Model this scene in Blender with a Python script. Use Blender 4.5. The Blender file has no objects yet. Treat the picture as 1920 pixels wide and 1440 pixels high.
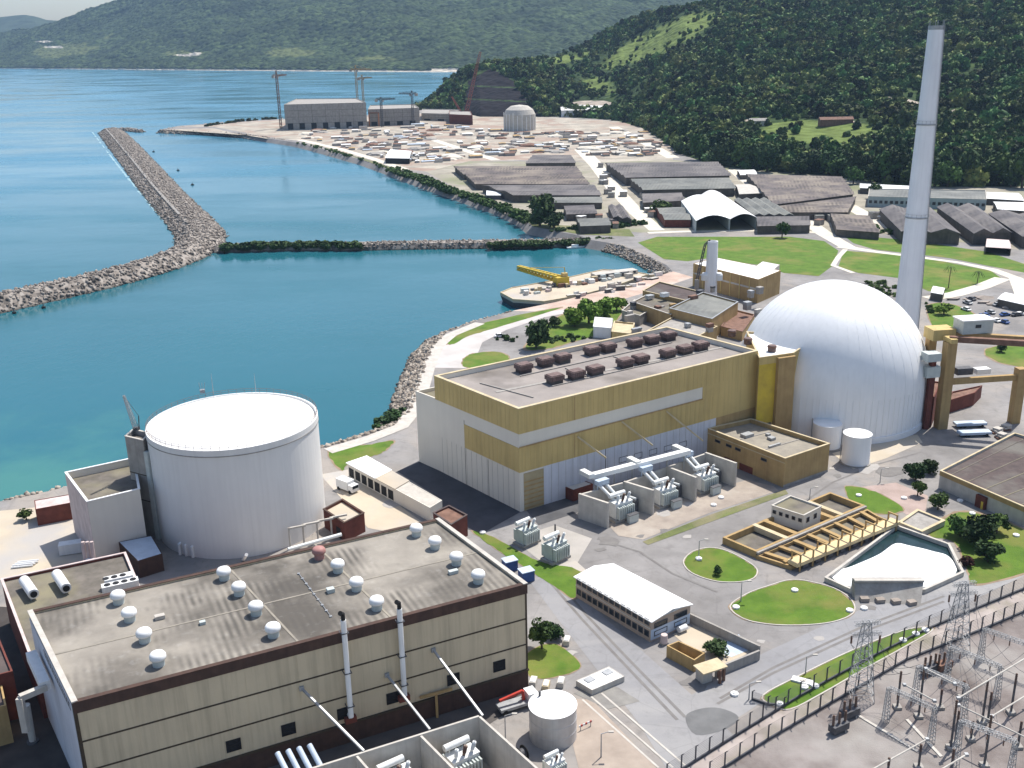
import bpy, bmesh, math, random
import numpy as np
from mathutils import Vector, noise, geometry
random.seed(7); rng=np.random.default_rng(7)
R=math.radians; PI=math.pi
scene=bpy.context.scene; COL=scene.collection
# ---------------------------------------------------------------- camera model (one real camera; pixel readings of the survey photo -> metres)
F=1950.; PITCH=R(18.5); ROLL=R(-1.2); CZ=105.
def rot(d):
    x,y,z=d
    c,s=math.cos(ROLL),math.sin(ROLL); x,y=c*x-s*y,s*x+c*y
    a=PI/2-PITCH; c,s=math.cos(a),math.sin(a)
    return (x,c*y-s*z,s*y+c*z)
def ray(u,v): return rot(((u-960)/F,-(v-720)/F,-1.))
def P(u,v,z=0.):
    d=ray(u,v); t=(z-CZ)/d[2]
    return Vector((d[0]*t,d[1]*t,z))
def proj(p):
    x,y,z=p[0],p[1],p[2]-CZ
    a=-(PI/2-PITCH); c,s=math.cos(a),math.sin(a); y,z=c*y-s*z,s*y+c*z
    c,s=math.cos(-ROLL),math.sin(-ROLL); x,y=c*x-s*y,s*x+c*y
    return (960+F*x/-z,720-F*y/-z)
def H(b,v):
    lo,hi=-60.,1500.
    for _ in range(60):
        m=(lo+hi)/2
        dep=b[1]*math.cos(PITCH)-(m-CZ)*math.sin(PITCH)
        if dep>1. and proj((b[0],b[1],m))[1]>v: lo=m
        else: hi=m
    return lo
def PP(px,z=0.): return [P(u,v,z) for u,v in px]
def on_wall(a,b,u,v):
    """point of vertical wall a-b seen at pixel: (distance along a->b, z)"""
    d=ray(u,v); e=Vector((b[0]-a[0],b[1]-a[1])); L=e.length; e/=L; n=Vector((-e.y,e.x))
    t=(n.x*a[0]+n.y*a[1])/(n.x*d[0]+n.y*d[1])
    return ((d[0]*t-a[0])*e.x+(d[1]*t-a[1])*e.y, CZ+d[2]*t)
# ---------------------------------------------------------------- mesh builder
class MB:
    def __init__(s): s.v=[]; s.f=[]
    def add(s,vs,fs):
        o=len(s.v); s.v+= [tuple(q) for q in vs]; s.f+=[tuple(i+o for i in f) for f in fs]; return s
    def hexa(s,lo,hi):
        n=len(lo); vs=list(lo)+list(hi)
        fs=[tuple(range(n-1,-1,-1)),tuple(range(n,2*n))]+[(i,(i+1)%n,n+(i+1)%n,n+i) for i in range(n)]
        return s.add(vs,fs)
    def prism(s,poly,z0,z1):
        if area(poly)<0: poly=poly[::-1]
        return s.hexa([(p[0],p[1],z0) for p in poly],[(p[0],p[1],z1) for p in poly])
    def sheet(s,poly,z=None):
        pts=[Vector((p[0],p[1],p[2] if z is None else z)) for p in poly]
        tri=geometry.tessellate_polygon([pts])
        o=[]
        for t in tri:
            a,b,c=[pts[i] for i in t]
            if (b-a).cross(c-a).z<0: t=(t[0],t[2],t[1])
            o.append(tuple(t))
        return s.add(pts,o)
    def box(s,c,size,yaw=0.):
        x,y,z=size[0]/2,size[1]/2,size[2]/2; cs,sn=math.cos(yaw),math.sin(yaw)
        q=[(-x,-y),(x,-y),(x,y),(-x,y)]; q=[(c[0]+cs*a-sn*b,c[1]+sn*a+cs*b) for a,b in q]
        return s.hexa([(a,b,c[2]-z) for a,b in q],[(a,b,c[2]+z) for a,b in q])
    def bar(s,a,b,w,h=None):
        a=Vector(a);b=Vector(b);d=(b-a)
        if d.length<1e-6: return s
        d.normalize(); h=h or w
        u=Vector((0,0,1)) if abs(d.z)<.95 else Vector((1,0,0))
        r=d.cross(u).normalized()*w/2; t=r.cross(d).normalized()*h/2
        return s.hexa([a-r-t,a+r-t,a+r+t,a-r+t][::-1],[b-r-t,b+r-t,b+r+t,b-r+t][::-1])
    def tube(s,a,b,r0,r1=None,n=12):
        a=Vector(a);b=Vector(b);r1=r0 if r1 is None else r1; d=(b-a).normalized()
        u=Vector((0,0,1)) if abs(d.z)<.95 else Vector((1,0,0))
        r=d.cross(u).normalized(); t=d.cross(r).normalized()
        A=[(r*math.cos(2*PI*i/n)+t*math.sin(2*PI*i/n)) for i in range(n)]
        return s.hexa([a+q*r0 for q in A],[b+q*r1 for q in A])
    def lathe(s,c,prof,n=48,close=False):
        vs=[];fs=[]
        for r,z in prof:
            for i in range(n): vs.append((c[0]+r*math.cos(2*PI*i/n),c[1]+r*math.sin(2*PI*i/n),c[2]+z))
        for k in range(len(prof)-1):
            for i in range(n):
                j=(i+1)%n; fs.append((k*n+i,k*n+j,(k+1)*n+j,(k+1)*n+i))
        if close: fs.append(tuple(range((len(prof)-1)*n,len(prof)*n)))
        return s.add(vs,fs)
    def ring(s,po,pi_,z0,z1):
        n=len(po)
        vs=[(p[0],p[1],z0) for p in po]+[(p[0],p[1],z1) for p in po]+[(p[0],p[1],z1) for p in pi_]+[(p[0],p[1],z0) for p in pi_]
        fs=[]
        for i in range(n):
            j=(i+1)%n
            fs+=[(i,j,n+j,n+i),(n+i,n+j,2*n+j,2*n+i),(2*n+i,2*n+j,3*n+j,3*n+i),(3*n+i,3*n+j,j,i)]
        return s.add(vs,fs)
    def build(s,name,m,parent=None,smooth=False,loc=None,**k):
        me=bpy.data.meshes.new(name); o=Vector((0,0,0))
        if parent is not None:
            o=Vector(parent.get('_w',(0,0,0)))
        elif loc is not None: o=Vector(loc)
        me.from_pydata([(v[0]-o.x,v[1]-o.y,v[2]-o.z) for v in s.v],[],s.f)
        me.materials.append(m)
        if smooth: me.polygons.foreach_set('use_smooth',[True]*len(me.polygons))
        ob=bpy.data.objects.new(name,me); COL.objects.link(ob)
        if parent is not None: ob.parent=parent; 
        if parent is not None and parent.type=='MESH': pass
        if parent is None: ob.location=o
        ob['_w']=(o.x,o.y,o.z)
        tag(ob,**k); return ob
def tag(o,label=None,cat=None,group=None,kind=None):
    if label: o['label']=label
    if cat: o['category']=cat
    if group: o['group']=group
    if kind: o['kind']=kind
    return o
def thing(name,label,cat,loc,group=None):
    o=bpy.data.objects.new(name,None); COL.objects.link(o); o.empty_display_size=.5
    o.location=loc; o['_w']=tuple(loc); tag(o,label,cat,group); return o
def copy_tree(o,loc=None,yaw=0.,label=None,group=None,scale=None):
    c=o.copy(); COL.objects.link(c)
    if loc is not None: c.location=loc; c.rotation_euler=(0,0,yaw)
    if scale is not None: c.scale=(scale,)*3 if isinstance(scale,(int,float)) else scale
    if label: c['label']=label
    if group: c['group']=group
    for ch in list(o.children):
        d=ch.copy(); COL.objects.link(d); d.parent=c
        for g in ch.children:
            e=g.copy(); COL.objects.link(e); e.parent=d
    return c
def np_mesh(name,V,T,m,smooth=False,**k):
    me=bpy.data.meshes.new(name); n=len(V); t=len(T)
    me.vertices.add(n); me.vertices.foreach_set('co',np.asarray(V,dtype=np.float32).ravel())
    me.loops.add(t*3); me.loops.foreach_set('vertex_index',np.asarray(T,dtype=np.int32).ravel())
    me.polygons.add(t); me.polygons.foreach_set('loop_start',np.arange(0,t*3,3,dtype=np.int32))
    me.update(calc_edges=True)
    if smooth: me.polygons.foreach_set('use_smooth',np.ones(t,dtype=bool))
    me.materials.append(m); ob=bpy.data.objects.new(name,me); COL.objects.link(ob); tag(ob,**k); return ob
def area(p): return sum(p[i][0]*p[(i+1)%len(p)][1]-p[(i+1)%len(p)][0]*p[i][1] for i in range(len(p)))/2
def ccw(p): return p if area(p)>0 else p[::-1]
def inset(poly,d):
    """offset polygon inwards by d (ccw)"""
    n=len(poly); out=[]
    for i in range(n):
        a,b,c=Vector(poly[i-1][:2]),Vector(poly[i][:2]),Vector(poly[(i+1)%n][:2])
        e1=(b-a).normalized(); e2=(c-b).normalized()
        n1=Vector((-e1.y,e1.x)); n2=Vector((-e2.y,e2.x)); m=n1+n2; k=max(.25,1+n1.dot(n2))
        out.append(b+m*(d/k))
    return out
def lerp(a,b,t): return a+(b-a)*t
def pl(xs,ys): return lambda x: float(np.interp(x,xs,ys))
# ---------------------------------------------------------------- materials
def nt(name):
    m=bpy.data.materials.new(name); m.use_nodes=True; t=m.node_tree; b=t.nodes['Principled BSDF']; return m,t,b
def N(t,typ,**k):
    n=t.nodes.new(typ)
    for a,v in k.items():
        if a in n.inputs: n.inputs[a].default_value=v
        else: setattr(n,a,v)
    return n
def c4(c): return (c[0],c[1],c[2],1.)
def ramp(t,src,stops):
    r=t.nodes.new('ShaderNodeValToRGB'); e=r.color_ramp.elements
    while len(e)<len(stops): e.new(.5)
    for k,(p,c) in enumerate(stops): e[k].position=p; e[k].color=c4(c)
    t.links.new(src,r.inputs[0]); return r.outputs[0]
def mixc(t,fac,a,b,mode='MIX'):
    n=t.nodes.new('ShaderNodeMix'); n.data_type='RGBA'; n.blend_type=mode
    L=t.links
    for s,x in ((n.inputs[0],fac),(n.inputs[6],a),(n.inputs[7],b)):
        if hasattr(x,'is_linked'): L.new(x,s)
        elif isinstance(x,(int,float)): s.default_value=x
        else: s.default_value=c4(x)
    return n.outputs[2]
def posn(t,scale=(1,1,1),rz=0.):
    g=t.nodes.new('ShaderNodeNewGeometry'); mp=N(t,'ShaderNodeMapping'); mp.inputs['Scale'].default_value=scale; mp.inputs['Rotation'].default_value=(0,0,rz)
    t.links.new(g.outputs['Position'],mp.inputs[0]); return mp.outputs[0]
def nz(t,vec,sc,det=6.,rough=.6,dist=0.):
    n=N(t,'ShaderNodeTexNoise'); n.inputs['Scale'].default_value=sc; n.inputs['Detail'].default_value=det; n.inputs['Roughness'].default_value=rough; n.inputs['Distortion'].default_value=dist
    t.links.new(vec,n.inputs['Vector']); return n.outputs['Fac']
def mat(name,c1,c2=None,sc=.3,rough=.8,bump=0.,bsc=2.,metal=0.,c3=None,streak=0.,sc3=.06,vary=0.):
    m,t,b=nt(name); b.inputs['Roughness'].default_value=rough; b.inputs['Metallic'].default_value=metal; b.inputs['Specular IOR Level'].default_value=.3
    L=t.links; c2=c2 or tuple(x*.78 for x in c1)
    p=posn(t); n1=nz(t,p,sc)
    col=ramp(t,n1,[(.33,c2),(.66,c1)])
    if c3:
        n3=nz(t,p,sc3,4); f=ramp(t,n3,[(.48,(0,0,0)),(.68,(1,1,1))]); col=mixc(t,f,col,c3)
    if streak:
        ps=posn(t,(1.1,1.1,.05)); ns=nz(t,ps,1.,5); f=ramp(t,ns,[(.45,(0,0,0)),(.8,(streak,)*3)]); col=mixc(t,f,col,tuple(x*.45 for x in c2))
    if vary:
        oi=t.nodes.new('ShaderNodeObjectInfo'); hs=t.nodes.new('ShaderNodeHueSaturation')
        mr=N(t,'ShaderNodeMapRange'); mr.inputs[3].default_value=1-vary; mr.inputs[4].default_value=1+vary; L.new(oi.outputs['Random'],mr.inputs[0]); L.new(mr.outputs[0],hs.inputs['Value'])
        mr2=N(t,'ShaderNodeMapRange'); mr2.inputs[3].default_value=.5-vary*.06; mr2.inputs[4].default_value=.5+vary*.05
        mu=t.nodes.new('ShaderNodeMath'); mu.operation='MULTIPLY'; mu.inputs[1].default_value=7.31; L.new(oi.outputs['Random'],mu.inputs[0])
        fr=t.nodes.new('ShaderNodeMath'); fr.operation='FRACT'; L.new(mu.outputs[0],fr.inputs[0]); L.new(fr.outputs[0],mr2.inputs[0]); L.new(mr2.outputs[0],hs.inputs['Hue'])
        L.new(col,hs.inputs['Color']); col=hs.outputs[0]
    L.new(col,b.inputs['Base Color'])
    if bump:
        bp=N(t,'ShaderNodeBump'); bp.inputs['Strength'].default_value=bump; bp.inputs['Distance'].default_value=.3
        L.new(nz(t,p,bsc,5),bp.inputs['Height']); L.new(bp.outputs[0],b.inputs['Normal'])
    return m
M={}
M['white']=mat('white paint',(.80,.80,.79),(.70,.70,.69),.15,.55,streak=.25)
M['white_roof']=mat('white metal roof',(.82,.82,.81),(.74,.74,.72),.2,.5)
M['tank']=mat('containment white paint',(.72,.71,.69),(.67,.66,.645),.08,.6,streak=.14)
M['dome']=mat('dome aluminium paint',(.82,.82,.82),(.76,.765,.77),.1,.42,streak=.12)
M['stack']=mat('vent stack paint',(.78,.78,.79),(.72,.72,.74),.1,.5,streak=.2)
M['conc']=mat('concrete',(.36,.34,.31),(.27,.25,.23),.4,.9,.15,3,streak=.4)
M['conc_l']=mat('light concrete',(.52,.49,.44),(.42,.39,.35),.4,.9,.1,3,streak=.3)
M['conc_w']=mat('grey panel wall',(.70,.655,.575),(.65,.605,.53),.1,.85,streak=.08)
M['white_wall']=mat('bluish white wall',(.60,.61,.66),(.52,.53,.58),.2,.8,streak=.3)
M['tan']=mat('tan wall panels',(.56,.47,.325),(.49,.41,.285),.12,.85,streak=.5)
M['ochre']=mat('ochre cladding',(.56,.42,.175),(.49,.365,.15),.15,.75,streak=.4)
M['ochre_l']=mat('pale ochre coping',(.56,.47,.31),(.44,.36,.23),.4,.85,streak=.2)
M['ochre_b']=mat('ochre brown concrete',(.42,.29,.13),(.33,.22,.10),.3,.85,.05,streak=.4)
M['yellow']=mat('yellow paint',(.60,.44,.05),(.48,.34,.05),.4,.6)
M['fascia']=mat('dark red brown fascia',(.085,.048,.036),(.055,.033,.026),.5,.85,streak=.4)
M['redbrown']=mat('red brown cladding',(.17,.05,.035),(.10,.03,.022),.5,.8)
M['dark']=mat('dark louvre',(.018,.018,.02),(.01,.01,.012),2,.7)
M['glass']=mat('window glass',(.03,.04,.05),(.02,.025,.03),1,.15)
M['groove']=mat('panel joint',(.07,.05,.03),(.05,.04,.03),2,.9)
M['steel']=mat('galvanised steel',(.36,.37,.38),(.27,.28,.29),1,.5,metal=.3)
M['steel_d']=mat('dark steel',(.10,.10,.11),(.06,.06,.065),1,.6)
M['equip']=mat('transformer grey green',(.50,.54,.52),(.40,.44,.43),.8,.5)
M['equip_w']=mat('pale equipment paint',(.72,.73,.72),(.6,.62,.61),.8,.45)
M['ceram']=mat('brown porcelain',(.16,.09,.06),(.1,.06,.045),2,.4)
M['pink']=mat('pinkish cladding',(.62,.52,.50),(.5,.4,.38),.4,.8,streak=.4)
M['blue']=mat('blue paint',(.04,.10,.30),(.03,.07,.2),1,.5)
M['lblue']=mat('pale blue sheet metal',(.48,.56,.66),(.4,.47,.56),.6,.5)
M['red']=mat('red paint',(.5,.05,.03),(.35,.04,.03),1,.5)
M['rust']=mat('rusty steel',(.22,.125,.09),(.13,.07,.05),.6,.85)
M['black']=mat('black rubber',(.02,.02,.02),(.012,.012,.012),2,.8)
M['roof_dirt']=mat('gravel roof',(.17,.15,.13),(.10,.09,.075),.35,.95,.1,3,c3=(.22,.2,.13))
M['roof2']=mat('pinkish grey roof',(.30,.268,.245),(.23,.205,.19),.12,.95,.1,3,c3=(.12,.105,.09),sc3=.045)
M['roof_brown']=mat('brown roof felt',(.10,.075,.07),(.065,.05,.048),.5,.9,.05,c3=(.14,.13,.115),sc3=.08)
M['roof_conc']=mat('dusty concrete roof',(.3,.27,.22),(.22,.2,.17),.4,.95)
M['vent_box']=mat('brownish grille',(.19,.13,.12),(.10,.07,.065),1.6,.8,.3,4)
M['trunk']=mat('bark',(.12,.09,.065),(.07,.05,.04),2,.9)
def corr_roof(name,c1,c2,c3,rz,period=1.2,stripe=.25,fleck=.3):
    m,t,b=nt(name); b.inputs['Roughness'].default_value=.9; L=t.links; p=posn(t,rz=rz)
    col=ramp(t,nz(t,p,.12,6),[(.3,c2),(.7,c1)])
    f=ramp(t,nz(t,p,.05,5),[(.42,(0,0,0)),(.62,(1,1,1))]); col=mixc(t,f,col,c3)
    col=mixc(t,ramp(t,nz(t,p,.5,5,.7),[(.56,(0,0,0)),(.72,(fleck,)*3)]),col,tuple(min(.6,x*2.4) for x in c1))
    w=N(t,'ShaderNodeTexWave'); w.inputs['Scale'].default_value=.31/period; w.inputs['Distortion'].default_value=.6; w.inputs['Detail'].default_value=2; L.new(p,w.inputs['Vector'])
    mk=ramp(t,nz(t,p,.07,3),[(.45,(0,0,0)),(.6,(1,1,1))])
    mu=N(t,'ShaderNodeMath',operation='MULTIPLY'); L.new(w.outputs['Fac'],mu.inputs[0]); L.new(mk,mu.inputs[1])
    mu2=N(t,'ShaderNodeMath',operation='MULTIPLY'); L.new(mu.outputs[0],mu2.inputs[0]); mu2.inputs[1].default_value=stripe
    col=mixc(t,mu2.outputs[0],col,tuple(x*.35 for x in c2))
    L.new(col,b.inputs['Base Color']); return m
def foliage(name,c1,c2,vary=.35,c3=None,sc3=.05):
    m=mat(name,c1,c2,.25,.75,vary=vary,c3=c3,sc3=sc3); m.node_tree.nodes['Principled BSDF'].inputs['Specular IOR Level'].default_value=.15; return m
M['leaf']=foliage('tree leaves',(.075,.13,.030),(.030,.06,.018))
M['leaf_d']=foliage('dark tree leaves',(.050,.088,.028),(.022,.042,.015))
M['leaf_l']=foliage('light green leaves',(.20,.31,.05),(.11,.19,.03),.2)
M['leaf_r']=foliage('reddish leaves',(.10,.035,.03),(.05,.02,.018),.2)
M['forest']=foliage('forest leaves',(.10,.155,.045),(.026,.052,.019),.85,(.12,.155,.045),.011)
M['lawn']=mat('lawn grass',(.10,.175,.018),(.058,.118,.010),.22,.95,.4,4,c3=(.165,.165,.04),sc3=.06)
M['scrub']=mat('scrub grass',(.15,.17,.06),(.09,.11,.04),.2,.95,.5,3,c3=(.22,.19,.12),sc3=.08)
def paving(name,c1,c2,c3,c4_):
    m,t,b=nt(name); L=t.links; b.inputs['Roughness'].default_value=.93; b.inputs['Specular IOR Level'].default_value=.25; p=posn(t)
    col=ramp(t,nz(t,p,.045,7,.65),[(.36,c2),(.62,c1)])
    col=mixc(t,ramp(t,nz(t,p,.016,5,.6,1.5),[(.5,(0,0,0)),(.62,(.85,.85,.85))]),col,c3)
    col=mixc(t,ramp(t,nz(t,p,.35,6,.7),[(.52,(0,0,0)),(.75,(.55,.55,.55))]),col,c4_)
    v=N(t,'ShaderNodeTexVoronoi',feature='DISTANCE_TO_EDGE'); v.inputs['Scale'].default_value=.11; L.new(p,v.inputs['Vector'])
    col=mixc(t,ramp(t,v.outputs['Distance'],[(.0,(.2,.2,.2)),(.015,(0,0,0))]),col,tuple(x*.55 for x in c2))
    L.new(col,b.inputs['Base Color']); return m
M['asphalt']=paving('grey paving',(.262,.25,.243),(.175,.166,.16),(.295,.262,.23),(.115,.108,.102))
M['road']=paving('asphalt road',(.265,.262,.268),(.21,.207,.213),(.30,.292,.285),(.15,.147,.147))
M['path']=mat('pale dusty road',(.62,.58,.50),(.5,.46,.39),.15,.95)
M['sand']=paving('construction ground',(.44,.395,.325),(.25,.225,.19),(.30,.21,.165),(.10,.095,.088))
M['sand'].node_tree.nodes['Principled BSDF'].inputs['Roughness'].default_value=.97
M['tanyard']=mat('tan dirt yard',(.50,.43,.33),(.42,.36,.28),.1,.95,c3=(.38,.36,.34),sc3=.04)
M['dirt']=mat('switchyard gravel',(.27,.24,.225),(.12,.098,.09),.11,.97,.3,3,c3=(.30,.285,.265),sc3=.04)
M['ware_gnd']=mat('depot ground',(.36,.33,.27),(.22,.2,.16),.08,.95,c3=(.15,.17,.08),sc3=.02)
M['rock']=mat('rubble stone',(.36,.31,.27),(.22,.19,.165),.25,.95,vary=0.)
M['rock_d']=mat('wet stone',(.13,.12,.115),(.07,.065,.062),.3,.8)
M['surf']=mat('thin surf',(.30,.43,.47),(.16,.30,.36),.5,.6)
M['foam']=mat('white foam',(.86,.87,.87),(.82,.83,.84),.5,.9,.5,1.5)
M['ware1']=corr_roof('weathered dark sheet roof',(.105,.097,.10),(.066,.06,.064),(.16,.145,.138),.3,2.2,.5)
M['ware2']=corr_roof('mottled brown sheet roof',(.14,.115,.108),(.07,.06,.06),(.22,.185,.15),.2,2.4,.6)
M['ware_wall']=mat('dim shed wall',(.13,.115,.10),(.08,.07,.062),.3,.9,streak=.4)
M['ware3']=corr_roof('grey green sheet roof',(.16,.165,.155),(.10,.105,.1),(.2,.2,.18),.4,2.2,.3)
# ---------------------------------------------------------------- world, sun, camera
SUN_AZ=R(40); SUN_EL=R(61)     # azimuth from +Y (away from camera) towards +X (right)
w=bpy.data.worlds.new('World'); scene.world=w; w.use_nodes=True; t=w.node_tree
bg=t.nodes['Background']; sk=t.nodes.new('ShaderNodeTexSky'); sk.sky_type='NISHITA'; sk.sun_disc=False
sk.sun_elevation=SUN_EL; sk.sun_rotation=SUN_AZ; sk.air_density=1.; sk.dust_density=1.6; sk.ozone_density=1.
t.links.new(sk.outputs[0],bg.inputs[0]); bg.inputs[1].default_value=.128
ld=bpy.data.lights.new('sun','SUN'); ld.energy=4.8; ld.angle=R(.53); ld.color=(1.,.955,.88)
lo=bpy.data.objects.new('sun',ld); COL.objects.link(lo)
sd=Vector((math.sin(SUN_AZ)*math.cos(SUN_EL),math.cos(SUN_AZ)*math.cos(SUN_EL),math.sin(SUN_EL)))
lo.rotation_euler=(-sd).to_track_quat('-Z','Y').to_euler(); lo.location=(0,0,300)
cd=bpy.data.cameras.new('camera'); cam=bpy.data.objects.new('camera',cd); COL.objects.link(cam); scene.camera=cam
cd.sensor_width=36.; cd.lens=F/1920*36; cd.clip_start=1.; cd.clip_end=60000
from mathutils import Matrix
cam.matrix_world=Matrix.Translation((0,0,CZ))@Matrix.Rotation(PI/2-PITCH,4,'X')@Matrix.Rotation(ROLL,4,'Z')
scene.view_settings.view_transform='Standard'; scene.view_settings.look='None'; scene.view_settings.gamma=1; scene.view_settings.exposure=.45
scene.cycles.use_denoising=True; scene.cycles.volume_bounces=0; scene.cycles.max_bounces=6
# ---------------------------------------------------------------- sea
WZ=-4.
def water_mat():
    m,t,b=nt('sea water'); L=t.links; p=posn(t)
    b.inputs['Roughness'].default_value=.12; b.inputs['IOR'].default_value=1.33
    big=nz(t,posn(t,(1,.45,1)),.006,4)
    col=ramp(t,big,[(.3,(.012,.098,.128)),(.7,(.017,.118,.152))])
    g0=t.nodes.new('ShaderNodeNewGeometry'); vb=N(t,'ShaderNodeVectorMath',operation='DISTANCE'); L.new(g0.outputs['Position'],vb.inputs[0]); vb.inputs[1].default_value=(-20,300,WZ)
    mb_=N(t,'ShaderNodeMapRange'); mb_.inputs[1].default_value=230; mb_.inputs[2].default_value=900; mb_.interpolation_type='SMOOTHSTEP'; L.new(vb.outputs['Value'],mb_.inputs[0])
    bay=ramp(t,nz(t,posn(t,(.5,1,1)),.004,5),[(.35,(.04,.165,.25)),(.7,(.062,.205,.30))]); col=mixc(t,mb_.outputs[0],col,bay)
    # shallow water: greenish close to the near left shore, measured in metres from the beach
    sx=N(t,'ShaderNodeSeparateXYZ'); g=t.nodes.new('ShaderNodeNewGeometry'); L.new(g.outputs['Position'],sx.inputs[0])
    c=P(60,905,WZ)
    vd=N(t,'ShaderNodeVectorMath',operation='DISTANCE'); L.new(g.outputs['Position'],vd.inputs[0]); vd.inputs[1].default_value=(c.x-12,c.y-2,WZ)
    wob=N(t,'ShaderNodeMath',operation='MULTIPLY_ADD'); L.new(nz(t,p,.03,5,.65),wob.inputs[0]); wob.inputs[1].default_value=120; L.new(vd.outputs['Value'],wob.inputs[2])
    mr=N(t,'ShaderNodeMapRange'); mr.inputs[1].default_value=55; mr.inputs[2].default_value=122; mr.inputs[3].default_value=1; mr.inputs[4].default_value=0; mr.interpolation_type='SMOOTHSTEP'; L.new(wob.outputs[0],mr.inputs[0])
    col=mixc(t,mr.outputs[0],col,(.045,.17,.155))
    rr_=N(t,'ShaderNodeMapRange'); rr_.inputs[1].default_value=.35; rr_.inputs[2].default_value=.65; rr_.inputs[3].default_value=.06; rr_.inputs[4].default_value=.32; L.new(nz(t,posn(t,(.35,1,1),.5),.012,5),rr_.inputs[0]); L.new(rr_.outputs[0],b.inputs['Roughness'])
    # the open bay beyond the breakwater is a paler blue
    L.new(col,b.inputs['Base Color'])
    bp=N(t,'ShaderNodeBump'); bp.inputs['Strength'].default_value=.22; bp.inputs['Distance'].default_value=.5
    w1=nz(t,posn(t,(1,.6,1)),.22,5,.65); L.new(w1,bp.inputs['Height']); L.new(bp.outputs[0],b.inputs['Normal'])
    return m
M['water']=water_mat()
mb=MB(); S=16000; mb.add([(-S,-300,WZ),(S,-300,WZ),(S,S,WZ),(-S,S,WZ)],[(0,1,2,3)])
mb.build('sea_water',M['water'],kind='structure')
# ---------------------------------------------------------------- land
coast=[(-500,1010),(-120,968),(0,940),(70,926),(125,912),(240,890),(420,872),(560,850),(612,838),(680,818),(742,796),(772,768),(782,735),(795,690),(812,648),(838,622),(890,602),(960,584),(1040,568),(1120,548),(1190,532),(1262,510),(1250,497),(1215,480),(1172,462),(1140,455),(1110,450),(1085,441),(1040,433),(1000,425),(985,412),(945,392),(880,370),(800,343),(740,321),(680,300),(610,281),(560,268),(500,259),(440,249),(390,243),(335,242),(300,243),(335,236),(400,231),(470,226),(530,223),(640,218),(740,213),(792,206)]
C3=PP(coast,0.)
far=[P(840,178),P(900,150),Vector((900,3000,0)),Vector((3000,2600,0)),Vector((3000,-200,0)),Vector((-800,-200,0))]
land=C3+far
mb=MB(); mb.sheet(land,0.)
n=len(C3)
out=[]
for i in range(n):
    a=C3[max(0,i-1)]; b=C3[min(n-1,i+1)]; e=(b-a).normalized(); nn=Vector((-e.y,e.x,0))
    q=C3[i]+nn*6.5; out.append(Vector((q.x,q.y,-6.)))
vs=C3+out; fs=[(i,i+1,n+i+1,n+i) for i in range(n-1)]
mb.add(vs,fs)
mb.build('ground',M['asphalt'],kind='structure')
def sheet(name,px,m,z,label=None):
    mb=MB(); mb.sheet(PP(px,0.),z); return mb.build(name,m,kind='structure')
def smooth_px(px,k=4):
    out=[]; n=len(px)
    for i in range(n):
        p0,p1,p2,p3=[px[(i+j-1)%n] for j in range(4)]
        for s in range(k):
            t_=s/k
            out.append(tuple(.5*((2*p1[a])+(-p0[a]+p2[a])*t_+(2*p0[a]-5*p1[a]+4*p2[a]-p3[a])*t_*t_+(-p0[a]+3*p1[a]-3*p2[a]+p3[a])*t_**3) for a in (0,1)))
    return out
def strip(name,px,wid,m,z,kind='structure'):
    pts=PP(px,0.); mb=MB(); n=len(pts); A=[];B=[]
    for i in range(n):
        e=(pts[min(n-1,i+1)]-pts[max(0,i-1)]).normalized(); nn=Vector((-e.y,e.x,0)); w_=wid[i] if isinstance(wid,(list,tuple)) else wid
        A.append(pts[i]+nn*w_/2); B.append(pts[i]-nn*w_/2)
    mb.add([(a.x,a.y,z) for a in A]+[(b.x,b.y,z) for b in B],[(i,n+i,n+i+1,i+1) for i in range(n-1)])
    return mb.build(name,m,kind=kind)
sheet('construction_ground',[(308,243),(400,240),(440,250),(500,260),(505,259),(450,247),(400,238),(340,237),(400,233),(470,228),(530,225),(640,222),(800,212),(1000,218),(1250,232),(1262,300),(1130,304),(1000,300),(880,302),(800,322),(730,312),(680,296),(610,277),(560,264),(500,256)],M['sand'],.03)
sheet('depot_ground',[(800,322),(880,302),(1130,304),(1262,300),(1400,315),(1600,328),(2000,345),(2100,440),(1920,470),(1700,440),(1480,434),(1200,436),(1010,423),(988,410),(945,390),(880,368)],M['ware_gnd'],.02)
sheet('tan_yard',[(-200,1010),(0,958),(130,945),(190,1040),(130,1060),(0,1088),(-300,1150)],M['tanyard'],.03)
sheet('switchyard_ground',[(1150,1600),(1345,1440),(1450,1378),(1560,1312),(1700,1232),(1840,1176),(1930,1140),(2300,1020),(2500,1700)],M['dirt'],.03)
sheet('quay',[(960,583),(1040,567),(1190,531),(1262,509),(1300,520),(1240,540),(1120,575),(1040,585)],mat('quay rusty ground',(.50,.38,.31),(.38,.27,.22),.15,.95,c3=(.5,.46,.42),sc3=.05),.03)
sheet('yard',[(600,890),(655,880),(800,985),(740,1000),(690,990)],M['tanyard'],.03)
M['stain0']=mat('dark paving stain',(.19,.18,.17),(.15,.14,.135),.5,.9); M['stain1']=mat('pale paving patch',(.37,.35,.33),(.31,.29,.27),.5,.9)
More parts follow.
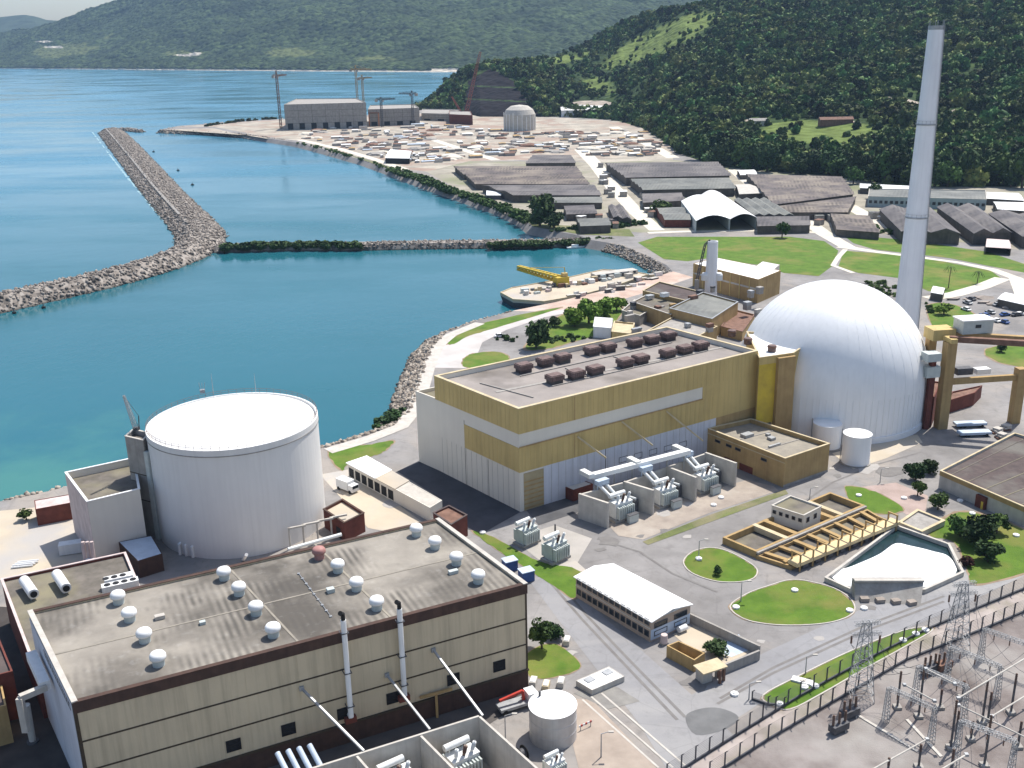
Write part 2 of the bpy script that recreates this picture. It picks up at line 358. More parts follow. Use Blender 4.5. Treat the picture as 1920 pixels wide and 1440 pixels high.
lawns=[[(1283,1052),(1300,1035),(1330,1028),(1360,1033),(1395,1050),(1418,1068),(1412,1084),(1385,1091),(1345,1090),(1310,1080),(1290,1068)],
[(1370,1138),(1400,1115),(1440,1100),(1485,1088),(1530,1094),(1570,1107),(1597,1128),(1598,1150),(1560,1166),(1500,1172),(1440,1170),(1395,1160)],
[(1432,1305),(1500,1268),(1600,1220),(1700,1182),(1748,1180),(1700,1210),(1620,1254),(1540,1300),(1480,1330),(1450,1322)],
[(1742,1002),(1790,962),(1860,968),(1925,995),(2020,1035),(1930,1072),(1830,1096),(1814,1072),(1790,1018)],
[(885,995),(930,1010),(1010,1052),(1090,1072),(1078,1122),(1040,1100),(985,1065),(930,1030)],
[(985,1228),(1040,1208),(1088,1250),(1030,1272),(990,1265)],
[(615,850),(640,836),(690,834),(738,826),(718,848),(690,858),(652,872),(640,882)],
[(840,640),(900,608),(1020,582),(1050,578),(960,606),(880,630),(850,645)],
[(866,682),(880,665),(930,660),(955,672),(920,688),(885,692)],
[(985,650),(1050,592),(1140,572),(1168,585),(1130,622),(1080,640),(1020,655)],
[(1740,572),(1800,575),(1835,602),(1760,622)],[(1850,655),(1960,640),(1990,690),(1880,682)],
[(1586,912),(1640,922),(1695,955),(1645,964),(1600,944)]]
def jit(q,a,s_=1.): 
    cu=sum(p[0] for p in q)/len(q); cv=sum(p[1] for p in q)/len(q); r_=random.Random(int(cu*7+cv)); return [(cu+(u-cu)*s_+r_.uniform(-a,a),cv+(v-cv)*s_+r_.uniform(-a,a)*.5) for u,v in q]
M['soil']=mat('bare soil',(.30,.22,.15),(.20,.15,.10),.3,.95)
for q in lawns: sheet('soil_edge',jit(smooth_px(q,6),1.5,1.035),M['soil'],.046); sheet('lawn',jit(smooth_px(q,7),1.7,.985),M['lawn'],.06)
for q in ([(1030,1090),(1090,1160),(1170,1245),(1270,1350)],[(1042,1086),(1102,1156),(1182,1240),(1285,1345)],[(1345,1320),(1450,1262),(1620,1184),(1770,1128)],[(1350,1310),(1450,1252),(1620,1174),(1770,1118)],[(1120,1010),(1200,1035),(1260,1075),(1345,1110)],[(1480,960),(1560,905),(1640,872),(1720,850)]): strip('tyre_marks',q,.55,M['stain0'],.0455)
tr_=random.Random(9)
for k in range(26):
    u,v=tr_.choice([(1180,1010),(1250,1190),(1120,1230),(1350,1290),(1480,1215),(1650,1150),(760,960),(720,930),(1560,880),(1680,870),(1230,960),(1300,1010)]); u+=tr_.uniform(-60,60); v+=tr_.uniform(-22,22); r_=tr_.uniform(7,24)
    sheet('stain',jit([(u+r_*math.cos(a)*tr_.uniform(.6,1.3),v+r_*.45*math.sin(a)*tr_.uniform(.6,1.3)) for a in np.linspace(0,6.28,9)[:-1]],1.),M['stain%d'%(k%2)],.0465+.0006*k)
for q in ([(1196,455),(1232,444),(1480,444),(1545,452),(1572,470),(1562,498),(1535,518),(1470,512),(1430,498),(1330,484),(1290,490),(1245,486)],
 [(1582,470),(1720,481),(1858,508),(1878,522),(1840,540),(1780,550),(1740,546),(1690,522),(1610,512),(1572,500)],
 [(1580,440),(1700,450),(1850,472),(1930,498),(1925,512),(1850,498),(1780,484),(1640,468),(1600,456)]): sheet('lawn',q,M['lawn'],.05)
sheet('grass_bank',[(1205,1016),(1330,966),(1472,918),(1478,926),(1340,976),(1215,1022)],M['scrub'],.06)
sheet('shore_grass',[(640,286),(700,303),(745,318),(820,345),(900,370),(985,408),(1010,420),(1180,430),(1190,444),(1090,440),(1000,425),(985,412),(945,392),(880,370),(800,343),(740,321),(680,300)],M['scrub'],.06)
strip('road',[(1090,280),(1118,310),(1150,352),(1195,400),(1232,432)],[14,12,11,10,9],M['path'],.08)
strip('road',[(1375,318),(1430,362),(1490,398),(1545,438),(1590,464)],[10,10,9,9,8],M['path'],.08)
strip('road',[(1215,437),(1290,434),(1380,433),(1450,432),(1530,436)],5,M['path'],.09)
strip('path',[(1575,462),(1640,472),(1720,482),(1800,493),(1862,506),(1905,522),(1925,560)],[8,5,4,4,5,6,8],M['path'],.09)
strip('path',[(1585,468),(1572,482),(1562,498),(1600,512)],2.5,M['path'],.10)
strip('path',[(1880,522),(1840,538),(1790,552),(1740,560)],7,M['path'],.085)
strip('road',[(1590,385),(1620,402),(1660,420),(1700,438)],10,M['path'],.08)
strip('road',[(1150,238),(1200,262),(1262,296)],12,M['path'],.08)
strip('road',[(800,258),(860,278),(930,300)],9,M['path'],.08)
strip('road',[(560,262),(640,280),(700,298),(760,318)],8,M['path'],.09)
sheet('gravel_yard',[(1140,985),(1180,960),(1300,930),(1400,900),(1450,912),(1460,920),(1330,962),(1205,1012),(1160,1005)],mat('brownish gravel',(.36,.31,.26),(.25,.21,.18),.2,.95,.2,4,c3=(.42,.38,.33),sc3=.06),.04)
sheet('gravel_yard',[(1600,915),(1680,905),(1740,930),(1735,960),(1700,965),(1650,935)],mat('pinkish gravel',(.40,.31,.28),(.3,.23,.2),.2,.95,.2,4),.042)
sheet('gravel_yard',[(1560,850),(1640,830),(1720,815),(1730,830),(1660,860),(1600,880)],M['tanyard'],.042)
sheet('gravel_yard',[(1010,1062),(1080,1052),(1100,1070),(1075,1075)],M['tanyard'],.047)
sheet('gravel_yard',[(960,1010),(1040,985),(1110,1010),(1080,1060),(1010,1050)],mat('slab concrete',(.40,.37,.34),(.32,.3,.27),.15,.9),.042)
sheet('asphalt_patch',smooth_px([(1285,1345),(1310,1330),(1350,1328),(1385,1345),(1360,1368),(1305,1378)]),mat('dark patch',(.16,.16,.16),(.12,.12,.12),.3,.9),.043)
sheet('asphalt_patch',[(1075,1300),(1130,1280),(1160,1290),(1200,1315),(1140,1330)],mat('oil stained patch',(.25,.24,.22),(.17,.16,.15),.3,.9),.043)
sheet('plaza',[(1075,1310),(1110,1312),(1250,1460),(1100,1500),(1075,1400)],mat('brown plaza',(.36,.30,.25),(.28,.23,.19),.25,.95),.041)
for _a,_b in (((1092,1312),(1235,1440)),((1108,1306),(1262,1440)),((1128,1300),(1290,1440))): strip('kerb_line',[_a,_b],.35,M['conc_l'],.06)
strip('road',[(1020,1080),(1080,1150),(1160,1235),(1260,1340),(1340,1440)],[7,8,10,12,14],M['road'],.02)
strip('road',[(1330,1330),(1450,1255),(1620,1175),(1760,1120),(1930,1040)],9,M['road'],.025)
sheet('painted_shadow',[(745,884),(790,862),(985,955),(905,1000),(850,985),(800,950),(830,938)],mat('shadow painted asphalt',(.075,.075,.085),(.05,.05,.058),.2,.9),.048)  # cast shadow of the ochre hall put into the asphalt colour
sheet('painted_shadow',[(985,955),(1085,925),(1100,955),(1010,985)],mat('shadow painted asphalt apron',(.10,.10,.105),(.07,.07,.075),.2,.9),.049)  # shade at the hall's foot towards the bays, put into the ground colour
strip('promenade',[(615,846),(690,824),(752,800),(778,768),(790,735),(803,690),(820,650),(846,628),(900,606)],4.5,M['conc_l'],.10)
strip('path',[(845,690),(870,640),(930,615),(1010,592),(1080,580)],[14,14,10,7,5],mat('pale paving',(.50,.47,.45),(.42,.39,.37),.15,.95),.04)
# ---------------------------------------------------------------- hills
def hill_mat(name,green1,green2,grass,rock,sand,vor,bump):
    m,t,b=nt(name); L=t.links; b.inputs['Roughness'].default_value=.95; b.inputs['Specular IOR Level'].default_value=.1
    p=posn(t)
    v=N(t,'ShaderNodeTexVoronoi'); v.inputs['Scale'].default_value=vor; v.inputs['Randomness'].default_value=1; L.new(p,v.inputs['Vector'])
    sr=N(t,'ShaderNodeSeparateColor'); L.new(v.outputs['Color'],sr.inputs[0])
    col=ramp(t,sr.outputs[0],[(.1,green2),(.9,green1)])
    col=mixc(t,ramp(t,nz(t,p,vor*.12,5),[(.42,(0,0,0)),(.7,(.8,.8,.8))]),col,tuple(x*.6 for x in green2))
    at=N(t,'ShaderNodeVertexColor'); at.layer_name='kind'; sc=N(t,'ShaderNodeSeparateColor'); L.new(at.outputs[0],sc.inputs[0])
    pn=nz(t,p,vor*.25,5)
    for k,cc in ((0,grass),(1,rock),(2,sand)):
        f=N(t,'ShaderNodeMath',operation='MULTIPLY_ADD'); L.new(sc.outputs[k],f.inputs[0]); f.inputs[1].default_value=1.6; 
        g2=N(t,'ShaderNodeMath',operation='MULTIPLY_ADD'); L.new(pn,g2.inputs[0]); g2.inputs[1].default_value=1.2; g2.inputs[2].default_value=-.9; L.new(g2.outputs[0],f.inputs[2])
        st=N(t,'ShaderNodeMapRange'); st.inputs[1].default_value=.35; st.inputs[2].default_value=.55; L.new(f.outputs[0],st.inputs[0])
        c2=ramp(t,nz(t,p,vor*.6,6),[(.35,tuple(x*.62 for x in cc)),(.65,cc)])
        col=mixc(t,st.outputs[0],col,c2)
    L.new(col,b.inputs['Base Color'])
    bp=N(t,'ShaderNodeBump'); bp.inputs['Strength'].default_value=1.; bp.inputs['Distance'].default_value=bump
    iv=N(t,'ShaderNodeMath',operation='SUBTRACT'); iv.inputs[0].default_value=1; L.new(v.outputs['Distance'],iv.inputs[1])
    L.new(iv.outputs[0],bp.inputs['Height']); L.new(bp.outputs[0],b.inputs['Normal'])
    return m
def terrain(name,us,foot,ridge,rdist,nu,nr,m,prof,amp,nsc,canopy,mask,z0=0.,smax=1.35,spow=1.):
    uu=np.linspace(us[0],us[1],nu); verts=[];cols=[];meta=[]
    for u in uu:
        a=P(u,foot(u),0.); df=math.hypot(a.x,a.y); dx,dy=a.x/df,a.y/df; dr=df+rdist(u)
        zr=H((dx*dr,dy*dr),ridge(u)); meta.append((dx,dy,df,dr,zr))
        for k in range(nr):
            s=(k/(nr-1))**spow*smax; d=df+(dr-df)*s; x,y=dx*d,dy*d
            h=zr*prof(s,u) if s<=1 else zr*(1-(s-1)*.5)
            wgt=min(1,s*3)*max(.0,1-.0*s)
            nn=noise.fractal(Vector((x,y,0))*nsc,1.,2.,5)*amp*wgt*(0.25 if .85<s<1.1 else 1)
            cc=0
            if canopy and s>.012:
                dist,_=noise.voronoi(Vector((x/canopy,y/canopy,0)))[:2]; cc=(1-min(1,dist[0]))*canopy*.55
            mk=mask(u,s,x,y,h+nn)
            cc*=(1-max(mk))
            verts.append((x,y,h+nn+cc+z0)); cols.append(mk)
    fs=[]
    for i in range(nu-1):
        for k in range(nr-1):
            q=i*nr+k; fs.append((q,q+nr,q+nr+1,q+1))
    me=bpy.data.meshes.new(name); me.from_pydata(verts,[],fs); me.materials.append(m)
    ca=me.color_attributes.new('kind','FLOAT_COLOR','POINT'); ca.data.foreach_set('color',np.array([(c[0],c[1],c[2],1) for c in cols],dtype=np.float32).ravel())
    ob=bpy.data.objects.new(name,me); COL.objects.link(ob); ob['kind']='structure'
    return ob,uu,meta,np.array(verts).reshape(nu,nr,3)
def blob(u,v,cu,cv,ru,rv,ang=0.):
    c,s=math.cos(ang),math.sin(ang); du,dv=u-cu,v-cv; a=(c*du+s*dv)/ru; b_=(-s*du+c*dv)/rv
    return max(0.,1.-math.sqrt(a*a+b_*b_)**1.)
# right hill with forest ------------------------------------------------------
rf=pl([780,800,850,900,1000,1050,1150,1200,1240,1275,1330,1400,1560,1700,1920,2400],[206,205,208,219,219,219,225,238,262,288,308,318,330,350,350,365])
rr=pl([780,800,815,830,850,870,900,1000,1050,1100,1160,1200,1300,1400,1600,1900,2400],[203,198,184,166,148,136,126,114,104,84,46,34,10,-12,-60,-120,-160])
rd=pl([780,800,830,870,900,1000,1060,1100,1300,1600,2400],[60,90,170,260,300,330,480,650,950,1150,1200])
def rmask(u,s,x,y,z):
    pu,pv=proj((x,y,z))
    g=max(blob(pu,pv,1535,248,165,34,0.02)*1.5,blob(pu,pv,1240,75,190,38,-.42)*1.25,blob(pu,pv,1120,160,120,50,.2)*.6,blob(pu,pv,1060,110,120,25,-.2)*.7,blob(pu,pv,1850,330,90,22,.2)*.8)
    r=0.
    if 868<pu<1012:
        vt=np.interp(pu,[868,880,920,960,1010],[200,150,128,150,214])
        if pv>vt: r=1. if min(abs(pv-163-(pu-930)*.04),abs(pv-188-(pu-930)*.05))>1.6 else .35
    d=max(blob(pu,pv,1700,192,60,9,.22)*1.5,blob(pu,pv,1800,212,30,9,.1)*1.5,blob(pu,pv,1420,226,40,7)*1.2,blob(pu,pv,1570,228,70,6,.03)*1.2,blob(pu,pv,1110,196,70,12)*1.4,blob(pu,pv,1890,322,50,6,.15))
    if r: g=d=0.
    return (min(1,g),r,min(1,d))
def rprof(s,u):
    a=.35*s+.65*s**1.6 if u>1030 else s**.75
    return a
M['hill']=hill_mat('forested hillside',(.050,.082,.025),(.024,.044,.016),(.15,.20,.055),(.017,.014,.017),(.42,.36,.30),.09,2.5)
hill,huu,hmeta,hv=terrain('hillside',(782,2350),rf,rr,rd,330,120,M['hill'],rprof,9.,.009,0,rmask,spow=1.15)
def hill_z(u,s):
    """interpolated hill point at (u,s)"""
    i=min(len(huu)-2,max(0,int((u-huu[0])/(huu[1]-huu[0])))); nr=hv.shape[1]; k=min(nr-2,max(0,int(min(1.,s/1.35)**(1/1.15)*(nr-1))))
    return hv[i,k],hv[i+1,k+1]
# far hill across the bay -----------------------------------------------------
ff=pl([-600,0,500,850,1000,1700],[126.,127.,131.,133.,132.,128.])
fr=pl([-600,-400,0,60,120,180,250,400,700,1000,1200,1330,1450,1700],[85,76,64,57,41,18,-4,-70,-95,-60,-25,2,22,40])
fd=pl([-600,0,250,500,1000,1700],[900,1100,1500,1900,1800,1800])
def fmask(u,s,x,y,z):
    pu,pv=proj((x,y,z))
    g=max(blob(pu,pv,120,95,150,28,-.1)*.8,blob(pu,pv,550,98,130,22)*.75,blob(pu,pv,340,100,90,14)*.7,blob(pu,pv,700,110,150,16)*.6,blob(pu,pv,200,70,60,25,-.6)*.55)
    d=.0
    if s<.012 : d=.75+.5*noise.noise(Vector((x*.01,y*.01,3)))
    if abs(pu-833)<24 and s<.03: d=1.
    d=max(d,blob(pu,pv,100,88,30,4)*1.,blob(pu,pv,350,103,40,4)*1.1,blob(pu,pv,365,100,20,4)*1.2,blob(pu,pv,85,78,30,3))
    return (g,0.,min(1,d))
M['hillf']=hill_mat('far forested hillside',(.062,.092,.034),(.018,.031,.014),(.125,.15,.055),(.2,.15,.12),(.55,.5,.42),.045,9.)
terrain('far_hill',(-500,1560),ff,fr,fd,760,190,M['hillf'],lambda s,u:.25*s+.75*s**1.35,34.,.0026,26.,fmask,z0=WZ+.5,spow=1.3)
# distant ranges --------------------------------------------------------------
dr_=pl([-900,-400,-100,0,40,60,80,100,130,160,200,240,300,600],[50,55,38,33,28,26,29,36,38,30,17,9,14,30])
M['hilld']=hill_mat('distant range',(.05,.07,.035),(.035,.05,.026),(.2,.2,.1),(.2,.15,.12),(.5,.45,.36),.01,6.)
terrain('distant_hills',(-700,500),pl([-900,900],[118,115]),dr_,pl([-900,900],[1800,1800]),160,60,M['hilld'],lambda s,u:s**1.1,40.,.0012,0,lambda *a:(0,0,0),z0=WZ)
# ---------------------------------------------------------------- tree crowns
def ico(sub):
    bm=bmesh.new(); bmesh.ops.create_icosphere(bm,subdivisions=sub,radius=1.); V=np.array([v.co[:] for v in bm.verts]); T=np.array([[v.index for v in f.verts] for f in bm.faces]); bm.free(); return V,T
ICO1=ico(1); ICO2=ico(2)
def crown(seed,nclump,nleaf,leaf,flat=.8,core=.62):
    """unit crown (radius about 1, centre at 0): leaf quads gathered in clumps around a rough core"""
    g=np.random.default_rng(seed); Vs=[];Ts=[];o=0
    cl=g.normal(size=(nclump,3)); cl/=np.linalg.norm(cl,axis=1)[:,None]; cl*=(g.uniform(.35,.78,(nclump,1))); cl[:,2]*=flat
    cr=g.uniform(.28,.5,nclump)
    V,T=ICO2
    for c,r in [((0,0,0),core*.85)]+[(cl[i],cr[i]*core*1.1) for i in range(nclump)]:
        d=V*(r*(1+.25*g.normal(size=(len(V),1))))*np.array([1,1,flat])+np.array(c)
        Vs.append(d);Ts.append(T+o);o+=len(d)
    k=g.integers(0,nclump,nleaf); d=g.normal(size=(nleaf,3)); d[:,2]+=.35; d/=np.linalg.norm(d,axis=1)[:,None]
    pos=cl[k]+d*(cr[k]*g.uniform(.75,1.2,nleaf))[:,None]
    nrm=d+.9*g.normal(size=(nleaf,3)); nrm/=np.linalg.norm(nrm,axis=1)[:,None]
    a=np.cross(nrm,g.normal(size=(nleaf,3))); a/=np.linalg.norm(a,axis=1)[:,None]; b=np.cross(nrm,a)
    sz=(leaf*g.uniform(.6,1.4,nleaf))[:,None]; a=a*sz; b=b*sz*.7
    q=np.stack([pos-a-b*.3,pos+a*.2-b,pos+a+b*.3,pos-a*.2+b],1).reshape(-1,3)
    i=np.arange(nleaf)*4+o; Ts.append(np.concatenate([np.stack([i,i+1,i+2],1),np.stack([i,i+2,i+3],1)])); Vs.append(q)
    return np.concatenate(Vs),np.concatenate(Ts)
def mesh_of(name,V,T,m):
    ob=np_mesh(name,V,T,m); me=ob.data; bpy.data.objects.remove(ob); return me
# forest on the right hillside: one uncountable mass (points + instanced crowns)
ccol=bpy.data.collections.new('forest_crowns')
for k in range(10):
    V,T=crown(100+k,4+k%5,130+10*k,.2+.012*k,(.7,.85,1.,1.25,.6)[k%5],(.62,.5)[k%2])
    ob=bpy.data.objects.new('forest_crown',mesh_of('forest_crown',V,T,M['forest'])); ccol.objects.link(ob)
pts=[];scl=[]
while len(pts)<15500:
    u=random.uniform(785,2340); i=min(len(huu)-2,int((u-huu[0])/(huu[1]-huu[0]))); dx,dy,df,dr,zr=hmeta[i]
    s=random.uniform(0.0,1.06); d=df+(dr-df)*s
    if random.random()>d/3000.*((dr-df)/1200.)*1.15: continue
    a,b_=hill_z(u,s); f1=random.random(); x,y,z=(a[0]+(b_[0]-a[0])*f1,a[1]+(b_[1]-a[1])*f1,a[2]+(b_[2]-a[2])*f1)
    mk=rmask(u,s,x,y,z)
    if mk[1]>.1 or random.random()<mk[2]*2.2: continue
    if random.random()<min(.90,max(0,mk[0]-.1)*1.7): continue
    r=random.choice((random.uniform(3.,5.5),random.uniform(4.5,8.5)))*(1.-.35*min(1,mk[0]*2)); pts.append((x,y,z+r*.55)); scl.append(r)
me=bpy.data.meshes.new('forest'); me.from_pydata(pts,[],[])
at=me.attributes.new('scl','FLOAT','POINT'); at.data.foreach_set('value',np.array(scl,dtype=np.float32))
fo=bpy.data.objects.new('forest',me); COL.objects.link(fo); tag(fo,'dense dark green forest covering the right hillside','forest',kind='stuff'); me.materials.append(M['forest'])
ng=bpy.data.node_groups.new('scatter crowns','GeometryNodeTree')
ng.interface.new_socket('Geometry',in_out='INPUT',socket_type='NodeSocketGeometry'); ng.interface.new_socket('Geometry',in_out='OUTPUT',socket_type='NodeSocketGeometry')
gi=ng.nodes.new('NodeGroupInput'); go=ng.nodes.new('NodeGroupOutput'); ip=ng.nodes.new('GeometryNodeInstanceOnPoints')
ci=ng.nodes.new('GeometryNodeCollectionInfo'); ci.inputs['Collection'].default_value=ccol; ci.inputs['Separate Children'].default_value=True; ci.inputs['Reset Children'].default_value=True
na=ng.nodes.new('GeometryNodeInputNamedAttribute'); na.data_type='FLOAT'; na.inputs['Name'].default_value='scl'
rv=ng.nodes.new('FunctionNodeRandomValue'); rv.data_type='FLOAT_VECTOR'; rv.inputs[1].default_value=(.25,.25,6.28)
L=ng.links; L.new(gi.outputs[0],ip.inputs['Points']); L.new(ci.outputs[0],ip.inputs['Instance']); ip.inputs['Pick Instance'].default_value=True
L.new(rv.outputs[0],ip.inputs['Rotation']); L.new(na.outputs[0],ip.inputs['Scale']); L.new(ip.outputs[0],go.inputs[0])
mo=fo.modifiers.new('scatter','NODES'); mo.node_group=ng
# individual trees --------------------------------------------------------------
TREEM={}
def tree_proto(key,m,seed,nleaf=900,flat=.85,trunk_h=.9,nclump=13):
    V,T=crown(seed,nclump,nleaf,.15,flat,.40); V=V.copy(); V[:,2]+=trunk_h+.55
    mb=MB(); mb.tube((0,0,-.05),(.03,.02,trunk_h),.10,.06,8)
    g=random.Random(seed)
    for k in range(5):
        an=k*1.26+g.random(); mb.tube((.02,.01,trunk_h*g.uniform(.6,.95)),(math.cos(an)*.5,math.sin(an)*.5,trunk_h+g.uniform(.2,.6)),.045,.015,6)
    TREEM[key]=(mesh_of('crown',V,T,m),mb,trunk_h+.55+flat)
    me=bpy.data.meshes.new('trunk'); me.from_pydata(mb.v,[],mb.f); me.materials.append(M['trunk']); TREEM[key]=(TREEM[key][0],me,TREEM[key][2])
tree_proto('round',M['leaf'],11); tree_proto('round2',M['leaf'],12,trunk_h=.6)
tree_proto('dark',M['leaf_d'],13,1000,.9,.55); tree_proto('dark2',M['leaf_d'],14,1000,.8,.5)
tree_proto('light',M['leaf_l'],15,900,.65,.45); tree_proto('light2',M['leaf_l'],18,900,.7,.5); tree_proto('red',M['leaf_r'],16,700,.7,.3)
def tree(key,base,r,label,group=None,name='tree',hs=1.):
    c,t_,hh=TREEM[key]; root=thing(name,label,'tree',base,group)
    for n_,me in (('crown',c),('trunk',t_)):
        o=bpy.data.objects.new(n_,me); COL.objects.link(o); o.parent=root
    root.scale=(r,r,r*hs); root.rotation_euler=(0,0,random.uniform(0,6.28)); return root
def mpp(p): return math.dist(p,(0,0,CZ))/F   # metres per survey pixel at a point
def tree_px(key,u,v,wpx,label,group=None,hs=1.,name='tree'):
    b=P(u,v,0.); return tree(key,b,wpx*mpp(b)*.5,label,group,name,hs)
# trees along the foot of the right hill, one by one
gi_=0
for u in np.linspace(1268,1990,34):
    for row in range(2):
        uu_=u+random.uniform(-9,9); vf=rf(uu_)-2-row*11+random.uniform(-3,5)
        b=P(uu_,vf,0.)
        key=random.choice(['dark','dark2','dark','round','round2'])
        tree(key,b,random.uniform(6,10.),'tall dark broadleaf tree in the row along the foot of the forested hill','trees along the foot of the forested hill','broadleaf_tree',random.uniform(.85,1.25))
TR=[('dark',1005,652,52,'dark green round tree on the lawn behind the ochre turbine hall, between shore and hut',1.),
('light',1078,612,44,'bright green low tree nearest the sea in the clump behind the ochre turbine hall',.9),
('light2',1104,606,50,'largest bright green tree in the clump beside the white roofed hut',1.),
('light',1132,592,46,'bright green tree of the clump between hut and barge quay',.8),
('light2',1156,583,36,'rightmost bright green tree of the clump by the grey flat roofs',.8),
('dark2',1040,612,26,'small dark shrub like tree beside the pale path near the shore lawn',.7),
('round',1016,1216,48,'leafy tree beside the right end wall of the tan turbine building',1.1),
('dark2',1040,1196,34,'smaller dark tree next to the leafy one beside the tan turbine building',.8),
('dark',1716,900,36,'dark round tree left of the pair by the brown roofed building corner',.9),
('dark2',1742,888,30,'dark round tree right of the pair by the brown roofed building corner',.9),
('round',1720,930,26,'small thin tree below the dark pair by the brown roofed building',1.),
('round2',1758,956,32,'small green tree standing alone in front of the brown roofed building',1.),
('round2',1800,1006,44,'leftmost tree of the cluster on the lawn right of the foaming basin',.8),
('dark2',1836,1022,58,'large dark tree in the middle of the cluster right of the foaming basin',.9),
('round',1868,1000,40,'farthest tree of the cluster right of the foaming basin',.8),
('dark',1852,1054,44,'nearest dark tree of the cluster right of the foaming basin',.8),
('red',1812,1060,26,'dark red bush against the basin wall',.8),
('dark',1012,424,58,'dense dark tree on the shore where the causeway meets the land',1.),
('dark2',1040,428,36,'lower dark tree beside the dense shore tree at the causeway end',.8),
('round',1466,446,26,'single round tree beside the lawn in front of the twin white hangars',1.),
('round',1240,402,40,'spreading tree between depot road and grey roofs left of the twin hangars',.6),
('dark2',1345,1078,16,'tiny palm like shrub on the small round lawn',1.1),
('round2',1600,345,30,'light green tree at the end of the long mottled depot roof',1.),
('round',1640,372,24,'green tree at the left end of the long blue green depot building',1.),
('light2',1770,590,30,'green bush beside the crane gantry on the far side of the dome',.7),
('dark2',1878,660,18,'small dark tree on the lawn behind the gantry',1.),
('round',1700,446,14,'young tree on the edge of the right lawn behind the stack',1.),
('round',50,975,26,'dark shrubby tree beside the low red shed on the left shore',.7)]
for k,u,v,wp,lab,hs in TR: tree_px(k,u,v,wp,lab,None,hs)
# palms on the right lawn
for (u,v,lab) in ((1778,540,'slender palm on the right lawn, the left one of the pair'),(1832,532,'shorter palm on the right lawn, nearest the curved path')):
    b=P(u,v); root=thing('palm_tree',lab,'palm',b); mb=MB(); h=9. if u<1800 else 5.; mb.tube(b,b+Vector((.2,.1,h)),.22,.14,8); mb.build('trunk',M['trunk'],root)
    mb=MB()
    for k in range(11):
        an=k*.571; 
        for j in range(4):
            r0,r1=j*.7,(j+1)*.7; z0=h+.6*math.sin(j*.8)-.12*j*j; z1=h+.6*math.sin((j+1)*.8)-.12*(j+1)**2
            mb.bar(b+Vector((math.cos(an)*r0,math.sin(an)*r0,z0)),b+Vector((math.cos(an)*r1,math.sin(an)*r1,z1)),.45*(1-.2*j),.05)
    mb.build('crown',M['leaf'],root)
# bands of bushes that read as one mass
def bushes(name,px,n,r,spread,m,label,z=0.,zs=.55):
    pts=PP(px,0.); seg=[(pts[i],pts[i+1]) for i in range(len(pts)-1)]; Ls=[(b-a).length for a,b in seg]; Vs=[];Ts=[];o=0
    cr=[crown(300+k,6,110,.3,.8) for k in range(4)]
    for _ in range(n):
        a,b=random.choices(seg,Ls)[0]; q=lerp(a,b,random.random())+Vector((random.uniform(-1,1),random.uniform(-1,1),0))*spread
        V,T=random.choice(cr); rr_=random.uniform(*r); an=random.uniform(0,6.28); c,s=math.cos(an),math.sin(an)
        W=V@np.array([[c,s,0],[-s,c,0],[0,0,1]])*np.array([rr_,rr_,rr_*zs*1.3])+np.array([q.x,q.y,z+rr_*zs*.6]); Vs.append(W);Ts.append(T+o);o+=len(W)
    return np_mesh(name,np.concatenate(Vs),np.concatenate(Ts),m,label=label,cat='bushes',kind='stuff')
bushes('causeway_bushes',[(418,459),(500,456),(590,455),(668,456)],150,(1.8,3.6),2.6,M['leaf_d'],'dense dark green bushes covering the left half of the causeway',-2.2)
bushes('causeway_bushes',[(915,454),(1000,452),(1080,449),(1170,446)],130,(1.4,3.),2.4,M['leaf_d'],'dark bushes along the right half of the causeway up to the shore',-2.2)
bushes('shore_bushes',[(735,318),(790,337),(850,360),(900,375),(960,398),(1000,418)],330,(1.2,3.4),5.5,M['leaf'],'green bushes along the curved bank of the rear lagoon')
bushes('shore_bushes',[(380,238),(450,228),(530,222)],50,(2.,4.),3.,M['leaf_d'],'low dark bushes on the far spit beside the unfinished building')
bushes('shore_bushes',[(560,268),(640,288),(720,314)],60,(1.,2.6),3.,M['leaf'],'thin line of bushes on the bank by the construction ground')
bushes('depot_bushes',[(1040,432),(1120,428),(1200,420)],60,(1.2,2.8),4.,M['leaf_d'],'bushes along the front edge of the depot above the causeway')
bushes('depot_bushes',[(1560,405),(1610,425),(1660,436)],60,(1.2,2.4),7.,M['leaf'],'scrubby bushes among the ruined sheds beside the pale depot road')
bushes('rock_bushes',[(700,800),(740,770),(750,785)],26,(.8,1.9),2.5,M['leaf_d'],'dark bushes growing on the rubble bank left of the ochre turbine hall',-1.)
bushes('stack_bushes',[(1640,530),(1700,560),(1745,585)],40,(.8,2.),5.,M['leaf'],'scrub between the lawn and the foot of the tall stack')
bushes('hut_bushes',[(940,632),(985,640),(1040,640),(1100,632)],40,(.7,1.6),3.,M['leaf_d'],'low shrubs on the lawn behind the ochre turbine hall')
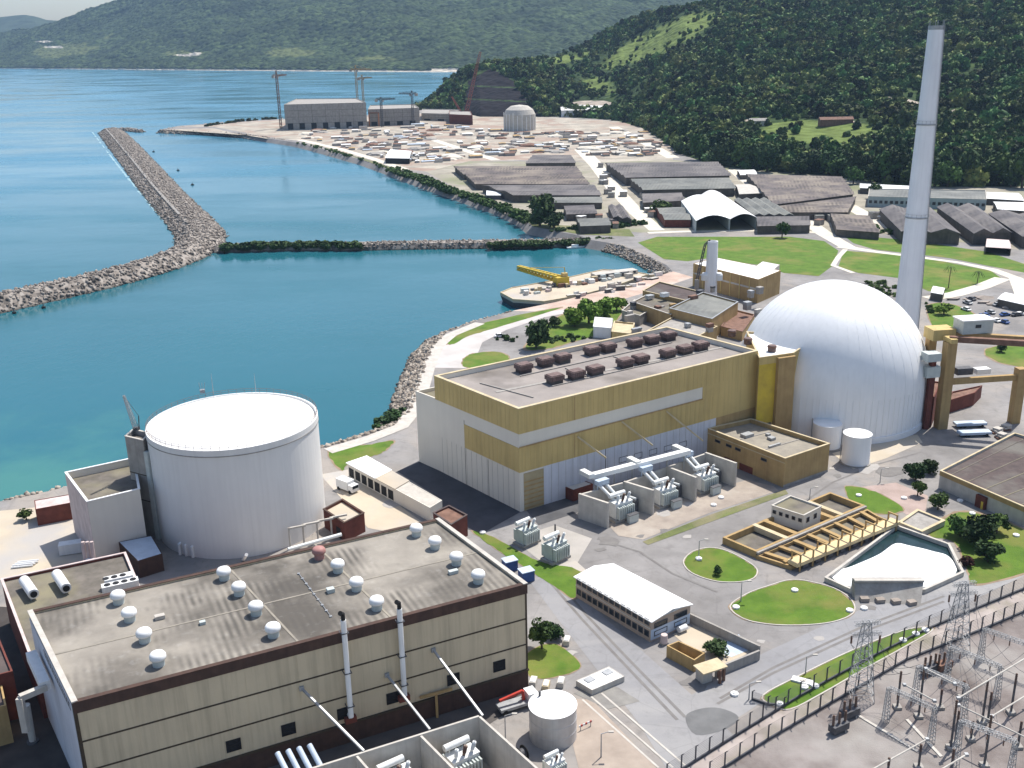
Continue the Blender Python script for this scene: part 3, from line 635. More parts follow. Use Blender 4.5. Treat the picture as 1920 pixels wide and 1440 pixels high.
# ---------------------------------------------------------------- rubble: breakwater, causeway, banks
ROCKS=[]
for k in range(6):
    V,T=ICO1; V=V*(1+.28*rng.normal(size=(len(V),1)))*rng.uniform(.7,1.25,3); ROCKS.append((V,T))
def rocks(name,pos,size,m,parent=None,**k):
    Vs=[];Ts=[];o=0; w=Vector(parent['_w']) if parent else Vector((0,0,0))
    for p in pos:
        V,T=random.choice(ROCKS); s=random.uniform(*size)*.5; A=rng.normal(size=(3,3)); Q,_=np.linalg.qr(A)
        W=(V*s)@Q+np.array(p)-np.array(w); Vs.append(W);Ts.append(T+o);o+=len(W)
    ob=np_mesh(name,np.concatenate(Vs),np.concatenate(Ts),m,**k)
    if parent: ob.parent=parent
    return ob
def stone_mat(name,a,b_,c):
    m,t,bs=nt(name); L=t.links; bs.inputs['Roughness'].default_value=.95; p=posn(t)
    v=N(t,'ShaderNodeTexVoronoi'); v.inputs['Scale'].default_value=.55; L.new(p,v.inputs['Vector']); sr=N(t,'ShaderNodeSeparateColor'); L.new(v.outputs['Color'],sr.inputs[0])
    col=ramp(t,sr.outputs[0],[(.1,b_),(.5,a),(.95,c)])
    sx=N(t,'ShaderNodeSeparateXYZ'); L.new(p,sx.inputs[0]); mr=N(t,'ShaderNodeMapRange'); mr.inputs[1].default_value=WZ+.1; mr.inputs[2].default_value=WZ+1.; mr.inputs[3].default_value=1; mr.inputs[4].default_value=0; L.new(sx.outputs[2],mr.inputs[0])
    col=mixc(t,mr.outputs[0],col,(.05,.047,.04)); L.new(col,bs.inputs['Base Color']); return m
M['armour']=stone_mat('breakwater stone',(.215,.185,.16),(.10,.087,.076),(.33,.295,.26))
M['armour_w']=stone_mat('bank stone',(.29,.245,.20),(.15,.125,.105),(.42,.37,.31))
def rubble_mole(name,label,cat,px,zc,base,crest,nrock,size,zt,sec=None,core=None,bias=1.):
    pts=[Vector((q.x,q.y,0)) for q in PP(px,zc)]; n=len(pts); root=thing(name,label,cat,(pts[n//2].x,pts[n//2].y,WZ))
    fr=[]
    for i in range(n):
        e=(pts[min(n-1,i+1)]-pts[max(0,i-1)]).normalized(); fr.append((pts[i],Vector((-e.y,e.x,0))))
    w_=lambda i,q:(q[i] if isinstance(q,(list,tuple)) else q)
    offs=lambda i:[(-w_(i,base)/2,WZ-2),(-w_(i,crest)/2,zt),(w_(i,crest)/2,zt),(w_(i,base)/2,WZ-2)]
    mb=MB(); vs=[];fs=[]
    for i,(c,nn) in enumerate(fr):
        for o,z in offs(i): q=c+nn*o; vs.append((q.x,q.y,z))
    for i in range(n-1):
        for k in range(3): a=i*4+k; fs.append((a,a+4,a+5,a+1))
    fs+=[(0,1,2,3),((n-1)*4+3,(n-1)*4+2,(n-1)*4+1,(n-1)*4)]
    mb.add(vs,fs); mb.build('core',core or M['armour'],root)
    Ls=[(pts[i+1]-pts[i]).length for i in range(n-1)]; pos=[]
    for _ in range(nrock):
        i=random.choices(range(n-1),Ls)[0]; t_=random.random(); c=lerp(fr[i][0],fr[i+1][0],t_); nn=lerp(fr[i][1],fr[i+1][1],t_)
        B=lerp(w_(i,base),w_(i+1,base),t_)/2; K=lerp(w_(i,crest),w_(i+1,crest),t_)/2
        o=random.uniform(-B,B); z=zt if abs(o)<K else lerp(zt,WZ-2,(abs(o)-K)/max(.1,B-K))
        if z<WZ-.6: continue
        q=c+nn*o; pos.append((q.x,q.y,z+.1))
    for o_ in (0,n-1):
        for _ in range(40):
            an=random.uniform(0,6.28); r_=random.random()**.5*w_(o_,base)/2; q=fr[o_][0]+Vector((math.cos(an)*r_,math.sin(an)*r_,0)); pos.append((q.x,q.y,lerp(zt,WZ-1.,r_/(w_(o_,base)/2))))
    rocks('rock_armour',pos,size,M['armour'],root,kind='stuff')
    return root,fr
bw,fr=rubble_mole('breakwater','long bent rubble breakwater of pale grey boulders reaching out into the bay','breakwater',
 [(208,244),(232,270),(262,304),(292,340),(325,376),(356,408),(376,432),(374,452),(345,472),(300,490),(240,508),(170,526),(90,544),(0,564),(-120,590),(-300,628)],-1.,[40,40,38,37,36,36,36,34,30,29,28,27,26,26,26,26],[11,11,11,11,11,11,11,10,8,8,8,8,8,8,8,8],13000,(.8,2.1),1.6)
mb=MB(); A=[];Bq=[]
for c,nn in fr[:6]: A.append(c-nn*5.4);Bq.append(c-nn*7.)
mb.add([(a.x,a.y,2.1) for a in A]+[(a.x,a.y,1.7) for a in Bq],[(i,i+1,len(A)+i+1,len(A)+i) for i in range(len(A)-1)]); mb.build('crest_track',M['conc'],bw)
cw,fr=rubble_mole('causeway','low narrow causeway closing the rear lagoon, bare concrete in its middle','causeway',[(405,464),(470,462),(560,460),(650,460),(700,459),(800,457),(900,456),(1000,455),(1100,452),(1190,447)],-2.,[15]*10,[8]*10,1700,(.6,1.5),-.9,core=M['armour'])
rubble_mole('jetty','short rubble spur at the outer corner of the breakwater','jetty',[(205,242),(235,242),(264,245)],-2.,14,6,120,(1.5,3.),-1.)
# loose stones on the natural banks
def bank_rocks(px,n,size,w0,label,m='armour_w'):
    pts=PP(px,0.); Ls=[(pts[i+1]-pts[i]).length for i in range(len(pts)-1)]; pos=[]
    for _ in range(n):
        i=random.choices(range(len(Ls)),Ls)[0]; c=lerp(pts[i],pts[i+1],random.random()); e=(pts[i+1]-pts[i]).normalized(); nn=Vector((-e.y,e.x,0))
        o=random.random(); q=c+nn*o*w0; pos.append((q.x,q.y,-.1-o*4.3+random.uniform(-.2,.3)))
    rocks('bank_stones',pos,size,M[m],label=label,cat='stones',kind='stuff')
bank_rocks([(612,838),(680,818),(742,796),(772,768),(782,735),(795,690),(812,648),(838,622)],2100,(.8,2.),8.5,'pale rubble stones on the bank left of the ochre turbine hall')
bank_rocks([(838,622),(890,602),(960,584)],500,(.7,1.6),6.,'rubble stones on the bank below the shore lawn')
bank_rocks([(-120,968),(0,940),(125,912)],300,(.8,1.8),6.,'rubble stones on the left shore below the red shed')
bank_rocks([(1262,510),(1215,480),(1172,462),(1140,455)],400,(.7,1.6),6.,'grey stones on the far bank of the barge basin')
bank_rocks([(560,268),(640,286),(740,321),(880,370),(1000,425)],900,(.8,2.),6.,'stones on the curved bank of the rear lagoon')
bank_rocks([(300,243),(400,231),(530,223),(740,213)],500,(1.5,3.4),7.,'stones along the far sea edge of the construction ground')
bank_rocks([(560,266),(440,249),(300,243)],500,(1.5,3.2),7.,'stones along the spit at the mouth of the rear lagoon')
# ---------------------------------------------------------------- generic building pieces
def shell(poly,z0,h,par=.9,th=.45):
    """wall mesh: outer faces, parapet top and inner faces"""
    poly=[Vector((p[0],p[1])) for p in ccw([tuple(p[:2]) for p in poly])]; inn=inset(poly,th); n=len(poly); mb=MB()
    vs=[(p.x,p.y,z0) for p in poly]+[(p.x,p.y,h) for p in poly]+[(p.x,p.y,h) for p in inn]+[(p.x,p.y,h-par) for p in inn]
    fs=[]
    for i in range(n):
        j=(i+1)%n
        for k in range(3): fs.append((k*n+i,k*n+j,(k+1)*n+j,(k+1)*n+i))
    mb.add(vs,fs); return mb,poly,inn
def band(poly,z0,z1,d=.08,t=None):
    o=inset(poly,-d); i=inset(poly,-.002 if t is None else t); mb=MB(); mb.ring(o,i,z0,z1); return mb
def building(name,label,poly,h,wall,roof,cat='building',par=.7,th=.4,z0=0.,coping=None,group=None,cw=.12,fascia=None,fh=1.2):
    poly=ccw([tuple(p[:2]) for p in poly]); c=(sum(p[0] for p in poly)/len(poly),sum(p[1] for p in poly)/len(poly),z0)
    root=thing(name,label,cat,c,group)
    mb,P2,inn=shell(poly,z0,h,par,th); mb.build('wall',wall,root)
    r=MB(); r.sheet(inset(P2,th-.05),h-par); rf_=r.build('roof',roof,root)
    if coping: 
        q=MB(); q.ring(inset(P2,-cw),inset(P2,th+cw*.5),h-.02,h+.14); q.build('coping',coping,root)
    if fascia: band(P2,h-fh,h-.021,.09).build('fascia',fascia,root)
    return root,P2,rf_
def face(poly,a,b):
    """poly edge nearest to the points a,b -> (start,end) ordered as in the ccw polygon"""
    n=len(poly); best=min(range(n),key=lambda i:(Vector(poly[i][:2])-Vector(a[:2])).length+(Vector(poly[(i+1)%n][:2])-Vector(b[:2])).length)
    best2=min(range(n),key=lambda i:(Vector(poly[i][:2])-Vector(b[:2])).length+(Vector(poly[(i+1)%n][:2])-Vector(a[:2])).length)
    f=lambda i,x,y:(Vector(poly[i][:2])-Vector(x[:2])).length+(Vector(poly[(i+1)%n][:2])-Vector(y[:2])).length
    i=best if f(best,a,b)<=f(best2,b,a) else best2
    return Vector(poly[i][:2]),Vector(poly[(i+1)%n][:2])
class Wall:
    """vertical wall from a to b (outside on the right of a->b); s along, z up"""
    def __init__(s,a,b): s.a=Vector(a[:2]);s.b=Vector(b[:2]);s.e=(s.b-s.a).normalized();s.n=Vector((s.e.y,-s.e.x));s.L=(s.b-s.a).length
    def pt(s,x,z,o=0.): q=s.a+s.e*x+s.n*o; return Vector((q.x,q.y,z))
    def px(s,u,v): return on_wall(s.a,s.b,u,v)
    def slab(s,mb,x0,x1,z0,z1,o0,o1):
        lo=[s.pt(x0,z0,o0),s.pt(x1,z0,o0),s.pt(x1,z0,o1),s.pt(x0,z0,o1)][::-1]; hi=[Vector((q.x,q.y,z1)) for q in lo]; return mb.hexa(lo,hi)
    def panel(s,name,m,root,x0,x1,z0,z1,d=.06,o=-.05,**k): mb=MB(); s.slab(mb,x0,x1,z0,z1,o,d); return mb.build(name,m,root,**k)
    def window(s,root,x,z,w,h,name='window',fm=None,pm=None,bars=0):
        mb=MB(); f=.12
        for x0,x1,z0,z1 in ((x-w/2-f,x-w/2,z-h/2-f,z+h/2+f),(x+w/2,x+w/2+f,z-h/2-f,z+h/2+f),(x-w/2,x+w/2,z-h/2-f,z-h/2),(x-w/2,x+w/2,z+h/2,z+h/2+f)): s.slab(mb,x0,x1,z0,z1,-.05,.13)
        for k in range(bars):
            zz=z-h/2+h*(k+.5)/bars; s.slab(mb,x-w/2,x+w/2,zz-.04,zz+.04,.045,.11)
        wi=mb.build(name,fm or (M['dark'] if bars else M['steel_d']),root); p=MB(); s.slab(p,x-w/2+.002,x+w/2-.002,z-h/2+.002,z+h/2-.002,-.05,.04); p.build('pane' if not bars else 'louvre',pm or M['glass'],wi); return wi
# ================================================================ tan turbine building (near left)
C0=P(992,1290); h1=H(C0,1096)
q=[P(u,v,h1) for u,v in ((54,1147),(137,1318),(987,1095),(822,973))]
ang1=math.atan2(q[2].y-q[1].y,q[2].x-q[1].x)
M['roof1']=corr_roof('stained concrete roof',(.32,.29,.245),(.19,.17,.145),(.085,.075,.063),-ang1,1.15,.8,.12)
tb1,pl1,rf1=building('turbine_building','long tan turbine building with flat grey roof and four rows of white vents',q,h1,M['tan'],M['roof1'],par=.35,th=.5)
front=Wall(*face(pl1,q[1],q[2])); left1=Wall(*face(pl1,q[0],q[1])); right1=Wall(*face(pl1,q[2],q[3])); back1=Wall(*face(pl1,q[3],q[0]))
FA=h1-1.7
for w_,nm in ((front,'fascia'),(right1,'fascia'),(back1,'fascia')): w_.panel(nm,M['fascia'],tb1,-.12 if w_ is front else 0,w_.L+(.12 if w_ is front else 0),FA,h1+.05,.14)
left1.panel('wall_cladding',M['white_wall'],tb1,.02,left1.L-.9,0,h1-1.1,.10)
left1.panel('corner_post',M['groove'],tb1,left1.L-.9,left1.L+.04,0,h1-.02,.12)
for k in range(15):
    x=left1.L*.36+k*(left1.L*.58/15); left1.window(tb1,x,h1-2.1,.75,.9,pm=M['dark'])
for w_ in (front,back1): w_.panel('coping',M['fascia'],tb1,.3,w_.L-.3,h1+.001,h1+.1,.17,-.62)
for w_ in (left1,right1): w_.panel('coping',M['conc_l'],tb1,-.1,w_.L+.1,h1+.002,h1+.22,.2,-.6)
for vv in (1160,1208):
    z=front.px(986,vv)[1]; front.panel('panel_joint',M['groove'],tb1,.0,front.L,z-.13,z+.13,.05); right1.panel('panel_joint',M['groove'],tb1,0,right1.L,z-.13,z+.13,.05)
zb=front.px(986,1257)[1]; front.panel('plinth',M['fascia'],tb1,0,front.L,0,zb-.001,.10); front.panel('ledge',M['groove'],tb1,-.1,front.L+.1,zb,zb+.3,.3)
for x in (.15,front.L-.15): front.panel('corner_trim',M['groove'],tb1,x-.15,x+.15,zb+.301,FA-.001,.09)
for k in range(1,9): front.panel('wall_joint',M['tan'],tb1,front.L*k/9-.03,front.L*k/9+.03,zb+.31,FA-.002,.035)
for (u,v) in ((438,1397),(541,1367),(645,1337),(737,1308),(850,1273),(936,1248)):
    x,z=front.px(u,v); front.window(tb1,x,z,1.95,1.75,pm=M['dark'],bars=4)
for (u,vt,vb) in ((655,1168,1338),(755,1148,1298)):
    x,z0=front.px(u,vb); _,z1=front.px(u-6,vt); mb=MB(); a=front.pt(x,z0,.9); mb.tube(a,Vector((a.x,a.y,z1+1.2)),.42,.42,16); mb.tube((a.x,a.y,z0),Vector((a.x,a.y,z0))+Vector((front.n.x*-.9,front.n.y*-.9,0)),.4,.4,12)
    pp=mb.build('exhaust_pipe',M['white'],tb1,smooth=False); mb=MB(); mb.tube((a.x,a.y,z1+1.2),(a.x,a.y,z1+2.2),.34,.30,16); mb.tube((a.x,a.y,z1+2.1),(a.x-.3,a.y-.6,z1+2.7),.36,.36,14); mb.build('cap',M['black'],pp)
    mb=MB()
    for zz in (z0+2,(z0+z1)/2,z1-1): mb.bar(front.pt(x-.55,zz,.0),front.pt(x-.55,zz,1.2),.12); mb.bar(front.pt(x+.55,zz,.0),front.pt(x+.55,zz,1.2),.12); mb.bar(front.pt(x-.6,zz,1.32),front.pt(x+.6,zz,1.32),.12)
    mb.build('bracket',M['steel_d'],pp); front.panel('louvre_box',M['redbrown'],tb1,x-.9,x+.9,z0-1.2,z0-.25,.95)
# bus duct struts from wall to transformer compound
TOPZ=7.5
for (a,b) in (((565,1290),(682,1408)),((725,1265),(806,1368)),((812,1218),(905,1342))):
    x,z=front.px(*a); p0=front.pt(x,z,.1); p1=P(b[0],b[1],TOPZ); mb=MB(); mb.bar(p0,p1,.32); mb.box(p0,(.7,.5,.7),ang1); mb.build('overhead_cable',M['steel'],tb1)
for (a,b,r_) in (((560,1075),(620,1155),.06),):
    mb=MB(); A_=P(*a,h1-.2);B_=P(*b,h1-.2); mb.tube(A_,B_,r_,r_,6); [mb.box(lerp(A_,B_,t_)-Vector((0,0,.1)),(.4,.4,.25),ang1) for t_ in np.linspace(0,1,9)]; mb.build('roof_conduit',M['steel'],tb1)
for (u,v,s_) in ((620,1110,(1.2,1.,.7)),(380,1170,(.9,.7,.5)),(850,1075,(1.6,.8,.6))):
    p=P(u,v,h1-.35); mb=MB(); mb.box(p+Vector((0,0,s_[2]/2)),s_,ang1); mb.build('roof_unit',M['equip'],tb1)
# roof seams, hatch
for (a,b) in (((100,1228),(900,1035)),((425,1060),(560,1205)),((590,1020),(735,1160))):
    mb=MB(); pa=P(*a,h1-.35); pb=P(*b,h1-.35); mb.bar(pa+Vector((0,0,.03)),pb+Vector((0,0,.03)),.35,.06); mb.build('roof_seam',M['roof_conc'],tb1)
mb=MB(); p=P(300,1160,h1-.35); mb.box(p+Vector((0,0,.35)),(1.5,.9,.6),ang1); mb.build('roof_hatch',M['conc_l'],tb1)
VENTS=[[(223,1131),(244,1164),(272,1203),(298,1247)],[(421,1086),(449,1115),(481,1152),(513,1193)],[(599,1047),(634,1072),(669,1106),(707,1142)],[(781,1004),(816,1028),(856,1058),(897,1092)]]
rown=('leftmost','second','third','rightmost'); posn_=('farthest','second farthest','second nearest','nearest')
def roof_vent(p,label,m=None):
    root=thing('roof_vent',label,'vent',p,'mushroom vents on the tan turbine building roof')
    mb=MB(); mb.lathe(p,[(.86,0),(.86,1.1),(.62,1.15)],20); mb.build('base',m or M['equip'],root,smooth=False)
    mb=MB(); mb.lathe(p,[(.62,1.1),(1.16,1.16),(1.2,1.36),(1.16,1.75),(.95,2.05),(.5,2.22),(.02,2.27)],20,True); mb.build('hood',m or M['white'],root,smooth=True); return root
for i,rw in enumerate(VENTS):
    for j,(u,v) in enumerate(rw):
        odd=(i==2 and j==0)
        lab='rusty red mushroom vent, the only coloured one on the tan building roof' if odd else 'white mushroom vent, %s in the %s row across the tan roof'%(posn_[j],rown[i] if i in (0,3) else rown[i]+' from left')
        p=P(u,v,h1-.35); mm=mat('reddish vent',(.42,.22,.2),(.3,.14,.12),.5,.6) if odd else None
        root=roof_vent(p,lab,mm)
# ================================================================ white cylindrical containment (left)
def cyl_from(fpx,l,r_):
    """circle on the ground: nearest point at pixel fpx, tangent azimuths through pixels l and r_"""
    f=P(*fpx); A=[]
    for p in (l,r_): d=ray(*p); A.append(math.atan2(d[0],d[1]))
    ac=(A[0]+A[1])/2; hw=abs(A[1]-A[0])/2; d0=math.hypot(f.x,f.y); s=math.sin(hw); Rr=d0*s/(1-s)
    return Vector((math.sin(ac)*(d0+Rr),math.cos(ac)*(d0+Rr),0)),Rr
TC,TR_=cyl_from((455,1046),(301,1008),(613,985))
fr0=TC-Vector((TC.x,TC.y,0)).normalized()*TR_
TH=H(fr0,842)
tk=thing('containment_tank','big white cylindrical containment with a shallow bright domed roof','reactor building',TC)
mb=MB(); mb.lathe(TC,[(TR_,0),(TR_,TH-1.3),(TR_+.08,TH-1.3),(TR_+.08,TH),(TR_-.45,TH),(TR_-.55,TH-1.)],96); mb.build('wall',M['tank'],tk,smooth=False)
mb=MB(); pr=[(TR_-.5,TH-.9)]+[(TR_*.97*math.cos(a)*1.,TH-.75+2.5*math.sin(a)) for a in np.linspace(0,PI/2-.02,10)]; mb.lathe(TC,pr,96,True); mb.build('roof_dome',M['white_roof'],tk,smooth=True)
mb=MB(); mb.lathe(TC,[(TR_+.02,TH-1.5),(TR_+.14,TH-1.5),(TR_+.14,TH-1.3),(TR_+.02,TH-1.3)],96); mb.build('rim_band',M['conc'],tk)
mb=MB()
for k in range(64):
    a=2*PI*k/64; b=2*PI*(k+1)/64; p=TC+Vector((math.cos(a)*(TR_-.1),math.sin(a)*(TR_-.1),TH)); p2=TC+Vector((math.cos(b)*(TR_-.1),math.sin(b)*(TR_-.1),TH)); mb.bar(p,p+Vector((0,0,1.05)),.05); 
    for z in (.55,1.05): mb.bar(p+Vector((0,0,z)),p2+Vector((0,0,z)),.05)
mb.build('railing',M['rust'],tk)
for (u,vb,vt) in ((400,738,700),(480,736,700)):
    b=P(u,vb,TH+.4); mb=MB(); z1=H(b,vt); mb.tube(b,(b.x,b.y,z1),.09,.03,6); mb.build('lightning_rod',M['steel'],tk)
for (u,v) in ((365,780),(452,778),(507,755)): b=P(u,v,TH+.35); mb=MB(); mb.tube(b-Vector((0,0,.3)),b+Vector((0,0,.7)),.25,.2,8); mb.build('roof_nozzle',M['steel'],tk)
mb=MB(); b=P(380,737,TH); mb.box(b+Vector((0,0,.5)),(1.2,.9,.8),.3); [mb.bar(b+Vector((dx,0,.9)),b+Vector((dx*1.4,.2,2.6)),.08) for dx in (-.5,0,.5)]; mb.build('winch_frame',M['steel'],tk)
# pipes at the foot of the cylinder
for k,(u,v) in enumerate(((338,1040),(350,1042),(362,1045))):
    b=P(u,v,0); mb=MB(); d=(TC-b); d.z=0; d.normalize(); mb.tube(b,b+Vector((0,0,2.6)),.32,.32,10); mb.tube(b+Vector((0,0,2.4)),b+d*4+Vector((0,0,4.4)),.3,.3,10); mb.build('foot_pipe',M['white'],tk)
# square service tower on the left of the cylinder
tp=[P(u,v,TH-1.5) for u,v in ((234,818),(268,826),(282,812),(250,805))]
sv,plv,_=building('service_tower','slim weathered grey concrete tower standing against the white cylinder',tp,TH-1.5,M['conc'],M['roof_dirt'],'tower',par=1.,th=.3,coping=M['conc_l'])
wv=Wall(*face(plv,tp[0],tp[1])); wv.panel('pipe_chase',M['equip'],sv,wv.L+.1,wv.L+1.2,0,TH-4,.4,-.6)
for z in (TH*.35,TH*.6): wv.panel('floor_joint',M['groove'],sv,0,wv.L,z,z+.2,.04)
# lattice jib on the service tower
jb=P(256,806,TH-1.4); jt_z=H(jb,745); tip=P(232,742,jt_z+1.5)
jr=thing('roof_derrick','small rusty lattice derrick leaning out above the service tower','crane',jb)
def lattice(mb,a,b,w0,w1,n,r=.05):
    a=Vector(a);b=Vector(b);d=(b-a).normalized(); u=Vector((0,0,1)) if abs(d.z)<.9 else Vector((1,0,0)); s=d.cross(u).normalized(); t=s.cross(d).normalized()
    def ringp(k): w=lerp(w0,w1,k/n)/2; c=lerp(a,b,k/n); return [c+s*w+t*w,c-s*w+t*w,c-s*w-t*w,c+s*w-t*w]
    for k in range(n):
        A=ringp(k);B=ringp(k+1)
        for i in range(4): mb.bar(A[i],B[i],r*2); mb.bar(A[i],B[(i+1)%4],r*1.4); mb.bar(B[i],B[(i+1)%4],r*1.4)
    return mb
mb=MB(); lattice(mb,jb,tip,.9,.35,9,.04); mb.build('jib',M['steel'],jr); mb=MB(); mb.box(jb+Vector((0,0,.3)),(1.3,1.,.6)); mb.bar(jb+Vector((.6,0,0)),jb+Vector((.8,.3,3.2)),.18); mb.bar(jb+Vector((.8,.3,3.2)),tip,.07); mb.build('winch_base',M['steel_d'],jr)
# auxiliary building left of the cylinder
xb=P(182,1060); hx=H(xb,941)
ax=[P(u,v,hx) for u,v in ((122,886),(163,941),(262,917),(252,858))]
aux,plx,_=building('auxiliary_building','pale block with a stained sunken flat roof left of the white cylinder',ax,hx,M['conc_w'],M['roof_dirt'],par=1.6,th=.35,coping=M['white'])
wx=Wall(*face(plx,ax[0],ax[1])); wx.panel('wall_cladding',M['pink'],aux,.02,wx.L-.05,0,hx-.1,.07)
wf=Wall(*face(plx,ax[1],ax[2])); wf.panel('door',M['steel_d'],aux,wf.L*.5,wf.L*.5+1.4,0,2.4,.06)
# pinkish pipe stack in front
pb=P(172,1078); rt=thing('pipe_riser','pinkish bundle of pipes and valves at the foot of the pale block','pipework',pb)
mb=MB()
for dx in (-.9,0,.9): mb.tube(pb+Vector((dx,0,0)),pb+Vector((dx,.4,7.5)),.38,.38,10)
mb.tube(pb+Vector((-1.6,0,2.2)),pb+Vector((2.6,-.6,2.2)),.5,.5,10); mb.build('pipe',M['pink'],rt)
mb=MB()
for k in range(6): mb.bar(pb+Vector((-2+k*.8,-.9,0)),pb+Vector((-1.2+k*.7,-.5,2.6)),.16)
mb.box(pb+Vector((.4,-1.,2.9)),(3.8,1.6,.25)); mb.build('platform',M['rust'],rt); mb=MB(); mb.box(pb+Vector((.6,-.8,3.5)),(2.,1.2,1.)); mb.build('valve_box',M['equip_w'],rt)
# ================================================================ ochre turbine hall
C2=P(978,960); h2=H(C2,767)
o=[P(u,v,h2) for u,v in ((815,705),(972,767),(1421,658),(1250,613))]
th2,pl2,_=building('turbine_hall','long ochre and white turbine hall with sixteen boxy roof vents','' or o,h2,M['conc_w'],M['roof2'],par=1.2,th=.6,coping=M['ochre_l'],cw=.15)
f2=Wall(*face(pl2,o[1],o[2])); l2=Wall(*face(pl2,o[0],o[1])); r2=Wall(*face(pl2,o[2],o[3])); b2=Wall(*face(pl2,o[3],o[0]))
zA=f2.px(974,814)[1]; zB=f2.px(975,840)[1]; zC=f2.px(976,886)[1]
xs=l2.px(873,860)[0]; xe=f2.px(1317,742)[0]
for w_ in (l2,f2,r2,b2): w_.panel('upper_cladding',M['ochre'],th2,-.1,w_.L+.1,zA,h2-.03,.12)
l2.panel('lower_cladding',M['ochre'],th2,xs,l2.L+.12,zC,zB,.12); f2.panel('lower_cladding',M['ochre'],th2,-.12,f2.L,zC,zB,.121)
f2.panel('end_cladding',M['ochre'],th2,xe,f2.L,zB+.001,zA-.001,.122); r2.panel('lower_cladding',M['ochre'],th2,0,r2.L,0,zA-.001,.12)
f2.panel('lower_cladding',M['ochre_b'],th2,f2.px(1342,790)[0],f2.L,4,zC-.001,.12)
f2.panel('wall_cladding',M['white_wall'],th2,f2.px(1020,920)[0],f2.px(1342,790)[0]-.01,0,zC-.002,.08)
l2.panel('wall_joint',M['groove'],th2,xs-.12,xs-.001,0,zB+1,.04); l2.panel('wall_joint',M['groove'],th2,l2.px(917,930)[0],l2.px(917,930)[0]+.1,0,zC-.3,.04)
for u in (1077,): x=f2.px(u,800)[0]; f2.panel('wall_joint',M['ochre_b'],th2,x-.12,x+.12,zA,h2-.2,.15); f2.panel('wall_joint',M['ochre_b'],th2,x-.12,x+.12,zC,zB,.15)
x=f2.px(1135,870)[0]; f2.panel('wall_joint',M['groove'],th2,x-.08,x+.08,0,zC-.01,.11)
f2.panel('strip_shadow_rail',M['ochre_b'],th2,0,xe,zB+.01,zB+.25,.3)
for w_,x0,x1,zz0,zz1,o_ in ((f2,0,f2.L,zA+.05,h2-.1,.135),(f2,0,f2.px(1342,790)[0],zC+.05,zB-.05,.136),(l2,0,l2.L,zA+.05,h2-.1,.135),(l2,xs+.1,l2.L,zC+.05,zB-.05,.136)):
    mb=MB(); n_=max(2,int((x1-x0)/1.5))
    for k in range(1,n_): x=x0+(x1-x0)*k/n_; w_.slab(mb,x-.035,x+.035,zz0,zz1,.1,o_+.02)
    mb.build('cladding_joint',M['ochre'],th2)
mb=MB()
for k in range(1,16): x=l2.L*k/16; l2.slab(mb,x-.03,x+.03,0,zC-.2,-.04,.03)
for k in range(1,26): x=f2.px(1020,920)[0]+(f2.px(1342,790)[0]-f2.px(1020,920)[0])*k/26; f2.slab(mb,x-.03,x+.03,.2,zC-.1,.04,.1)
mb.build('panel_joint',M['conc'],th2)
# conduits and walkway on the roof
for (a,b) in (((975,705),(1260,642)),((1035,724),(1325,658)),((900,718),(1000,745)),((1060,690),(1100,706)),((1150,668),(1195,684))):
    A_=P(*a,h2-1.05);B_=P(*b,h2-1.05); mb=MB(); mb.bar(A_,B_,.28,.22); mb.build('roof_conduit',M['conc'],th2)
mb=MB(); mb.bar(P(930,735,h2-1.14),P(1370,648,h2-1.14),1.1,.08); mb.build('roof_walkway',M['conc'],th2)
# big slatted door near the corner
xa=f2.px(982,900)[0]; xb_=f2.px(1019,900)[0]
dr0=f2.panel('door',mat('tan roller door',(.40,.33,.2),(.33,.27,.16),.5,.8),th2,max(.3,xa),xb_,0,zC-.5,.1)
mb=MB()
for k in range(7): f2.slab(mb,max(.35,xa),xb_-.05,k*1.1+.4,k*1.1+.75,.09,.16)
mb.build('slat',M['ochre_b'],dr0)
for (u,v) in ((1168,859),(1196,852),(1224,845),(1252,838),(1280,831)):
    x,z=f2.px(u,v); f2.window(th2,x,z-.3,2.4,1.3)
for (a,b) in (((1082,818),(1119,843)),((1165,790),(1206,820)),((1249,771),(1300,812))):
    x0,z0=f2.px(*a); p0=f2.pt(x0,z0,.15); x1,z1=f2.px(*b); p1=f2.pt(x1,z1-1,3.6); mb=MB(); mb.bar(p0,p1,.38); mb.build('duct_strut',M['ochre_l'],th2)
# lower annex on the sea side
hA=H(P(786,868),735)
an=[P(779,733,hA)]; an=[Vector((an[0].x,an[0].y)),Vector(l2.pt(-.01,0,.0)[:2]),Vector(b2.pt(.01,0,.05)[:2]) if False else None]
d_l=l2.e; A0=P(779,733,hA); B0=l2.a; A1=Vector((A0.x,A0.y)); along=b2.e*-1.
ap=[A1,Vector(B0)+l2.n*.0,Vector(B0)+along*38,A1+along*38]
an2,_,_=building('side_annex','lower grey annex along the sea side of the ochre turbine hall',ap,hA,M['conc_w'],M['roof_dirt'],par=.9,th=.35)
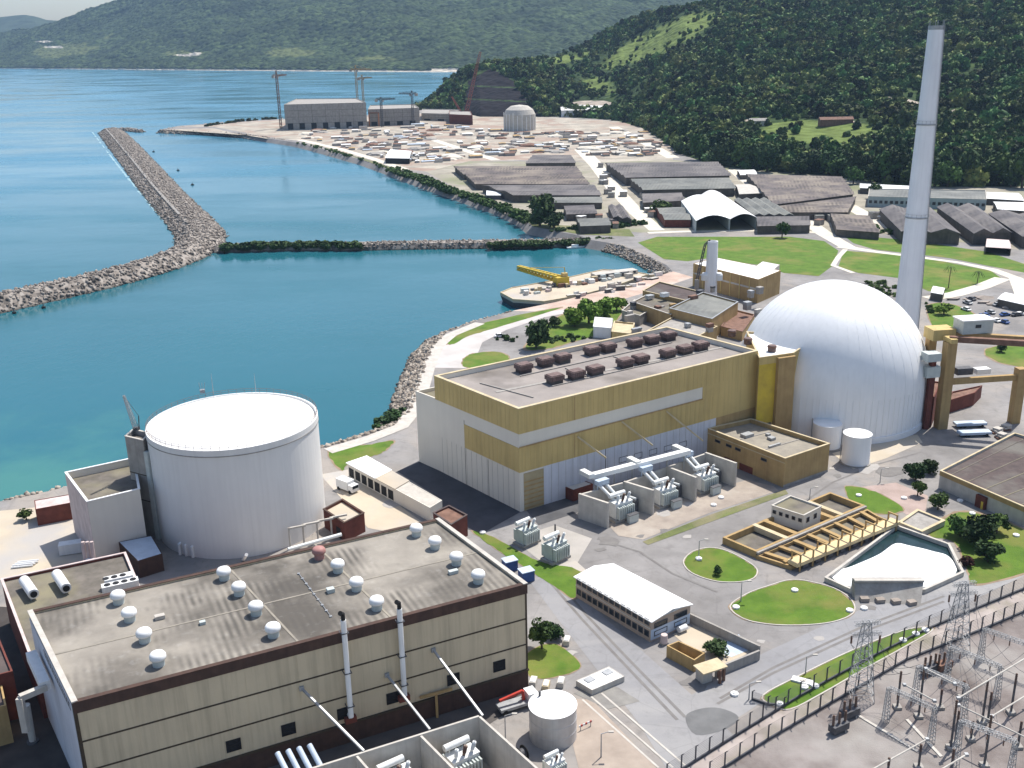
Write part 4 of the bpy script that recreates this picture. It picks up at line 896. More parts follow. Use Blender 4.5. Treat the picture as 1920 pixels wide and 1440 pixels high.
# roof vents
V2=[[(982,697),(1022,686),(1055,679)],[(1110,665),(1140,659)],[(1190,650),(1222,644),(1253,637)],[(1040,718),(1080,710),(1116,702)],[(1172,688),(1201,681)],[(1252,670),(1284,663),(1313,656)]]
nmb=('sea side row, near group','sea side row, middle group','sea side row, far group','front row, near group','front row, middle group','front row, far group'); nmp=(('nearest','middle','farthest'),('nearer','farther'))
ang2=math.atan2(f2.e.y,f2.e.x)
def box_vent(p,label):
    root=thing('cooling_vent',label,'vent',p,'boxy brown vents on the ochre hall roof'); 
    mb=MB(); mb.box(p+Vector((0,0,.5)),(3.3,2.5,1.),ang2); mb.build('curb',M['roof_brown'],root)
    mb=MB(); mb.box(p+Vector((0,0,1.55)),(3.9,3.1,1.1),ang2)
    c,s=math.cos(ang2),math.sin(ang2)
    for k in range(7):
        o_=-1.8+k*.6; mb.box(p+Vector((c*o_,s*o_,1.55)),(.12,3.3,1.16),ang2)
    mb.build('louvre_box',M['vent_box'],root)
    mb=MB(); mb.box(p+Vector((0,0,2.2)),(3.4,2.6,.2),ang2); mb.build('cover',M['vent_box'],root); return root
for g_,grp in enumerate(V2):
    for j,(u,v) in enumerate(grp):
        nm=nmp[0][j] if len(grp)==3 else nmp[1][j]
        box_vent(P(u,v,h2-1.2),'boxy brown roof vent, %s of the %s'%(nm,nmb[g_]))
# ================================================================ white domed reactor (right)
M['seam']=mat('dull seam sealant',(.66,.66,.66),(.58,.58,.59),.2,.6)
DC,DR=cyl_from((1566,833),(1377,800),(1731,795))
ds=H(DC,696)
dm=thing('reactor_dome','huge white hemispherical reactor dome on a ribbed cylinder','reactor building',DC)
mb=MB(); mb.lathe(DC,[(DR+.35,0),(DR+.35,1.6),(DR,1.6),(DR,ds)],128); mb.build('wall',M['dome'],dm,smooth=False)
mb=MB(); mb.lathe(DC,[(DR*math.cos(a),ds+DR*math.sin(a)) for a in np.linspace(0,PI/2-.01,40)],128,True); mb.build('dome',M['dome'],dm,smooth=True)
mb=MB()
for k in range(96):
    a=2*PI*k/96; p=DC+Vector((math.cos(a)*DR,math.sin(a)*DR,1.6)); mb.bar(p,p+Vector((0,0,ds-1.6)),.22,.12)
mb.build('cladding_rib',M['dome'],dm,kind=None)
mb=MB()
for k in range(48):
    a=2*PI*k/48; q_=[DC+Vector((math.cos(a)*DR*math.cos(t_)*1.0015,math.sin(a)*DR*math.cos(t_)*1.0015,ds+DR*math.sin(t_)*1.0015)) for t_ in np.linspace(0,1.42,14)]
    for x_,y_ in zip(q_,q_[1:]): mb.bar(x_,y_,.05,.02)
for t_ in (): mb.lathe(DC,[(DR*math.cos(t_)*1.001+.02,ds+DR*math.sin(t_)*1.001-.06),(DR*math.cos(t_)*1.001+.05,ds+DR*math.sin(t_)*1.001+.06)],96)
mb.build('panel_seam',M['dome'],dm)
# annex wedge between hall and dome 
hW=h2-1.
wp=[P(1424,671,hW),P(1488,662,hW),P(1512,646,hW),P(1470,628,hW),P(1400,622,hW)]
wd,plw,_=building('reactor_annex','narrow ochre annex with white roof wedged between turbine hall and dome',wp,hW,M['ochre'],M['white_roof'],par=.4,th=.3,coping=M['ochre_l'])
w0=Wall(*face(plw,wp[0],wp[1])); w0.panel('wall_bay',M['yellow'],wd,.05,w0.L*.5,6,hW-2,.05); w0.panel('pilaster',M['ochre_b'],wd,w0.L*.5+.01,w0.L,0,hW-.5,1.2); w0.panel('dark_opening',M['dark'],wd,.05,w0.L*.45,0,5.9,.03)
for (u,v,nm) in ((1402,645,'dark round roof vent on the wedge annex, the one nearer the turbine hall'),(1447,659,'dark round roof vent on the wedge annex, the one nearer the dome'),(1372,630,'rusty vent stub on the annex behind the far end of the ochre hall')):
    p=P(u,v,hW-.4); rt=thing('drum_vent',nm,'vent',p); mb=MB(); mb.lathe(p,[(1.1,0),(1.1,1.7),(1.0,1.75),(.02,1.9)],16,True); mb.build('drum',M['vent_box'],rt); mb=MB(); mb.lathe(p,[(1.25,1.2),(1.25,1.5),(1.1,1.5)],16); mb.build('rim',M['rust'],rt)
# tall vent stack
sb=P(1693,655); sz=H(sb,48); pr=[]
st=thing('vent_stack','very tall slender pale grey vent stack behind the dome','chimney',sb)
k1=mpp(Vector((sb.x,sb.y,sz)))
r0=44/2*mpp(Vector((sb.x,sb.y,20))); r1=25/2*k1
mb=MB(); mb.lathe(sb,[(lerp(r0*1.02,r1,z/sz),z) for z in np.linspace(0,sz,12)]+[(r1*.75,sz),(r1*.7,sz-3)],40); mb.build('shaft',M['stack'],st,smooth=False)
for vv in (232,406):
    z=H(sb,vv); r=lerp(r0,r1,z/sz); mb=MB(); mb.lathe(sb,[(r,z-.35),(r+.3,z-.35),(r+.3,z+.1),(r,z+.1)],32); 
    for a in np.linspace(0,2*PI,17)[:-1]: p=sb+Vector((math.cos(a)*(r+.26),math.sin(a)*(r+.26),z+.1)); mb.bar(p,p+Vector((0,0,1.)),.06)
    mb.lathe(sb,[(r+.22,z+1.),(r+.28,z+1.),(r+.28,z+1.06),(r+.22,z+1.06)],32); mb.build('platform',M['steel'],st)
mb=MB(); mb.lathe(sb,[(r1+.02,sz-1.2),(r1+.06,sz-1.2),(r1+.06,sz+.05),(r1*.7,sz+.05)],32)
for a in np.linspace(0,2*PI,7)[:-1]: p=sb+Vector((math.cos(a)*r1,math.sin(a)*r1,sz)); mb.bar(p,p+Vector((0,0,1.6)),.12)
mb.build('tip_ring',M['steel'],st)
mb=MB(); p=sb+Vector((r0*.8,-r0*.75,0)); q_=sb+Vector((r1*.8,-r1*.75,sz)); mb.bar(p,q_,.35,.2); mb.build('ladder',M['steel'],st)
# two white tanks in front of the dome
for (f,l,r_,vt,nm) in (((1548,846),(1522,832),(1576,832),802,'white cylindrical tank standing before the dome, the farther one of the pair'),((1604,877),(1577,860),(1631,860),822,'white cylindrical tank standing before the dome, the nearer one of the pair')):
    c,r=cyl_from(f,l,r_); ff_=c-Vector((c.x,c.y,0)).normalized()*r; hh=H(ff_,vt); rt=thing('storage_tank',nm,'tank',c,'pair of white tanks before the dome')
    mb=MB(); mb.lathe(c,[(r,0),(r,hh),(r+.08,hh),(r+.08,hh+.12)],40); mb.build('shell',M['dome'],rt); mb=MB(); mb.lathe(c,[(r+.1,hh+.12),(r*.5,hh+.4),(.02,hh+.55)],40,True); mb.build('roof',M['white_roof'],rt,smooth=True)
    mb=MB(); d=Vector((c.x,c.y,0)).normalized(); s_=Vector((d.y,-d.x,0)); p=c+s_*(-r-.25)-d*.2; mb.bar(p,p+Vector((0,0,hh+1)),.5,.08); mb.build('ladder',M['steel'],rt); mb=MB(); mb.lathe(c,[(r+.3,0),(r+.3,.3),(r,.3)],40); mb.build('base_ring',M['conc'],rt)
# ================================================================ transformers and equipment (shared by yards)
def radiator(mb,c,s,yaw,n=6):
    cs,sn=math.cos(yaw),math.sin(yaw)
    for k in range(n):
        o=(k/(n-1)-.5)*s[0]; mb.box((c[0]+cs*o,c[1]+sn*o,c[2]),(s[0]/n*.55,s[1],s[2]),yaw)
def transformer(loc,yaw,S,label,group=None,pale=True):
    rt=thing('power_transformer',label,'transformer',loc,group); cs,sn=math.cos(yaw),math.sin(yaw)
    T=lambda x,y,z:Vector((loc[0]+(cs*x-sn*y)*S,loc[1]+(sn*x+cs*y)*S,loc[2]+z*S))
    mb=MB(); mb.box(T(0,0,.25),(4.6*S,3.*S,.5*S),yaw); mb.build('plinth',M['conc'],rt)
    mb=MB(); mb.box(T(0,0,1.9),(3.6*S,2.*S,2.7*S),yaw)
    for k in range(6): mb.box(T(-1.5+k*.6,0,1.9),(.1*S,2.14*S,2.6*S),yaw)
    mb.box(T(0,0,3.32),(3.75*S,2.15*S,.16*S),yaw); mb.build('tank',M['equip'] if not pale else M['equip_w'],rt)
    for y in (-1.45,1.45):
        mb=MB(); radiator(mb,T(0,y,1.8),(3.2*S,.75*S,2.2*S),yaw,8); mb.build('radiator',M['equip'],rt)
    mb=MB(); mb.tube(T(-1.9,.9,4.3),T(1.5,.9,4.3),.42*S,.42*S,14); mb.bar(T(-1.2,.9,3.4),T(-1.2,.9,4.2),.15*S); mb.bar(T(1.,.9,3.4),T(1.,.9,4.2),.15*S); mb.build('conservator',M['equip_w'],rt)
    for k in range(3):
        mb=MB(); a=T(-1.1+k*1.1,-.4,3.35); b=T(-1.25+k*1.25,-.95,5.1); mb.tube(a,lerp(a,b,.3),.2*S,.2*S,10)
        for j in range(7): mb.tube(lerp(a,b,.3+j*.1),lerp(a,b,.36+j*.1),.26*S,.15*S,10)
        mb.tube(b,b+(b-a)*.08,.06*S,.04*S,6); mb.build('bushing',M['ceram'] if k%2 else M['equip_w'],rt)
    return rt
# ---- transformer bays along the ochre hall
e2=Vector((f2.e.x,f2.e.y,0)); n2=Vector((f2.n.x,f2.n.y,0)); HB=6.2
w1=[P(1086,925,HB),P(1141,943,HB)]; walls=[((1086,925),(1141,943)),((1170,902),(1226,919)),((1250,874),(1306,895)),((1323,848),(1381,868))]
ends=[(P(a[0],a[1],HB),P(b[0],b[1],HB)) for a,b in walls]
bay=thing('transformer_bay','row of three open transformer bays with concrete fire walls beside the ochre hall','enclosure',(ends[0][0].x,ends[0][0].y,0))
for a,b in ends:
    mb=MB(); d=(b-a); d.z=0; d.normalize(); s_=Vector((-d.y,d.x,0))*.3; mb.hexa([Vector((q.x,q.y,0)) for q in (a-s_,b-s_,b+s_,a+s_)],[Vector((q.x,q.y,HB)) for q in (a-s_,b-s_,b+s_,a+s_)]); mb.build('fire_wall',M['conc_l'],bay)
for k in range(3):
    a=ends[k][0];b=ends[k+1][0]; d=(b-a);d.z=0;d.normalize(); s_=Vector((-d.y,d.x,0))*.25; a=a+d*.31;b=b-d*.31; mb=MB(); mb.hexa([Vector((q.x,q.y,0)) for q in (a-s_,b-s_,b+s_,a+s_)],[Vector((q.x,q.y,HB-.3)) for q in (a-s_,b-s_,b+s_,a+s_)]); mb.build('back_wall',M['conc_l'],bay)
for k in range(3):
    a,b=ends[k];c,d=ends[k+1]; m_=(a+b+c+d)/4; m_.z=0; dd=(b-a);dd.z=0;dd.normalize(); m_+=dd*1.2
    yaw=math.atan2(e2.y,e2.x)
    transformer(m_,yaw,1.3,'pale transformer in the %s fire walled bay along the ochre hall'%('leftmost','middle','rightmost')[k],'transformers in the ochre hall bays')
    cb_=(c+d)/2; cb_.z=0; cb_=cb_-(c-a).normalized()*2.0; cb_.z=0; rt=thing('cooler_bank','dark finned cooler bank against the fire wall in the %s transformer bay'%('leftmost','middle','rightmost')[k],'cooler',cb_)
    mb=MB(); radiator(mb,cb_+Vector((0,0,1.9)),(2.6,1.6,3.0),math.atan2(dd.y,dd.x),8); mb.build('fins',M['steel_d'],rt); mb=MB(); mb.box(cb_+Vector((0,0,.2)),(3.,2.,.4),math.atan2(dd.y,dd.x)); mb.build('base',M['conc'],rt); mb=MB(); mb.tube(cb_+Vector((0,0,3.7))-dd*1.2,cb_+Vector((0,0,3.7))+dd*1.2,.3,.3,10); mb.build('header_pipe',M['equip_w'],rt)
    fq=m_+dd*3.4; rt=thing('control_cubicle','grey control cubicle in front of the %s transformer bay'%('leftmost','middle','rightmost')[k],'cubicle',fq); mb=MB(); mb.box(fq+Vector((0,0,1.)),(2.6,1.,1.9),yaw); mb.build('cabinet',M['equip'],rt); mb=MB(); mb.box(fq+Vector((0,0,2.02)),(2.8,1.2,.12),yaw); mb.build('roof',M['steel_d'],rt)
    # paired pipes down to the transformer
    rt=thing('bus_duct','pair of sloping white bus ducts feeding the %s transformer bay'%('leftmost','middle','rightmost')[k],'duct',(m_.x,m_.y,0))
    top=(a+c)/2; top.z=HB+1.2
    for o_ in (-.9,.9):
        mb=MB(); mb.tube(top+e2*o_-dd*.6,m_+e2*o_*.8+Vector((0,0,3.7))-dd*.2,.42,.36,12); mb.build('duct',M['equip_w'],rt)
    mb=MB(); mb.box(top+Vector((0,0,.2)),(3.2,1.5,1.1),yaw); mb.bar(top-e2*1.3,Vector((top.x-e2.x*1.3,top.y-e2.y*1.3,0)),.25); mb.bar(top+e2*1.3,Vector((top.x+e2.x*1.3,top.y+e2.y*1.3,0)),.25); mb.build('junction_box',M['lblue'],rt)
a=P(1108,893,HB+1.8); b=P(1292,846,HB+2.6); rt=thing('main_bus_duct','long white covered bus duct running behind the bays along the ochre hall','duct',((a.x+b.x)/2,(a.y+b.y)/2,0))
mb=MB(); mb.bar(a,b,1.6,1.1); mb.build('duct',M['white_roof'],rt)
for t_ in np.linspace(.05,.95,6): q_=lerp(a,b,t_); mb=MB(); mb.bar(q_-Vector((0,0,.5)),Vector((q_.x,q_.y,0)),.3); mb.bar(q_-n2*.9-Vector((0,0,.6)),q_+n2*.9-Vector((0,0,.6)),.2); mb.build('support',M['steel'],rt)
for (u,v) in ((1102,889),(1190,865),(1275,842)): q_=P(u,v,HB+2.6); mb=MB(); mb.bar(q_-n2*2.2,q_+n2*1.6,1.5,1.); mb.build('branch',M['equip_w'],rt)
# low brown hut left of the bays
b_=[P(u,v,3.) for u,v in ((1048,908),(1075,919),(1112,907),(1086,897))]
building('switch_hut','low dark red hut with a pale roof between the ochre hall and the first bay',b_,3.,M['redbrown'],M['conc_l'],par=.1,th=.2)
# big pair of transformers near tan building
for (u,v,S,lab) in ((988,1018,1.15,'grey green transformer on the lawn beside the tan building, the farther one'),(1042,1048,1.2,'grey green transformer on the lawn beside the tan building, the nearer one')):
    transformer(P(u,v),ang2+.15,S,lab,'pair of transformers on the lawn',False)
for (u,v,S) in ((1000,1030,1.),(1062,1058,1.)): pass
def post(name,label,cat,u,v,vt,r,m,base=True):
    b=P(u,v); z=H(b,vt); rt=thing(name,label,cat,b); mb=MB(); mb.tube(b,(b.x,b.y,z),r,r*.8,8); mb.build('pole',m,rt); mb=MB(); mb.box(b+Vector((0,0,.15)),(r*5,r*5,.3)); mb.build('footing',M['conc'],rt); return rt,b,z
post('lightning_post','thin dark post between the two lawn transformers and the turbine hall','post',1041,1012,983,.22,M['steel_d'])
# blue containers at right wall of tan building
for (u,v,lab) in ((956,1068,'blue equipment box behind the right edge of the tan building, the farther one'),(987,1088,'blue equipment box behind the right edge of the tan building, the nearer one')):
    b=P(u,v); rt=thing('equipment_box',lab,'box',b,'blue boxes beside the tan building'); mb=MB(); mb.box(b+Vector((0,0,1.2)),(2.7,2.2,2.2),ang1)
    for k in range(6): mb.box(b+Vector((math.cos(ang1)*(-1.2+k*.48),math.sin(ang1)*(-1.2+k*.48),1.2)),(.1,2.3,2.1),ang1)
    mb.build('body',M['blue'],rt); mb=MB(); mb.box(b+Vector((0,0,2.4)),(2.9,2.4,.15),ang1); mb.build('lid',M['lblue'],rt)
# ================================================================ office with white roof
ob=P(1222,1208); oh=H(ob,1168)
eq=[P(u,v,oh) for u,v in ((1075,1081),(1222,1167),(1300,1133),(1150,1056))]
cen=(eq[0]+eq[1]+eq[2]+eq[3])/4; ow=[lerp(cen,q_,.955) for q_ in eq]
of=thing('office_building','long two storey beige office with a bright white roof','building',(cen.x,cen.y,0))
mb=MB(); mb.prism([(q_.x,q_.y) for q_ in ow],0,oh-.1); mb.build('wall',mat('beige office wall',(.44,.35,.28),(.38,.3,.24),.3,.85,streak=.3),of)
poly=ccw([(q_.x,q_.y) for q_ in ow])
ra=lerp(eq[0],eq[3],.5)+Vector((0,0,.9)); rb=lerp(eq[1],eq[2],.5)+Vector((0,0,.9))
mb=MB(); mb.add([eq[0],eq[1],rb,ra,eq[2],eq[3]]+[q_-Vector((0,0,.18)) for q_ in (eq[0],eq[1],rb,ra,eq[2],eq[3])],[(0,1,2,3),(3,2,4,5),(7,6,9,8),(8,9,11,10),(0,6,7,1),(5,4,10,11),(1,7,8,2),(2,8,10,4),(0,3,9,6),(3,5,11,9)]); mb.build('roof',M['white_roof'],of)
wl=Wall(*face(poly,ow[0],ow[1])); wr=Wall(*face(poly,ow[1],ow[2]))
for row in range(2):
    for k in range(13): wl.window(of,wl.L*(k+.6)/13.2,1.5+row*2.35,.95,1.0)
    for k in range(2): wr.window(of,wr.L*(k+.5)/2,oh-1.4 if row else 1.4,wr.L*.3,.8)
wl.panel('floor_band',M['conc_l'],of,0,wl.L,2.62,2.85,.08)
wr.panel('wall_cladding',M['lblue'],of,.05,wr.L-.05,.3,oh-2.,.05)
mb=MB(); mb.add([ow[1]+Vector((0,0,-.12)),ow[2]+Vector((0,0,-.12)),rb+Vector((0,0,-.3))*1.],[(0,1,2)]); mb.build('gable',M['lblue'],of)
# walled yard beside it
YH=1.9
yw=[P(u,v,YH) for u,v in ((1287,1147),(1425,1211),(1424,1219),(1342,1252))]
mb=MB()
for a,b in ((0,1),(2,3)):
    A=yw[a];B=yw[b]; d=(B-A).normalized(); s_=Vector((-d.y,d.x,0))*.2; mb.hexa([Vector((q_.x,q_.y,0)) for q_ in (A-s_,B-s_,B+s_,A+s_)],[Vector((q_.x,q_.y,YH)) for q_ in (A-s_,B-s_,B+s_,A+s_)])
rt=thing('yard_wall','low grey concrete wall around the small yard behind the white roofed office','wall',(yw[1].x,yw[1].y,0)); 
MBs=mb
for k,(a,b) in enumerate(((0,1),(2,3))):
    A=yw[a];B=yw[b]; d=(B-A).normalized(); s_=Vector((-d.y,d.x,0))*.2; m2=MB(); m2.hexa([Vector((q_.x,q_.y,0)) for q_ in (A-s_,B-s_,B+s_,A+s_)],[Vector((q_.x,q_.y,YH)) for q_ in (A-s_,B-s_,B+s_,A+s_)]); m2.build('wall_run',M['conc'],rt)
sheet('yard_paving',[(1262,1190),(1300,1168),(1412,1220),(1342,1258)],M['tanyard'],.04)
sheet('yard_slab',[(1368,1196),(1385,1190),(1412,1216),(1372,1232),(1350,1226)],M['lblue'],.055)
b_=[P(u,v,2.2) for u,v in ((1250,1212),(1302,1240),(1322,1226),(1272,1203))]
sh,_,_=building('brick_shed','ruined looking ochre brick shed without roof inside the small yard',b_,2.4,M['ochre_b'],M['tanyard'],par=2.2,th=.25)
tree_px('dark2',1342,1228,46,'wide dark tree inside the small walled yard',None,.6)
for (u,v,lab) in ((1279,1185,'white tank lying in the yard behind the office'),(1245,1207,'small pinkish water tank at the office corner')):
    b=P(u,v); rt=thing('water_tank',lab,'tank',b); mb=MB(); d=e2 if u>1250 else Vector((0,0,1)); 
    if u>1250: mb.tube(b-d*.9+Vector((0,0,.8)),b+d*.9+Vector((0,0,.8)),.6,.6,14)
    else: mb.tube(b+Vector((0,0,.3)),b+Vector((0,0,1.9)),.7,.6,14)
    mb.build('drum',M['white'] if u>1250 else M['pink'],rt); mb=MB(); mb.box(b+Vector((0,0,.15)),(1.4,1.,.3),ang2); mb.build('cradle',M['conc'],rt)
# guard booth
gb=P(1335,1278); rt=thing('guard_booth','small gate booth with flat pale roof on brown columns at the yard corner','booth',gb)
mb=MB(); mb.box(gb+Vector((-1.3,.6,1.3)),(2.,2.,2.6),ang1); mb.build('cabin',M['conc_l'],rt); mb=MB(); mb.box(gb+Vector((-.3,.4,2.75)),(5.,3.,.25),ang1); mb.build('roof',M['ochre_l'],rt)
for dx,dy in ((1.2,-.6),(2.,.2),(1.2,1.3)): mb=MB(); mb.box(gb+Vector((dx,dy,1.3)),(.4,.4,2.6),ang1); mb.build('column',M['rust'],rt)
# white slab on the yard
sp=[P(u,v,1.1) for u,v in ((1080,1276),(1110,1294),(1171,1268),(1142,1249))]
sl,_,_=building('tank_pit_cover','thick white concrete slab with two grey hatches on the yard beside the tan building',sp,1.1,M['conc_l'],M['white'],cat='slab',par=.06,th=.15)
for (u,v) in ((1105,1274),(1139,1260)): p=P(u,v,1.1); mb=MB(); mb.box(p,(1.6,1.3,.16),ang1+.2); mb.build('hatch',M['steel'],sl)
for (u,v,lab) in ((1063,1206,'beige concrete block beside the road right of the leafy tree'),(1052,1284,'beige concrete block just left of the white slab'),(1024,1290,'orange beige block at the right foot of the tan building'),(1000,1283,'pale block against the corner of the tan building')):
    b=P(u,v); rt=thing('concrete_block',lab,'block',b); mb=MB(); mb.box(b+Vector((0,0,.5)),(2.,1.1,1.),ang1+.9); mb.build('body',M['ochre_l'] if u==1024 else M['conc_l'],rt); mb=MB(); mb.box(b+Vector((0,0,1.06)),(1.6,.8,.12),ang1+.9); mb.build('lid',M['white'],rt)
# ================================================================ small ochre block by the dome
cb=P(1473,914); ch=H(cb,860)
cq=[P(u,v,ch) for u,v in ((1326,803),(1472,860),(1556,832),(1408,785))]
ob2,plo,_=building('ochre_block','low ochre brick block with parapet in front of the white dome',cq,ch,M['ochre_b'],M['roof_conc'],par=1.1,th=.35,coping=M['ochre_l'])
wa=Wall(*face(plo,cq[0],cq[1])); wb=Wall(*face(plo,cq[1],cq[2]))
for t_ in (.15,.3,.42,.75): wa.window(ob2,wa.L*t_,ch-2.4,1.6,.5,pm=M['dark'])
wa.panel('loading_door',M['redbrown'],ob2,wa.L*.45,wa.L*.62,0,1.8,.05); wa.panel('loading_door',M['redbrown'],ob2,wa.L*.25,wa.L*.38,0,1.8,.05); wb.panel('plinth',M['conc'],ob2,0,wb.L,0,.6,.08); wa.panel('cornice',M['ochre_l'],ob2,0,wa.L,ch-1.3,ch-1.1,.1)
for t1,t2,sz in ((.3,.4,(3,2,.8)),(.5,.6,(1.6,1.6,.7)),(.65,.4,(4,.6,.5)),(.4,.7,(1,1,.6))):
    p=lerp(lerp(cq[0],cq[1],t1),lerp(cq[3],cq[2],t1),t2); p.z=ch-1.1+sz[2]/2; mb=MB(); mb.box(p,sz,ang2); mb.build('roof_unit',M['steel'],ob2)
for t1 in (.33,.66): 
    a=lerp(cq[0],cq[1],t1);b=lerp(cq[3],cq[2],t1); a.z=b.z=ch-1.02; mb=MB(); mb.bar(lerp(a,b,.05),lerp(a,b,.95),.3,.12); mb.build('roof_seam',M['conc'],ob2)
# ================================================================ brown roofed building at right edge
rbp=P(1764,914); rh=H(rbp,882)
rq=[P(u,v,rh) for u,v in ((1763,883),(1925,953),(2140,880),(1902,812))]
rb_,plr,_=building('brown_roof_building','wide low building with a dark brown flat roof and pale parapet at the right edge',rq,rh,M['conc_l'],M['roof_brown'],par=.5,th=.3,coping=M['ochre_l'],fascia=M['ochre_b'],fh=1.1)
wa=Wall(*face(plr,rq[0],rq[1])); x=wa.px(1844,925)[0]; wa.panel('door_porch',M['redbrown'],rb_,x-1.3,x+1.3,0,3.0,.8); wa.panel('door',M['yellow'],rb_,x+.3,x+.9,0,1.9,.83)
for k in range(5):
    a=lerp(rq[0],rq[1],k/5+.1);b=lerp(rq[3],rq[2],k/5+.1); a.z=b.z=rh-.46; mb=MB(); mb.bar(lerp(a,b,.03),lerp(a,b,.97),.25,.08); mb.build('roof_seam',M['roof_dirt'],rb_)
# ================================================================ aeration basin and intake works
BZ=.9
bw_=[P(u,v,BZ) for u,v in ((1546,1083),(1603,1109),(1735,1106),(1808,1073),(1781,1020),(1680,984))]
bs=thing('discharge_basin','angular concrete basin filled with churning white foam','basin',(bw_[2].x,bw_[2].y,0))
pb_=ccw([(q_.x,q_.y) for q_ in bw_]); mb=MB(); mb.ring(pb_,inset(pb_,.45),-.2,BZ); mb.build('wall',M['conc_l'],bs); mb=MB(); mb.ring(inset(pb_,-.05),inset(pb_,.5),BZ+.002,BZ+.12); mb.build('coping',M['conc_l'],bs)
mb=MB(); mb.sheet(inset(pb_,.4),.12); mb.build('basin_water',mat('dark basin water',(.012,.035,.04),(.006,.02,.024),.5,.2),bs)
fp=[(1556,1077),(1595,1062),(1646,1040),(1678,1019),(1704,1022),(1745,1032),(1780,1044),(1792,1074),(1738,1100),(1608,1102)]
fpts=PP(smooth_px(fp,5),.2); mb=MB(); 
cx=sum(p.x for p in fpts)/len(fpts); cy=sum(p.y for p in fpts)/len(fpts); vs=[];fs=[]; nF=len(fpts); K=9
for k in range(K+1):
    for p in fpts:
        t_=1-k/(K+.6); x=lerp(cx,p.x,t_);y=lerp(cy,p.y,t_); vs.append((x,y,.16+(.25 if k else 0)+.35*noise.noise(Vector((x*.45,y*.45,0)))*(1 if k else .2)))
for k in range(K):
    for i in range(nF): j=(i+1)%nF; fs.append((k*nF+i,k*nF+j,(k+1)*nF+j,(k+1)*nF+i))
fs.append(tuple(K*nF+i for i in range(nF))); mb.add(vs,fs); mb.build('foam',M['foam'],bs,smooth=True)
# spray patches along the outlets
# weir block in front
wq=[P(u,v,3.4) for u,v in ((1597,1088),(1732,1086),(1738,1098),(1606,1100))]
wz=thing('weir_block','rough grey concrete weir block in front of the foaming basin','weir',(wq[0].x,wq[0].y,0)); mb=MB(); A=[P(u,v,0) for u,v in ((1603,1127),(1726,1136))]
top=[P(1600,1086,3.2),P(1730,1086,3.2)]; dd=Vector((top[0].y-top[1].y,top[1].x-top[0].x,0)).normalized()
lo_=[A[0],A[1],Vector((A[1].x,A[1].y,0))+dd*3.2,Vector((A[0].x,A[0].y,0))+dd*3.2]; hi_=[Vector((top[0].x,top[0].y,3.2))-dd*.6,Vector((top[1].x,top[1].y,3.2))-dd*.6,Vector((top[1].x,top[1].y,3.2))+dd*.8,Vector((top[0].x,top[0].y,3.2))+dd*.8]
mb.hexa(lo_,hi_); mb.build('block',M['conc'],wz); mb=MB(); mb.bar(hi_[0]+Vector((0,0,.1)),hi_[1]+Vector((0,0,.1)),.9,.35); mb.build('lip',M['conc_l'],wz)
for k in range(4): p=lerp(A[0],A[1],.15+.24*k)-dd*.0; mb=MB(); mb.box(p+dd*.3+Vector((0,0,.4)),(1.6,1.2,.8),.1*k); mb.build('footing',M['rock'],wz)
# outlet gate beam with posts
ga,gb_=P(1486,1057,1.7),P(1679,977,1.7); gt=thing('gate_gallery','ochre gallery beam with a row of gate frames along the foaming basin','gallery',((ga.x+gb_.x)/2,(ga.y+gb_.y)/2,0))
mb=MB(); mb.bar(ga,gb_,2.5,.8); mb.build('beam',mat('pale ochre walkway',(.66,.52,.30),(.56,.43,.24),.4,.8),gt); gd=(gb_-ga).normalized(); gn=Vector((gd.y,-gd.x,0))
for k in range(9):
    p=lerp(ga,gb_,.03+k*.117); mb=MB()
    for o_ in (-1.1,1.1): mb.bar(p+gn*o_-Vector((0,0,1.7)),p+gn*o_+Vector((0,0,2.1)),.3)
    mb.bar(p-gn*1.25+Vector((0,0,2.1)),p+gn*1.25+Vector((0,0,2.1)),.3); mb.build('gate_frame',M['ochre_b'],gt)
    if k<8: mb=MB(); q_=lerp(ga,gb_,.088+k*.117)+gn*.95; mb.bar(q_-gd*.8-Vector((0,0,.6)),q_+gd*.8-Vector((0,0,.6)),.15,1.4); mb.build('gate',M['steel_d'],gt)
for o_ in (-2.2,): mb=MB(); mb.bar(ga+gn*o_-Vector((0,0,.9)),gb_+gn*o_-Vector((0,0,.9)),.8,1.); mb.build('rail_beam',M['ochre_b'],gt)
# trench between gallery and intake chamber
tr=[P(u,v,.8) for u,v in ((1418,1042),(1484,1063),(1668,980),(1626,955))]; ptr=ccw([(q_.x,q_.y) for q_ in tr]); rt=thing('channel_trench','open trench with ochre cross beams between chamber and gate gallery','trench',(tr[0].x,tr[0].y,0))
mb=MB(); mb.ring(ptr,inset(ptr,.5),-.1,.9); mb.build('wall',M['ochre_b'],rt); mb=MB(); mb.sheet(inset(ptr,.45),.12); mb.build('trench_floor',M['roof_dirt'],rt)
for k in range(8): a=lerp(tr[0],tr[3],.06+k*.125);b=lerp(tr[1],tr[2],.06+k*.125); mb=MB(); mb.bar(a+Vector((0,0,.0)),b+Vector((0,0,.0)),1.,.5); mb.build('cross_beam',M['ochre_b'],rt)
